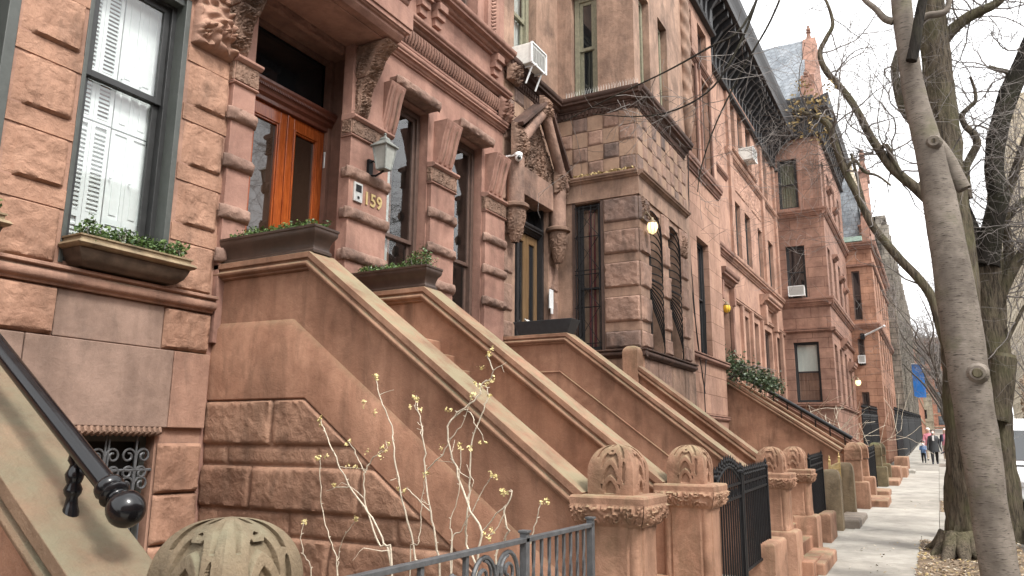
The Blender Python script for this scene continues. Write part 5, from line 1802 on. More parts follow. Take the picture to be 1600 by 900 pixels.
globe((13.62, 4.46, 6.12), 'lit amber glass lamp on the corner of the chequered bay', .105, 'lamp_lit', (-.1, .18, .16))
globe((40.0, 3.2, 5.0), 'small lit lamp on the front of the far projecting house', .13, 'lamp_small', (0, .25, .1))
globe((21.95, 5.05, 5.9), 'yellow lamp beside the recessed doorway past the tall dark window', .11, 'yellow', (0, .24, .1))

def ac(c, w, d, h, label, ax='y', brackets=True):
    t = thing('air_conditioner', label, 'air conditioner', c, 'window air conditioners')
    Fc = Face(ax, c[1] if ax == 'y' else c[0])
    u = c[0] if ax == 'y' else c[1]
    z = c[2]
    mb = MB()
    fbox(mb, Fc, u-w/2, u+w/2, -.1, d-.02, z, z+h)
    part('housing', mb, 'ac_white', t, bevel=.012)
    mb = MB()
    fbox(mb, Fc, u-w/2+.03, u+w/2-.03, d-.03, d-.008, z+.03, z+h-.03)
    for i in range(int((h-.08)/.03)): fbox(mb, Fc, u-w/2+.04, u+w/2-.04, d-.01, d, z+.045+i*.03, z+.055+i*.03)
    for i in range(5): fbox(mb, Fc, u-w/2+.05+i*(w-.12)/4, u-w/2+.06+i*(w-.12)/4, d-.01, d+.002, z+.03, z+h-.03)
    part('grille', mb, 'ac_grille', t)
    mb = MB()
    for s in (-1, 1):
        fbox(mb, Fc, u+s*(w/2+.012)-.01, u+s*(w/2+.012)+.01, d-.02, d+.01, z, z+h)
        fbox(mb, Fc, u+s*(w/2-.1)-.012, u+s*(w/2-.1)+.012, -.05, d+.05, z-.035, z-.003)
        if brackets: mb.tube([Fc.pt(u+s*(w/2-.1), d-.05, z-.03), Fc.pt(u+s*(w/2-.1), .22, z-.34)], .018, 6)
    fbox(mb, Fc, u-w/2, u+w/2, d-.02, d+.01, z-.02, z+.012); fbox(mb, Fc, u-w/2, u+w/2, d-.02, d+.01, z+h-.012, z+h+.012)
    part('bracket', mb, 'white_paint', t)
ac((11.72, 6.32, 8.86), .58, .40, .40, 'white air conditioner on brackets above the carved gable')
ac((26.35, 5.28, 11.78), .62, .45, .45, 'white air conditioner in a top floor window under the black cornice', brackets=False)
ac((32.98, 4.66, 8.05), .60, .3, .40, 'white air conditioner in the middle window of the far projecting bay', 'x', False)
ac((41.58, 3.05, 6.02), .30, .25, .36, 'tiny white air conditioner in the orange sandstone house', 'x', False)

t = thing('security_camera', 'white dome security camera at the corner of house 159', 'camera', (11.1, 6.0, 6.93))
mb = MB(); mb.ball(V((11.12, 6.02, 6.92)), .065, 10); mb.lathe(V((11.12, 6.02, 6.95)), [(.07, 0), (.07, .05), (.04, .07)], 12)
part('housing', mb, 'white_paint', t, smooth=60)
mb = MB(); mb.ball(V((11.07, 5.98, 6.90)), .036, 8); part('lens', mb, 'glass', t, smooth=60)
mb = MB(); mb.tube([V((11.12, 6.05, 6.98)), V((11.12, 6.32, 6.98))], .018, 6); part('arm', mb, 'white_paint', t)

t = thing('intercom', 'grey steel door intercom beside the brass number 159', 'intercom', (7.14, 6.17, 5.05))
mb = MB(); mb.box(7.06, 7.22, 6.155, 6.185, 5.00, 5.25); part('plate', mb, 'steel', t, bevel=.004)
mb = MB(); mb.box(7.09, 7.19, 6.148, 6.16, 5.13, 5.22); mb.box(7.125, 7.155, 6.146, 6.16, 5.04, 5.07); part('speaker', mb, 'black_iron', t)
t = solo('notice_card', MB(), 'white_paint', 'white card on the stone jamb right of the oak door', 'card', (12.95, 6.29, 4.6))
mb = MB(); mb.box(12.86, 13.02, 6.268, 6.285, 4.55, 4.92); mb.box(12.90, 12.98, 6.255, 6.27, 4.45, 4.56)
t.data = mesh_of('notice_card', mb, 'white_paint', V((12.95, 6.29, 4.6)))
mb = MB()
rs = random.Random(2)
for y in [4.55+i*.058 for i in range(27)]:
    for s in (-1, 1): mb.tube([V((13.22, y, 8.88)), V((13.22+s*.035, y+rs.gauss(0, .006), 9.02))], .0022, 3)
mb.box(13.2, 13.24, 4.55, 6.1, 8.872, 8.884)
solo('bird_spikes', mb, 'ac_grille', 'row of thin bird spikes on the ledge of the chequered bay', 'bird spikes', (13.22, 5.3, 8.88))
mb = MB()
for i in range(220):
    y = rs.uniform(4.7, 6.1); c = V((13.33+rs.gauss(0, .02), y, 7.215+rs.random()*.05))
    leafq(mb, c, rs.uniform(.02, .045), rs)
solo('leaf_debris', mb, 'dry_leaf', 'dry leaves and twigs lying along the ledge under the chequer work', 'dry leaves', (13.33, 5.4, 7.2), kind='stuff')
mb = MB()
def wire(pts, r=.012):
    P = [V(p) for p in pts]; out = []
    for a, b in zip(P, P[1:]):
        for k in range(6): out.append(a.lerp(b, k/6)+V((rs.gauss(0, .012), 0, 0)))
    mb.tube(out+[P[-1]], r, 5)
wire([(17.05, 4.74, 9.0), (17.2, 4.74, 6.5), (17.5, 4.74, 4.4), (17.8, 4.7, 3.4), (17.9, 4.72, 1.0)])
wire([(16.9, 4.6, 9.0), (17.0, 4.72, 6.0), (17.6, 4.72, 4.0), (17.95, 4.72, 3.2)])
wire([(17.9, 4.72, 3.3), (18.2, 4.72, 4.1), (18.3, 4.72, 5.2)])
wire([(17.02, 4.74, 15), (17.02, 4.74, 9.0)], .02)
solo('cable', mb, 'black_iron', 'loose black cables hanging down the jointed front past the bay', 'cables', (17.2, 4.74, 6))

# ------------------------------------------------------------------ iron fences and gates
t = thing('iron_fence', 'grey painted iron railing with scrolls and twisted bars before the bare shrub', 'fence', (3.7, 2.1, gz(3.7)), 'iron railings along the street')
Ff = Face('y', 2.10)
P = lambda u, z: Ff.pt(u, 0, z)
mb = MB()
for u, w in ((2.15, .03), (3.99, .03), (4.93, .03)):
    fbox(mb, Ff, u-w, u+w*.4, -.022, .022, 0, 1.55)
    fbox(mb, Ff, u-w-.006, u+w*.4+.006, -.03, .03, 1.55, 1.565)
for u in (2.55, 2.98, 3.36): fbox(mb, Ff, u-.014, u+.014, -.012, .012, .2, 1.51)
part('post', mb, 'grey_iron', t, bevel=.003)
mb = MB()
fbox(mb, Ff, 2.15, 4.92, -.022, .022, 1.50, 1.525); fbox(mb, Ff, 2.15, 4.92, -.016, .016, .2, .225); fbox(mb, Ff, 2.15, 3.97, -.010, .010, 1.12, 1.14)
part('rail', mb, 'grey_iron', t, bevel=.003)
mb = MB()
for i in range(8):
    u = 4.09+i*.102
    n = 26
    rings = []
    for k in range(n+1):
        z = .22+1.28*k/n
        a = (k/n)*14 if .15 < k/n < .95 else .15*14
        rings.append([P(u, z)+V((.0115*math.cos(a+q*PI/2), .0115*math.sin(a+q*PI/2), 0)) for q in range(4)])
    mb.loft(rings)
part('twisted_bar', mb, 'grey_iron', t)
mb = MB()
def spiral(cx, cz, r0, a0, turns, sgn, tail=None, w=.013):
    pts = []
    for k in range(26):
        q = k/25
        a = a0+sgn*turns*2*PI*q
        rr = r0*(1-.8*q)
        pts.append(P(cx+rr*math.cos(a), cz+rr*math.sin(a)))
    if tail: pts = [P(*p) for p in tail]+pts
    mb.tube(pts, w, 6, flat=.7)
for a, b in ((2.16, 2.55), (2.56, 2.97), (2.99, 3.35), (3.37, 3.95)):
    w = b-a; c = (a+b)/2
    fbox(mb, Ff, c-.008, c+.008, -.01, .01, .22, 1.42)
    for s in (-1, 1):
        r = w*.21
        # arch hoops springing from the bar and ending in scrolls
        pts = [(c, 1.15)]+[(c+s*(r-r*math.cos(k/10*PI)), 1.32+r*1.25*math.sin(k/10*PI)) for k in range(11)]+[(c+s*2*r, 1.15)]
        mb.tube([P(*p) for p in pts], .012, 6)
        spiral(c+s*w*.22, 1.37, w*.15, PI/2, 1.5, s, w=.012); spiral(c+s*w*.22, 1.24, w*.12, -PI/2, 1.3, -s)
        spiral(c+s*w*.22, .9, w*.17, -PI/2, 1.4, -s, tail=[(c, .5), (c+s*.03, .65)])
        spiral(c+s*w*.22, .45, w*.17, PI/2, 1.4, s, tail=[(c, .95), (c+s*.03, .75)])
part('scroll_work', mb, 'grey_iron', t)

def rail_fence(label, Fc, u0, u1, h, n, group='iron railings along the street', zoff=0, arch=False, r=.010, base=None, mat='black_iron', spear=True):
    z0f = (lambda u: gz(u)+zoff) if Fc.ax == 'y' else (lambda u: gz(Fc.pl)+zoff)
    t = thing('iron_fence', label, 'fence', tuple(Fc.pt((u0+u1)/2, 0, z0f((u0+u1)/2))), group)
    mb = MB()
    for u in (u0, u1):
        z = z0f(u)
        fbox(mb, Fc, u-.022, u+.022, -.022, .022, z, z+h+.1)
        p = Fc.pt(u, 0, z+h+.1); mb.lathe(p, [(.02, 0), (.03, .02), (.03, .04), (.012, .06), (.02, .08), (.002, .14)], 8)
    part('post', mb, mat, t)
    mb = MB()
    for zz in (.12, h*.9, h):
        mb.hull([Fc.pt(u, o, z0f(u)+zz+q) for q in (0, .025) for o in (-.014, .014) for u in (u0, u1)])
    part('rail', mb, mat, t)
    mb = MB()
    for i in range(1, n):
        u = u0+(u1-u0)*i/n; z = z0f(u)
        top = h+(.10 if spear else 0)+(math.sin(PI*i/n)*.13 if arch else 0)
        mb.tube([Fc.pt(u, 0, z+.12), Fc.pt(u, 0, z+top)], r, 6)
        if spear:
            p = Fc.pt(u, 0, z+top); mb.lathe(p, [(r, -.02), (r*1.9, 0), (r*1.2, .02), (r*2, .045), (.001, .11)], 6)
    o = part('bar', mb, mat, t)
    mb = MB()
    if arch:
        mb.tube([Fc.pt(u0+(u1-u0)*k/16, 0, z0f(u0)+h+.05+.17*math.sin(PI*k/16)) for k in range(17)], .016, 6)
    for i in range(n//2):
        u = u0+(u1-u0)*(i+.5)*2/n; z = z0f(u)
        c = Fc.pt(u, 0, z+h*.95)
        mb.tube([c+(Fc.pt(u+.045*math.cos(a*PI/6), 0, 0)-Fc.pt(u, 0, 0))+V((0, 0, .045*math.sin(a*PI/6))) for a in range(13)], .006, 4)
    part('ring_band', mb, mat, t)
    return t
FG = Face('y', 1.98)
rail_fence('black iron gate with arched top next to the second carved newel', FG, 7.75, 8.85, 1.38, 11, arch=True)
rail_fence('black iron railing between the arched gate and the third newel', FG, 8.92, 10.3, 1.05, 14, zoff=.32)
rail_fence('short black railing just past the fourth domed newel', FG, 14.0, 15.6, 1.05, 14, zoff=.25)
rail_fence('pale brass-coloured slatted gate between two round-topped stone posts', Face('y', 2.0), 16.9, 18.6, 1.15, 14, mat='brass', spear=False)
rail_fence('plain black railing beyond the stoop with plain newels', Face('y', 1.9), 23.6, 27.6, 1.1, 26)
hr2 = thing('handrail', 'dark green iron handrail on the further stoop below the ivy bush', 'handrail', (23, 3.4, 2.9))
mb = MB(); mb.tube([V((22.95, 5.0, 4.05)), V((22.95, 2.1, 2.22))], .06, 8); part('rail', mb, 'black_iron', hr2, smooth=50)
mb = MB()
for k in range(8): y = 4.8-k*.36; mb.tube([V((22.95, y, 3.2-.64*(4.8-y))), V((22.95, y, 3.92-.63*(4.8-y)))], .018, 5)
part('baluster', mb, 'black_iron', hr2)
# tall ornate railings far along
for i, (a, b) in enumerate(((31.2, 34.8), (35.0, 39.5), (39.7, 46), (46.2, 56), (56.2, 72), (72.2, 100))):
    lab = ('first tall black spiked railing past the dark mossy newels', 'second tall black spiked railing past the mossy newels', 'tall black spiked railing below the flagpole',
           'long black spiked railing before the grey stone building', 'black spiked railing behind the walkers', 'furthest black spiked railing toward the street end')[i]
    t = rail_fence(lab, Face('y', 2.45 if i < 2 else 1.75), a, b, 2.05, int((b-a)/.14), r=.016, zoff=.1)
    mb = MB(); Fk = Face('y', 2.45 if i < 2 else 1.75)
    for k in range(int((b-a)/.45)):
        u = a+.22+k*.45
        for s in (-1, 1):
            mb.tube([Fk.pt(u, 0, gz(u)+2.2), Fk.pt(u+s*.1, 0, gz(u)+2.32), Fk.pt(u+s*.14, 0, gz(u)+2.46), Fk.pt(u+s*.06, 0, gz(u)+2.5)], .016, 4)
        mb.tube([Fk.pt(u, 0, gz(u)+2.1), Fk.pt(u, 0, gz(u)+2.72)], .018, 4)
        mb.ball(Fk.pt(u, 0, gz(u)+2.6), .045, 5)
    mb.hull([Fk.pt(u, o, gz(u)+z) for z in (.1, .75) for o in (-.006, .006) for u in (a, b)])
    part('cresting', mb, 'black_iron', t)

def stone_post(x, y, w, d, h, label, mat='moss_stone', group='low stone posts along the sidewalk', rnd=True):
    mb = MB(); z = gz(x)
    rows = [(w/2, d/2, z-.2), (w/2, d/2, z+h*.72)]
    if rnd: rows += [(w/2*math.cos(k*PI/14)**.6+.003, d/2*math.cos(k*PI/14)**.35+.003, z+h*.72+h*.28*math.sin(k*PI/14)) for k in range(1, 8)]
    else: rows += [(w/2, d/2, z+h-.04), (w/2-.015, d/2-.015, z+h-.01), (w/2-.04, d/2-.04, z+h)]
    sqloft(mb, x, y, rows)
    return solo('stone_post' if rnd else 'stone_block', mb, mat, label, 'post' if rnd else 'stone block', (x, y, z), group, smooth=40, bevel=.012)
stone_post(16.6, 1.95, .30, .34, 1.13, 'greenish round-topped stone post left of the brass-coloured gate')
stone_post(18.9, 1.93, .30, .36, 1.16, 'greenish round-topped stone post right of the brass-coloured gate')
stone_post(10.2, 2.0, .85, .34, .62, 'low worn stone block under the railing before the third newel', 'pier_stone', rnd=False)
stone_post(15.2, 2.0, .9, .4, .46, 'low orange stone block under the short black railing', 'pier_stone', rnd=False)
stone_post(17.8, 1.75, 1.9, .45, .14, 'grey stone doorstep of the brass-coloured gate', 'bluestone', rnd=False)
stone_post(24.6, 1.62, 1.4, .5, .16, 'flat red step stone past the plain domed newels', 'pier_stone', rnd=False)
stone_post(31.0, 1.62, 1.3, .6, .5, 'low pink stone block past the dark mossy newels', 'pier_stone', rnd=False)
stone_post(33.5, 1.45, 2.0, .5, .35, 'long low pink stone step before the tall railing', 'pier_stone', rnd=False)
stone_post(38.0, 1.55, 2.4, .5, .55, 'large low pink stone block below the tall railing', 'pier_stone', rnd=False)
stone_post(36.0, 1.25, 1.6, .5, .12, 'pale flat step at the edge of the sidewalk below the tall railing', 'concrete', rnd=False)
mb = MB()
rs = random.Random(4)
for P_ in (PITS[2],):
    for k in range(6):
        y = P_[2]+.06+(P_[3]-P_[2]-.1)*k/5
        c = V((P_[0]-.06, y, gz(P_[0])))
        sqloft(mb, c.x, c.y, [(.09, .075, c.z-.1), (.09, .07, c.z+.14), (.07, .05, c.z+.2), (.03, .02, c.z+.22)])
    for k in range(22):
        x = P_[0]+.1+k*.15
        sqloft(mb, x, P_[3], [(.07, .07, gz(x)-.1), (.07, .065, gz(x)+.12), (.05, .04, gz(x)+.18)])
solo('stone_edging', mb, ['cobble'], 'whitish cobbles edging the tree pit in front of the walkers', 'stone edging', (41, -.7, gz(41)), smooth=50)

# ------------------------------------------------------------------ trees
def smoothpath(pts, rad, sub=6):
    out, ro = [], []
    n = len(pts)
    for i in range(n-1):
        p0, p1, p2, p3 = pts[max(0, i-1)], pts[i], pts[i+1], pts[min(n-1, i+2)]
        for k in range(sub):
            t = k/sub
            out.append(.5*((2*p1)+(p2-p0)*t+(2*p0-5*p1+4*p2-p3)*t*t+(3*p1-p0-3*p2+p3)*t**3))
            ro.append(rad[i]*(1-t)+rad[i+1]*t)
    return out+[pts[-1]], ro+[rad[-1]]

def limb(mb, pts, rad, n=14, rough=0.0, sub=6, seed=0, wob=.0, end=True):
    P, Rr = smoothpath([V(p) for p in pts], rad, sub)
    t0 = (P[1]-P[0]).normalized()
    a = t0.orthogonal().normalized()
    rings = []
    for i, p in enumerate(P):
        t = (P[min(i+1, len(P)-1)]-P[max(i-1, 0)]).normalized()
        a = (a-t*a.dot(t)).normalized(); b = t.cross(a)
        ring = []
        for k in range(n):
            th = k*2*PI/n
            q = V((math.cos(th)*2.2, math.sin(th)*2.2, 0))
            r = Rr[i]
            if rough:
                w = fr(V((math.cos(th)*4.5+seed, math.sin(th)*4.5, p.z*1.1)), 1.0, 4)
                r *= 1+rough*(abs(w)*2-.6)
            if wob: r *= 1+wob*fr(V((math.cos(th)*.8+seed*3, math.sin(th)*.8, p.z*1.3)), 1.0, 3)
            ring.append(p+(a*math.cos(th)+b*math.sin(th))*r)
        rings.append(ring)
    mb.loft(rings)
    return P, Rr

def twigs(mb, start, d, L, r, depth, rs, up=.12, kink=.35, minr=.003, spread=.75):
    n = max(3, int(L/.14)) if depth > 0 else max(3, int(L/.12))
    p = start.copy(); pts = [p.copy()]; rad = [r]
    d = d.normalized()
    for i in range(n):
        d = (d+V((rs.gauss(0, kink), rs.gauss(0, kink), rs.gauss(0, kink)))*.55+V((0, 0, up))*.4).normalized()
        p = p+d*(L/n)
        pts.append(p.copy()); rad.append(max(minr, r*(1-.7*(i+1)/n)))
        if depth > 0 and i > 0 and rs.random() < (.62 if depth > 1 else .72):
            s = V((rs.gauss(0, 1), rs.gauss(0, 1), rs.gauss(.1, .8)))
            s = (s-d*s.dot(d)).normalized()
            twigs(mb, p.copy(), d*(1-spread*.6)+s*spread, L*rs.uniform(.42, .72), max(minr, rad[-1]*.68), depth-1, rs, up, kink, minr, spread)
    mb.tube(pts, rad, 5 if r > .012 else 3, caps=False)

def tree_px(pts, x):
    """pixel trace of a limb set at a distance along the street -> world points and radii"""
    P, Rr = [], []
    for q in pts:
        xx = q[3] if len(q) > 3 else x
        p = at(q[0], q[1], x=xx)
        P.append(p); Rr.append(q[2]*.5*(p-V((0, 0, CAMZ))).dot(cd)/F)
    return P, Rr

rs = random.Random(11)
T1 = thing('street_tree', 'leaning smooth grey-barked tree in the foreground at the right', 'tree', (11.3, -.62, gz(11.3)), 'bare street trees')
mb = MB()
P, Rr = tree_px([(1580, 958, 78), (1570, 925, 66), (1562, 890, 61), (1547, 800, 60), (1533, 710, 62), (1517, 610, 66), (1502, 510, 66), (1487, 420, 62), (1469, 320, 54), (1456, 255, 47), (1445, 210, 43), (1430, 150, 37), (1418, 80, 34), (1408, 0, 33), (1402, -90, 31), (1392, -260, 27), (1400, -480, 18)], 11.4)
limb(mb, P, [r*.88 for r in Rr], 28, .0, 5, 1, .10)
for px, py, w in ((1459, 222, 15), (1527, 583, 19), (1503, 520, 8)):
    c = at(px, py, x=11.4); 
    c = c-(c-V((0, 0, CAMZ))).normalized()*(w*.012)
    q = w*.5*11.8/F
    mb.tube([c+V((.25*q, 0, 0)), c-V((q*.9, 0, 0))], [q*1.5, q*.95], 12)
part('trunk', mb, 'bark_smooth', T1, smooth=60)
mb = MB()
for px, py, w in ((1527, 583, 13), (1459, 222, 9)):
    c = at(px, py, x=11.4); c = c-(c-V((0, 0, CAMZ))).normalized()*(w*.021)
    q = w*.5*11.8/F
    mb.tube([c-V((.02, 0, 0)), c-V((q*.55+.035, 0, 0))], [q*1.05, q*.8], 12)
part('knot', mb, 'bark_rough', T1, smooth=60)
mb = MB()
P, Rr = tree_px([(1455, 215, 20), (1468, 232, 25), (1483, 255, 25), (1496, 280, 23), (1506, 296, 20)], 11.55); limb(mb, P, Rr, 14, 0, 4, 2, .1)
P, Rr = tree_px([(1432, 40, 11), (1448, 25, 11), (1466, 22, 11), (1479, 16, 10), (1483, -5, 8), (1480, -40, 6)], 11.4); limb(mb, P, Rr, 10, 0, 4, 3, .08)
P, Rr = tree_px([(1396, 34, 12), (1382, 29, 11), (1368, 14, 9), (1350, -2, 8), (1335, -30, 6)], 11.4); limb(mb, P, Rr, 10, 0, 4, 3, .08)
part('bough', mb, 'bark_smooth', T1, smooth=60)
mb = MB()
P, Rr = tree_px([(1395, -200, 16, 11.3), (1330, -210, 14, 10.6), (1260, -150, 12, 9.9), (1205, -50, 10, 9.3), (1160, 42, 8, 9), (1110, 73, 7, 8.9), (1040, 112, 5, 8.8), (960, 150, 4, 8.7), (880, 190, 2.4, 8.7)], 9); B1 = limb(mb, P, [r*.5 for r in Rr], 8, 0, 5, 4, .05)
P, Rr = tree_px([(1205, -50, 9, 9.3), (1186, -10, 9, 9.2), (1160, 60, 8, 9.1), (1115, 135, 6, 9), (1052, 173, 5, 8.9), (990, 182, 3.6, 8.9), (926, 178, 2.4, 8.9)], 9); B2 = limb(mb, P, [r*.5 for r in Rr], 8, 0, 5, 5, .05)
P, Rr = tree_px([(1260, -150, 9, 9.9), (1240, -60, 8, 9.9), (1205, 30, 7, 9.9), (1165, 100, 6, 9.9), (1120, 190, 5, 9.9), (1096, 260, 4, 9.9), (1090, 300, 2.5, 9.9)], 9.9); B3 = limb(mb, P, [r*.5 for r in Rr], 8, 0, 5, 6, .05)
part('bough', mb, 'bark_black', T1, smooth=60)
mb = MB()
P, Rr = tree_px([(1424, 95, 17), (1431, 65, 17), (1436, 30, 15), (1442, 0, 14), (1450, -40, 11)], 11.15); limb(mb, P, Rr, 12, 0, 4, 7, .1)
part('dark_stub', mb, 'bark_black', T1, smooth=60)
mb = MB()
for B, cnt in ((B1, 7), (B2, 7), (B3, 6)):
    for i in range(cnt):
        k = rs.randrange(len(B[0])//3, len(B[0]))
        p = B[0][k]; d = V((rs.gauss(-.2, .8), rs.gauss(.4, .8), rs.gauss(-.3, .5)))
        twigs(mb, p, d, rs.uniform(.5, 1.3), max(.005, B[1][k]*.5), 2, rs, up=-.02, kink=.28, minr=.0028)
for i in range(9):
    p = at(1400-i*3, -120-i*40, x=11.4)
    twigs(mb, p, V((rs.gauss(0, .6), rs.gauss(.2, .8), .5)), 2.2, .02, 2, rs)
part('twigs', mb, 'twig', T1)

T2 = thing('street_tree', 'tall rough-barked tree with moss, standing close behind the smooth grey tree', 'tree', (14.6, -.2, gz(14.6)), 'bare street trees')
mb = MB()
P, Rr = tree_px([(1516, 872, 92), (1517, 845, 80), (1515, 800, 70), (1512, 720, 66), (1508, 620, 66), (1503, 540, 66), (1497, 450, 64), (1489, 360, 58), (1481, 290, 54), (1473, 200, 50), (1465, 120, 46), (1458, 50, 42), (1452, -40, 38), (1446, -160, 32), (1440, -330, 22)], 14.6)
limb(mb, P, [r*.9 for r in Rr], 44, .11, 6, 1)
for q in ((-.5, .55), (-1.2, .35), (-1.0, -.3), (.2, .7), (-.3, -.75), (-1.3, .0)):
    b = V((14.6, -.15, gz(14.6)))
    limb(mb, [b+V((q[0]*.3, q[1]*.3, .26)), b+V((q[0]*.55, q[1]*.5, .08)), b+V((q[0]*.8, q[1]*.7, .0)), b+V((q[0]*1.0, q[1]*.8, -.08))], [.13, .09, .055, .02], 12, .16, 5, q[0], .25)
part('trunk', mb, 'bark_rough', T2, smooth=70)
mb = MB(); BL = []
BL.append(limb(mb, *tree_px([(1490, 570, 16), (1472, 520, 15), (1456, 465, 14.5), (1432, 432, 14), (1408, 407, 13.5), (1385, 380, 12.5), (1361, 349, 12), (1340, 305, 11.5), (1321, 268, 11), (1308, 235, 10.5), (1297, 200, 11), (1286, 188, 9), (1262, 178, 6), (1240, 172, 4)], 13.4), 12, .06, 4, 2))
BL.append(limb(mb, *tree_px([(1478, 330, 20), (1452, 312, 18), (1430, 293, 16), (1408, 275, 15), (1390, 258, 14), (1372, 232, 13), (1357, 208, 12), (1343, 180, 11), (1328, 155, 10.5), (1308, 130, 10), (1290, 110, 9.5), (1281, 83, 8), (1292, 58, 7), (1301, 40, 6), (1297, 17, 5), (1288, -5, 4)], 13.9), 12, .06, 4, 3))
BL.append(limb(mb, *tree_px([(1372, 236, 8), (1385, 228, 8), (1398, 255, 8), (1412, 278, 9)], 13.85), 8, .06, 4, 3))
BL.append(limb(mb, *tree_px([(1470, 68, 20), (1490, 45, 18), (1513, 27, 17), (1535, 16, 15), (1556, 6, 13), (1575, -12, 10), (1600, -40, 8)], 14.8), 12, .06, 4, 4))
BL.append(limb(mb, *tree_px([(1513, 310, 13), (1510, 285, 12), (1509, 263, 12), (1518, 243, 13), (1527, 224, 12), (1520, 208, 10), (1509, 198, 9), (1503, 181, 8), (1514, 168, 7), (1524, 158, 6), (1523, 140, 5), (1516, 120, 4)], 15.4), 10, .05, 4, 5))
BL.append(limb(mb, *tree_px([(1450, -80, 20), (1400, -160, 16), (1330, -200, 12), (1260, -240, 9)], 14.6), 10, .05, 4, 6))
BL.append(limb(mb, *tree_px([(1452, -40, 20), (1500, -130, 16), (1570, -200, 12), (1640, -240, 9)], 14.6), 10, .05, 4, 6))
BL.append(limb(mb, *tree_px([(1403, 80, 8), (1398, 110, 12), (1404, 150, 12), (1412, 172, 13), (1430, 195, 14)], 14.9), 10, .05, 4, 6))
BL.append(limb(mb, *tree_px([(1321, 268, 6), (1335, 250, 5), (1350, 268, 4.5), (1372, 275, 3.5), (1392, 290, 3)], 13.4), 8, .05, 4, 6))
BL.append(limb(mb, *tree_px([(1357, 345, 6), (1330, 240, 4)][::-1], 13.4), 8, .05, 4, 6))
part('bough', mb, 'bark_rough', T2, smooth=70)
mb = MB()
for B, cnt in zip(BL, (8, 18, 5, 22, 10, 16, 24, 5, 5, 1)):
    for i in range(cnt):
        k = rs.randrange(2, len(B[0])); p = B[0][k]
        d = V((rs.gauss(0, .9), rs.gauss(.15, .9), rs.gauss(.35, .7)))
        twigs(mb, p, d, rs.uniform(.7, 2.3), max(.006, min(.016, B[1][k]*.36)), 2 if rs.random() < .6 else 3, rs, up=.05, kink=.38, minr=.002)
for i in range(4):
    p = at(1286-rs.random()*30, 186-rs.random()*10, x=13.4)
    twigs(mb, p, V((rs.gauss(-.3, .5), rs.gauss(.8, .5), rs.gauss(-.2, .6))), rs.uniform(.5, 1.3), .008, 2, rs, up=-.05, kink=.3, minr=.0035)
part('twigs', mb, 'twig', T2)
mb = MB()
for i in range(46):
    c = at(rs.uniform(1235, 1300), rs.uniform(115, 215), x=13.3+rs.random()*.3)
    for k in range(5):
        leafq(mb, c+V((rs.gauss(0, .04), rs.gauss(0, .05), -k*.035)), rs.uniform(.03, .05), rs)
part('seed_pod', mb, 'dry_leaf', T2)

T3 = thing('street_tree', 'dark forked rough-barked tree with a sawn stub at the right edge', 'tree', (16.2, -.95, gz(16.2)), 'bare street trees')
mb = MB()
limb(mb, *tree_px([(1578, 870, 66), (1574, 840, 54), (1568, 790, 50), (1561, 740, 48), (1556, 700, 48), (1553, 650, 50), (1550, 600, 52), (1548, 560, 52), (1545, 510, 50), (1541, 460, 50), (1538, 420, 54), (1538, 395, 50)], 16.2), 40, .11, 6, 8)
limb(mb, *tree_px([(1551, 655, 46), (1559, 610, 44), (1565, 578, 40), (1568, 558, 37)], 15.9), 24, .08, 5, 9)
part('trunk', mb, 'bark_rough', T3, smooth=70)
mb = MB()
P, Rr = tree_px([(1568, 559, 34), (1569, 553, 32)], 15.9); limb(mb, P, Rr, 20, .05, 1, 9)
part('sawn_face', mb, 'cut_wood', T3, smooth=40)
mb = MB(); BL = []
BL.append(limb(mb, *tree_px([(1536, 420, 40), (1524, 390, 34), (1512, 362, 32), (1502, 335, 31), (1495, 305, 30), (1489, 280, 28), (1485, 266, 24)], 16.1), 24, .12, 6, 10))
BL.append(limb(mb, *tree_px([(1540, 415, 40), (1548, 375, 32), (1555, 335, 30), (1560, 312, 30), (1556, 285, 27), (1553, 260, 27), (1557, 225, 27), (1566, 180, 28), (1580, 140, 28), (1594, 108, 27), (1610, 70, 25), (1626, 25, 22), (1640, -40, 18)], 16.0), 24, .10, 6, 11))
part('dark_limb', mb, 'bark_black', T3, smooth=70)
mb = MB()
BL.append(limb(mb, *tree_px([(1552, 480, 22), (1562, 448, 20), (1572, 425, 18), (1576, 390, 15), (1572, 360, 13), (1570, 345, 12), (1584, 325, 11), (1602, 312, 10), (1640, 290, 8)], 16.4), 12, .08, 5, 12))
BL.append(limb(mb, *tree_px([(1554, 490, 20), (1568, 452, 17), (1583, 420, 16), (1600, 392, 15), (1640, 340, 12)], 16.1), 12, .08, 5, 13))
BL.append(limb(mb, *tree_px([(1567, 325, 14), (1580, 285, 13), (1592, 250, 13), (1604, 215, 12), (1625, 160, 9)], 16.6), 12, .08, 5, 13))
BL.append(limb(mb, *tree_px([(1572, 535, 6), (1585, 510, 5), (1600, 480, 5), (1630, 440, 4)], 16.1), 8, .0, 5, 13))
BL.append(limb(mb, *tree_px([(1580, 118, 9), (1572, 112, 8), (1555, 108, 7), (1545, 104, 6)], 16.1), 8, .0, 5, 13))
part('bough', mb, 'bark_rough', T3, smooth=70)
mb = MB()
for B, cnt in zip(BL, (3, 20, 18, 18, 18, 7, 4)):
    for i in range(cnt):
        k = rs.randrange(3, len(B[0])); p = B[0][k]
        d = V((rs.gauss(0, .9), rs.gauss(.1, .9), rs.gauss(.4, .7)))
        twigs(mb, p, d, rs.uniform(.7, 2.3), max(.006, min(.016, B[1][k]*.36)), 2 if rs.random() < .7 else 3, rs, up=.06, kink=.38, minr=.002)
part('twigs', mb, 'twig', T3)

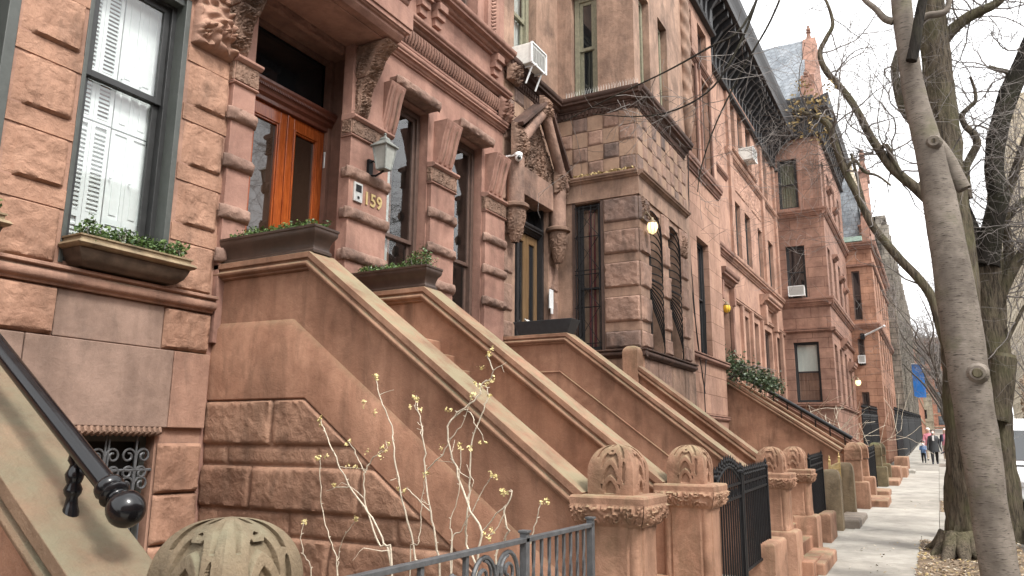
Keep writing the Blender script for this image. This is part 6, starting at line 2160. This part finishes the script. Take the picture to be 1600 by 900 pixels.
def bare_tree(label, x, y, h, seed, r=.16, lean=(0, 0), depth=3):
    rs = random.Random(seed)
    t = thing('street_tree', label, 'tree', (x, y, gz(x)), 'bare street trees')
    z = gz(x)
    mb = MB()
    pts = [V((x+lean[0]*k, y+lean[1]*k+rs.gauss(0, .08), z+h*.12*k)) for k in range(6)]
    B = limb(mb, pts, [r*1.3, r, r*.85, r*.75, r*.6, r*.4], 12, .05, 4, seed)
    bs = []
    for i in range(9):
        k = rs.randrange(int(len(B[0])*.4), len(B[0])); p = B[0][k]
        a = rs.uniform(0, 6.3)
        d = V((math.cos(a)*.6, math.sin(a)*.6, 1))
        L = h*rs.uniform(.3, .5)
        q = [p, p+d*L*.35+V((rs.gauss(0, .1), rs.gauss(0, .1), 0)), p+d*L*.6+V((rs.gauss(0, .25), rs.gauss(0, .25), .1)), p+d*L+V((rs.gauss(0, .3), rs.gauss(0, .3), .2))]
        bs.append(limb(mb, q, [r*.42, r*.32, r*.22, r*.1], 7, 0, 4, seed+i))
    part('trunk', mb, 'bark_grey', t, smooth=70)
    mb = MB()
    for bb in bs:
        for i in range(6):
            k = rs.randrange(2, len(bb[0]))
            twigs(mb, bb[0][k], V((rs.gauss(0, .7), rs.gauss(0, .7), rs.gauss(.6, .5))), h*rs.uniform(.08, .2), .016, 2, rs, minr=.006)
    part('twigs', mb, 'twig', t)
bare_tree('slim pale bare tree behind the walkers', 47.5, -.75, 9, 21, .15, (.0, .12))
bare_tree('bare tree with dark trunk further down the row of street trees', 60, -.8, 11, 22, .2, (0, .1))
bare_tree('small bare tree far down the street beside the blue banners', 78, -.8, 10, 23, .2)
bare_tree('farthest bare street tree before the orange tower', 100, -.8, 12, 24, .25)
bare_tree('bare tree on the opposite pavement behind the white van', 62, -10.9, 9, 25, .2)
bare_tree('bare tree on the opposite pavement far behind the van', 85, -10.9, 11, 26, .22)
bare_tree('bare tree on the opposite pavement beside the pale tower', 118, -10.9, 12, 27, .25)
mb = MB(); rs = random.Random(31)
for i in range(5200):
    c = V((rs.uniform(128, 150), -12-abs(rs.gauss(0, 3)), gz(138)+rs.random()**.7*9*(1-.0*i)))
    leafq(mb, c, rs.uniform(.15, .5), rs)
solo('far_woods', mb, 'litter', 'brownish mass of leafless bushes far down the road behind the van', 'bushes', (138, -13, gz(138)), kind='stuff')

# ------------------------------------------------------------------ bare shrub before the rough stoop wall
sh = thing('bare_shrub', 'leafless pale-stemmed shrub with yellow buds behind the grey railing', 'shrub', (4.3, 2.7, gz(4.3)))
rs = random.Random(12)
mb = MB(); bd = MB()
STEMS = [[(745, 905), (752, 830), (735, 800), (712, 730), (700, 680), (712, 650), (745, 620), (752, 600), (768, 585), (760, 553)],
         [(690, 905), (683, 860), (672, 800), (665, 740), (662, 690), (655, 650), (650, 625)],
         [(652, 905), (648, 865), (628, 780), (615, 700), (612, 665), (595, 625), (588, 590)],
         [(612, 880), (600, 850), (575, 800), (545, 760), (525, 715), (508, 680), (500, 655)],
         [(612, 880), (590, 850), (572, 790), (570, 740), (585, 715), (600, 700)],
         [(528, 905), (518, 850), (503, 800), (500, 740), (500, 715)],
         [(485, 905), (475, 870), (470, 840), (472, 815)],
         [(528, 905), (530, 870), (540, 840), (560, 810)],
         [(705, 870), (720, 830), (742, 790), (760, 755), (773, 745)],
         [(745, 905), (727, 850), (730, 800), (735, 760), (737, 690), (757, 640), (760, 610), (748, 600)],
         [(705, 870), (703, 820), (716, 770), (722, 700)],
         [(640, 880), (650, 850), (655, 830), (660, 780), (665, 740)],
         [(672, 800), (640, 765), (628, 770)], [(545, 760), (520, 762)],
         [(775, 895), (785, 850), (793, 830), (790, 800), (800, 770), (790, 768)],
         [(830, 850), (838, 815), (845, 785)],
         [(752, 830), (790, 790), (775, 830), (765, 835)],
         [(665, 740), (690, 715), (700, 690), (722, 660), (735, 620)],
         [(712, 650), (730, 640), (742, 660), (755, 690)],
         [(570, 740), (560, 715), (545, 690)]]
for i, s in enumerate(STEMS):
    x = 4.45+((i*7) % 5)*.06
    P = [at(a+rs.gauss(0, 1.2), b, x=x+rs.gauss(0, .012)) for a, b in s]
    if s[0][1] > 868:
        P = [V((x+rs.gauss(0, .05), P[0].y*.96+.06, gz(x)-.05))]+P
    big = len(s) > 5
    r0 = .0085 if big else .005
    Q, Rr = smoothpath(P, [r0*(1-.55*k/(len(P)-1)) for k in range(len(P))], 5)
    Q = [q+V((rs.gauss(0, .004), rs.gauss(0, .005), rs.gauss(0, .003))) for q in Q]
    mb.tube(Q, Rr, 7)
    for k in range(6, len(Q), 5):
        d = V((rs.gauss(0, 1), rs.gauss(0, 1), .5)).normalized()
        mb.tube([Q[k], Q[k]+d*.018], [.005, .002], 4)
        if big and rs.random() < .32:
            twigs(mb, Q[k], d, rs.uniform(.08, .26), .004, 1, rs, up=.1, kink=.3, minr=.002)
    tip = Q[-1]
    for q in range(3 if big else 2):
        c = tip+V((rs.gauss(0, .012), rs.gauss(0, .02), rs.gauss(0, .02)))
        for k in range(7): leafq(bd, c+V((rs.gauss(0, .006), rs.gauss(0, .008), rs.gauss(0, .008))), rs.uniform(.008, .018), rs)
        bd.ball(c, .008, 6)
for a, b in ((500, 653), (568, 630), (585, 645), (640, 635), (648, 620), (655, 640), (510, 712), (556, 730), (574, 706), (546, 728), (760, 600), (770, 590), (752, 575), (690, 700), (735, 700), (790, 770), (846, 785), (775, 745), (668, 738), (766, 828), (700, 640), (765, 620), (596, 712)):
    c = at(a, b, x=4.5)
    for k in range(9): leafq(bd, c+V((rs.gauss(0, .006), rs.gauss(0, .012), rs.gauss(0, .012))), rs.uniform(.007, .018), rs)
part('stems', mb, 'stem_pale', sh, smooth=60)
part('bud', bd, 'bud', sh)
mb = MB()
gq(mb, 2.2, 5.1, 2.15, 6.3, .01)
solo('yard_bed', mb, 'soil', None, None, (0, 0, 0), kind='structure')
# twiggy shrub before the far bay
sh2 = thing('bare_shrub', 'thin twiggy leafless shrub below the far projecting bay window', 'shrub', (30.8, 2.9, gz(30.8)))
mb = MB()
for i in range(7):
    twigs(mb, V((30.8+rs.gauss(0, .15), 2.9+rs.gauss(0, .25), 1.0)), V((rs.gauss(0, .3), rs.gauss(0, .55), 1)), rs.uniform(1.6, 2.9), .016, 1, rs, up=.05, kink=.25, minr=.007)
part('stems', mb, 'stem_pale', sh2)

# ------------------------------------------------------------------ banners, flagpole
for i in range(4):
    x = 80+i*5.5
    t = thing('banner', ('nearest', 'second', 'third', 'farthest')[i]+' of the blue banners hung from the far brick facade', 'banner', (x, 1.4, gz(x)+8), 'blue banners on the facade')
    mb = MB()
    zt = 9.4+i*.25
    mb.grid(lambda a, b: V((x+.08*math.sin(b*5+a*3), 2.05-1.1*a, zt-2.9*b)), 8, 10)
    part('cloth', mb, 'blue_banner', t, smooth=60)
    mb = MB(); mb.tube([V((x, 2.2, zt+.05)), V((x, .9, zt+.05))], .05, 6); part('pole', mb, 'steel', t)
mb = MB(); rs = random.Random(5)
t = thing('flagpole', 'white slanting flagpole on the orange sandstone house', 'flagpole', (41.6, 2.95, 7.2))
mb.tube([V((41.6, 2.95, 7.35)), V((41.2, 1.95, 7.75))], [.055, .035], 8); mb.ball(V((41.2, 1.93, 7.76)), .06, 6)
part('pole', mb, 'white_paint', t, smooth=50)
mb = MB(); mb.box(41.5, 41.62, 2.85, 3.05, 7.2, 7.5); part('bracket', mb, 'black_iron', t)

# ------------------------------------------------------------------ people
def person(label, x, y, h, cols, pose, hair='hair_dark', child=False, group='people walking on the sidewalk', extra=None):
    """one skinned body; cols: (legs, torso, arms, shoes)"""
    z = gz(x)+.01
    t = thing('person', label, 'person', (x, y, z), group)
    k = h
    hd = .105*k if child else .072*k           # head half height
    hip = .47*k if child else .50*k
    sh_ = .76*k if child else .815*k
    sw = .105*k
    st, ar = pose['stride'], pose['arms']
    vs, rr, es = [], [], []
    def add(p, r, par=None):
        vs.append(V(p)); rr.append(r)
        if par is not None: es.append((par, len(vs)-1))
        return len(vs)-1
    pel = add((0, 0, hip), .085*k)
    wa = add((0, 0, hip+.12*k), .075*k, pel); ch = add((0, 0, sh_-.07*k), .09*k, wa)
    nk = add((0, 0, sh_+.01*k), .042*k, ch); hb = add((-.01*k, 0, h-hd*1.55), .048*k, nk)
    hc = add((-.012*k, 0, h-hd*.95), hd*.80, hb); ht = add((-.005*k, 0, h-hd*.32), hd*.62, hc)
    add((-.02*k-hd*.55, 0, h-hd*1.05), hd*.20, hc)     # nose side of the face
    for s, f in ((-1, st), (1, -st)):
        a = add((f*.02*k, s*.05*k, hip-.05*k), .068*k, pel)
        b = add((f*.13*k-.01*k, s*.055*k, hip*.53), .047*k, a)
        c = add((f*.22*k+(.04*k if f > 0 else .0), s*.055*k, .055*k), .030*k, b)
        add((f*.22*k-.085*k+(.04*k if f > 0 else 0), s*.06*k, .025*k), .026*k, c)
        a = add((0, s*sw, sh_-.035*k), .043*k, ch)
        e, w = ar[0 if s < 0 else 1]
        b = add((e[0]*k, s*sw+s*e[1]*k, sh_-.035*k+e[2]*k), .034*k, a)
        c = add((w[0]*k, s*sw+s*w[1]*k, sh_-.035*k+w[2]*k), .026*k, b)
        dv = (vs[c]-vs[b]).normalized()
        hnd = add(vs[c]+dv*.05*k, .024*k, c)
        add(vs[hnd]+dv*.045*k, .016*k, hnd); add(vs[c]+dv*.045*k+V((-.028*k, 0, 0)), .010*k, c)
    me = bpy.data.meshes.new('body')
    me.from_pydata([tuple(v) for v in vs], es, [])
    o = bpy.data.objects.new('body', me); COL.objects.link(o)
    sk = o.modifiers.new('skin', 'SKIN')
    for i, r in enumerate(rr):
        me.skin_vertices[0].data[i].radius = (r, r*1.18 if i in (0, 1, 2) else r)
    me.skin_vertices[0].data[0].use_root = True
    sb = o.modifiers.new('sub', 'SUBSURF'); sb.levels = 2; sb.render_levels = 2
    dg = bpy.context.evaluated_depsgraph_get()
    nm = bpy.data.meshes.new_from_object(o.evaluated_get(dg))
    o.modifiers.clear(); o.data = nm
    for c in cols+['skin']: nm.materials.append(MATS[c])
    wr = [vs[i] for i in range(len(vs))]
    for p in nm.polygons:
        c = p.center; p.use_smooth = True
        rad = math.hypot(c.x, c.y)
        if c.z > sh_+.03*k: p.material_index = 4
        elif c.z < .05*k: p.material_index = 3
        elif c.z < hip-.02*k and abs(c.y) < sw*.98 and not (abs(c.y) > .09*k): p.material_index = 0
        elif abs(c.y) > sw*.92: p.material_index = 2
        else: p.material_index = 1
    for q in range(2):
        hz = [v for v in vs]
    hands = []
    i = 0
    for e_ in range(len(vs)): pass
    o.parent = t; BASE[o.name] = V((x, y, z))
    # hair
    mb = MB(); B = V((x, y, z))
    c = B+V((.006*k, 0, h-hd*.72))
    mb.loft([[c+V((hd*.92*math.sin(q*PI/9)*math.cos(a*PI/7)+hd*.12, hd*.88*math.sin(q*PI/9)*math.sin(a*PI/7), hd*.80*math.cos(q*PI/9)-(hd*.35 if 0 < a-4 < 6 or True and q > 4 else 0)*0)) for a in range(14)] for q in range(0, 6)])
    if pose.get('long'): mb.ball(c+V((hd*.45, 0, -hd*.4)), hd*.72, 8)
    part('hair', mb, hair, t, smooth=60)
    if extra: extra(t, B, k, sh_, hip)
    return t
walk = lambda f: {'stride': f, 'arms': (((.06*f, .04, -.17), (-.02, .07, -.32)), ((-.06*f, .04, -.17), (-.07, .05, -.31)))}
def coat(t, B, k, sh_, hip):
    mb = MB()
    rows = []
    for q, (z, a, b) in enumerate(((hip-.14*k, .115, .145), (hip-.02*k, .105, .135), (hip+.12*k, .085, .112), (sh_-.1*k, .10, .13), (sh_-.02*k, .085, .125), (sh_+.015*k, .05, .06))):
        rows.append([B+V((a*k*math.cos(i*PI/9), b*k*math.sin(i*PI/9), z)) for i in range(18)])
    mb.loft(rows); part('coat', mb, 'coat_dark', t, smooth=60)
    mb = MB(); mb.box(B.x-.115*k, B.x-.098*k, B.y-.025*k, B.y+.025*k, B.z+sh_-.14*k, B.z+sh_+.01*k); part('shirt', mb, 'white_cloth', t, bevel=.01)
    mb = MB(); mb.ball(B+V((-.062*k, 0, .905*k)), .034*k, 8); part('face_mask', mb, 'white_cloth', t, smooth=60)
def mask(t, B, k, sh_, hip):
    mb = MB(); mb.ball(B+V((-.085*k, 0, .83*k)), .05*k, 8); part('face_mask', mb, 'white_cloth', t, smooth=60)
p = walk(.7); p['long'] = True
person('woman in dark grey coat and black leggings walking towards the camera', 42.7, .31, 1.64, ['leggings', 'coat_dark', 'coat_dark', 'navy'], p, extra=coat)
p = walk(-.35)
p['arms'] = (((-.05, .03, -.14), (-.16, -.06, -.10)), ((-.05, .03, -.14), (-.16, -.06, -.10)))
person('small child in blue denim jacket and dark trousers with hands to the chin', 43.8, .80, 1.10, ['leggings', 'jean_blue', 'jean_blue', 'navy'], p, 'hair_dark', True, extra=mask)
p = walk(.4)
p['arms'] = (((.02, .05, -.14), (.0, .10, -.28)), ((-.02, .08, -.12), (-.02, .22, -.20)))
person('small ginger-haired child in bright blue vest and beige trousers', 42.0, -.38, 1.08, ['pants_beige', 'vest_blue', 'navy', 'white_cloth'], p, 'hair_ginger', True)
def pinkcoat(t, B, k, sh_, hip):
    mb = MB()
    for s in (-1, 1): mb.tube([B+V((-.09*k, s*.08*k, sh_)), B+V((-.115*k, s*.085*k, hip+.1*k))], [.03*k, .035*k], 8)
    part('open_jacket', mb, 'navy', t, smooth=60)
p = walk(-.5); p['long'] = True
person('person in pink top with dark open jacket, behind the woman at the right', 46.4, -.22, 1.66, ['pants_beige', 'pink', 'navy', 'white_cloth'], p, 'white_cloth', extra=pinkcoat)
p = walk(.5)
person('person in pink jacket and white hat, behind the woman at the left', 46.6, .55, 1.70, ['pants_beige', 'pink', 'pink', 'navy'], p, 'white_cloth')

# ------------------------------------------------------------------ vehicles
def wheel(v, c, r, w, side):
    mb = MB()
    prof = [(r*.62, -w/2), (r*.93, -w/2), (r, -w*.3), (r, w*.3), (r*.93, w/2), (r*.62, w/2)]
    mb.loft([[V(c)+V((a*math.cos(k*PI/14), b, a*math.sin(k*PI/14))) for k in range(28)] for a, b in prof])
    t = part('wheel', mb, 'tyre', v, smooth=40)
    mb = MB(); o = side*w*.42
    mb.loft([[V(c)+V((r*.62*math.cos(k*PI/14), o, r*.62*math.sin(k*PI/14))) for k in range(28)], [V(c)+V((r*.55*math.cos(k*PI/14), o-side*.02, r*.55*math.sin(k*PI/14))) for k in range(28)]])
    for k in range(7):
        a = k*2*PI/7
        mb.tube([V(c)+V((.02*math.cos(a), o+side*.012, .02*math.sin(a))), V(c)+V((r*.58*math.cos(a), o, r*.58*math.sin(a)))], .03, 6)
    part('rim', mb, 'rim_steel', t)
def vehicle(name, label, cat, x0, y1, L, W, prof_body, prof_cab, mat, wheels, wr, cabin_in=.12):
    """x0 near end, y1 kerb side; profiles are (t along, height)"""
    z = gz(x0+L/2)-.14
    v = thing(name, label, cat, (x0+L/2, y1-W/2, z))
    slope = lambda x: GR*(x-(x0+L/2))
    def secs(prof, ins):
        rings = []
        for s in (0, 1, 2, 3):
            y = (y1, y1-.03, y1-W+.03, y1-W)[s]
            q = .985 if s in (0, 3) else 1
            rings.append([V((x0+L/2+(t-.5)*L*q, y-(ins(h) if s < 2 else -ins(h)), z+h+slope(x0+t*L)+(0 if s in (1, 2) else -.012))) for t, h in prof])
        return rings
    mb = MB(); mb.loft(secs(prof_body, lambda h: .05*max(0, h-.55)))
    part('body', mb, mat, v, smooth=32, bevel=.03)
    mb = MB(); mb.loft(secs(prof_cab, lambda h: .05+cabin_in*max(0, (h-prof_cab[0][1]))))
    cb = part('cabin', mb, mat, v, smooth=32, bevel=.03)
    # side windows on both flanks, windscreen and rear screen
    mb = MB()
    top = max(h for t, h in prof_cab); bot = prof_cab[0][1]
    ts = [t for t, h in prof_cab if h > bot+.2]
    ta, tb = min(t for t, h in prof_cab), max(t for t, h in prof_cab)
    n = 3
    for s in (0, 1):
        for i in range(n):
            a = ta+(tb-ta)*(.10+.8*i/n)+.01; b = ta+(tb-ta)*(.10+.8*(i+1)/n)-.01
            za, zb = bot+.06, top-.12
            def pp(t, h):
                ins = .05+cabin_in*max(0, h-bot)-.006
                y = y1-ins if s == 0 else y1-W+ins
                sk = (.10 if i == 0 else 0)*(h-bot) if t < (a+b)/2 else (-.10 if i == n-1 else 0)*(h-bot)
                x = x0+(t+sk)*L
                return V((x, y, z+h+slope(x)))
            mb.quad(pp(a, za), pp(b, za), pp(b, zb), pp(a, zb))
    part('side_window', mb, 'glass', v)
    pts = [(t, h) for t, h in prof_cab]
    for nm, (p0, p1) in (('windscreen', (pts[0], pts[1])), ('rear_window', (pts[-1], pts[-2]))):
        mb = MB()
        sg = -1 if p0 is pts[0] else 1
        q = []
        for f, wy in ((.12, .10), (.88, .16)):
            t = p0[0]+(p1[0]-p0[0])*f; h = p0[1]+(p1[1]-p0[1])*f
            x = x0+L/2+(t-.5)*L+sg*.02
            for y in (y1-wy-cabin_in*.5, y1-W+wy+cabin_in*.5): q.append(V((x, y, z+h+slope(x)+.012)))
        mb.quad(q[0], q[1], q[3], q[2])
        part(nm, mb, 'glass', v)
    for wt in wheels:
        for s in (0, 1):
            x = x0+wt*L
            wheel(v, (x, y1-.11 if s == 0 else y1-W+.11, z+wr+slope(x)), wr, .22, 1 if s == 0 else -1)
    for s in (0, 1):
        y = y1-.22 if s == 0 else y1-W+.22
        x = x0+.01
        mb = MB(); mb.box(x-.04, x+.08, y-.16, y+.16, z+.62+slope(x), z+.78+slope(x)); part('headlight', mb, 'lamp_clear', v, bevel=.03)
        x = x0+L-.01
        mb = MB(); mb.box(x-.08, x+.04, y-.14, y+.14, z+.72+slope(x), z+.92+slope(x)); part('tail_light', mb, 'lamp_red', v, bevel=.03)
        x = x0+(ta+.12)*L
        yy = y1+.08 if s == 0 else y1-W-.08
        mb = MB(); mb.ball(V((x, yy, z+bot+.12+slope(x))), .11, 8, sz=.75); mb.box(x-.02, x+.02, min(yy, yy-.1 if s == 0 else yy+.1), max(yy, yy-.1 if s == 0 else yy+.1), z+bot+.08+slope(x), z+bot+.12+slope(x)); part('wing_mirror', mb, mat, v, smooth=60)
    x = x0-.03
    mb = MB(); mb.box(x-.03, x+.06, y1-W+.45, y1-.45, z+.40+slope(x), z+.66+slope(x)); part('radiator_grille', mb, 'black_trim', v, bevel=.01)
    return v
vehicle('parked_car', 'black parked car at the kerb, cut off by the right edge of the photo', 'car', 14.9, -1.42, 4.7, 1.82,
        [(0.0, .30), (0, .62), (.02, .74), (.12, .84), (.30, .93), (.85, .98), (.985, .94), (1, .72), (1, .32), (.9, .22), (.1, .22)],
        [(.24, .90), (.40, 1.40), (.48, 1.47), (.72, 1.47), (.82, 1.38), (.94, .95)], 'car_black', (.19, .80), .33, .2)
vehicle('parked_van', 'white van parked beyond the black car at the right edge', 'van', 22.2, -1.45, 5.6, 2.0,
        [(0, .35), (0, .78), (.02, .98), (.14, 1.12), (.2, 1.2), (.98, 1.2), (1, .9), (1, .35), (.9, .25), (.1, .25)],
        [(.10, 1.12), (.24, 2.05), (.30, 2.2), (.96, 2.25), (.99, 2.1), (.998, 1.18)], 'van_white', (.17, .80), .36, .06)

# ------------------------------------------------------------------ light: bright overcast sky
w = bpy.data.worlds.new('World'); S.world = w; w.use_nodes = True
nt = w.node_tree
bg = nt.nodes['Background']
sky = nt.nodes.new('ShaderNodeTexSky'); sky.sky_type = 'NISHITA'; sky.sun_disc = False
SUN_EL, SUN_AZ = R(52), R(200)       # azimuth measured clockwise from +Y
sky.sun_elevation = SUN_EL; sky.sun_rotation = SUN_AZ
sky.air_density = 1.0; sky.dust_density = 6.0; sky.ozone_density = 1.0
hs = nt.nodes.new('ShaderNodeHueSaturation'); hs.inputs['Saturation'].default_value = .18; hs.inputs['Value'].default_value = 1.0
mx = nt.nodes.new('ShaderNodeMix'); mx.data_type = 'RGBA'; mx.inputs['Factor'].default_value = .6
nt.links.new(sky.outputs[0], hs.inputs['Color'])
nt.links.new(hs.outputs[0], mx.inputs[6])
mx.inputs[7].default_value = (9.2, 9.25, 9.3, 1)      # even cloud layer
nt.links.new(mx.outputs[2], bg.inputs['Color'])
bg.inputs['Strength'].default_value = .15
sl = bpy.data.lights.new('sun', 'SUN'); sl.energy = 1.5; sl.angle = R(11); sl.color = (1, .96, .90)
so = bpy.data.objects.new('sun', sl); COL.objects.link(so)
sdir = V((math.sin(SUN_AZ)*math.cos(SUN_EL), math.cos(SUN_AZ)*math.cos(SUN_EL), math.sin(SUN_EL)))
so.rotation_euler = sdir.to_track_quat('Z', 'Y').to_euler()
vs = S.view_settings
vs.view_transform = 'Standard'; vs.look = 'None'; vs.gamma = 1; vs.exposure = 1.25
vs.use_curve_mapping = False
S.cycles.max_bounces = 6
S.cycles.transparent_max_bounces = 12
S.cycles.use_denoising = True
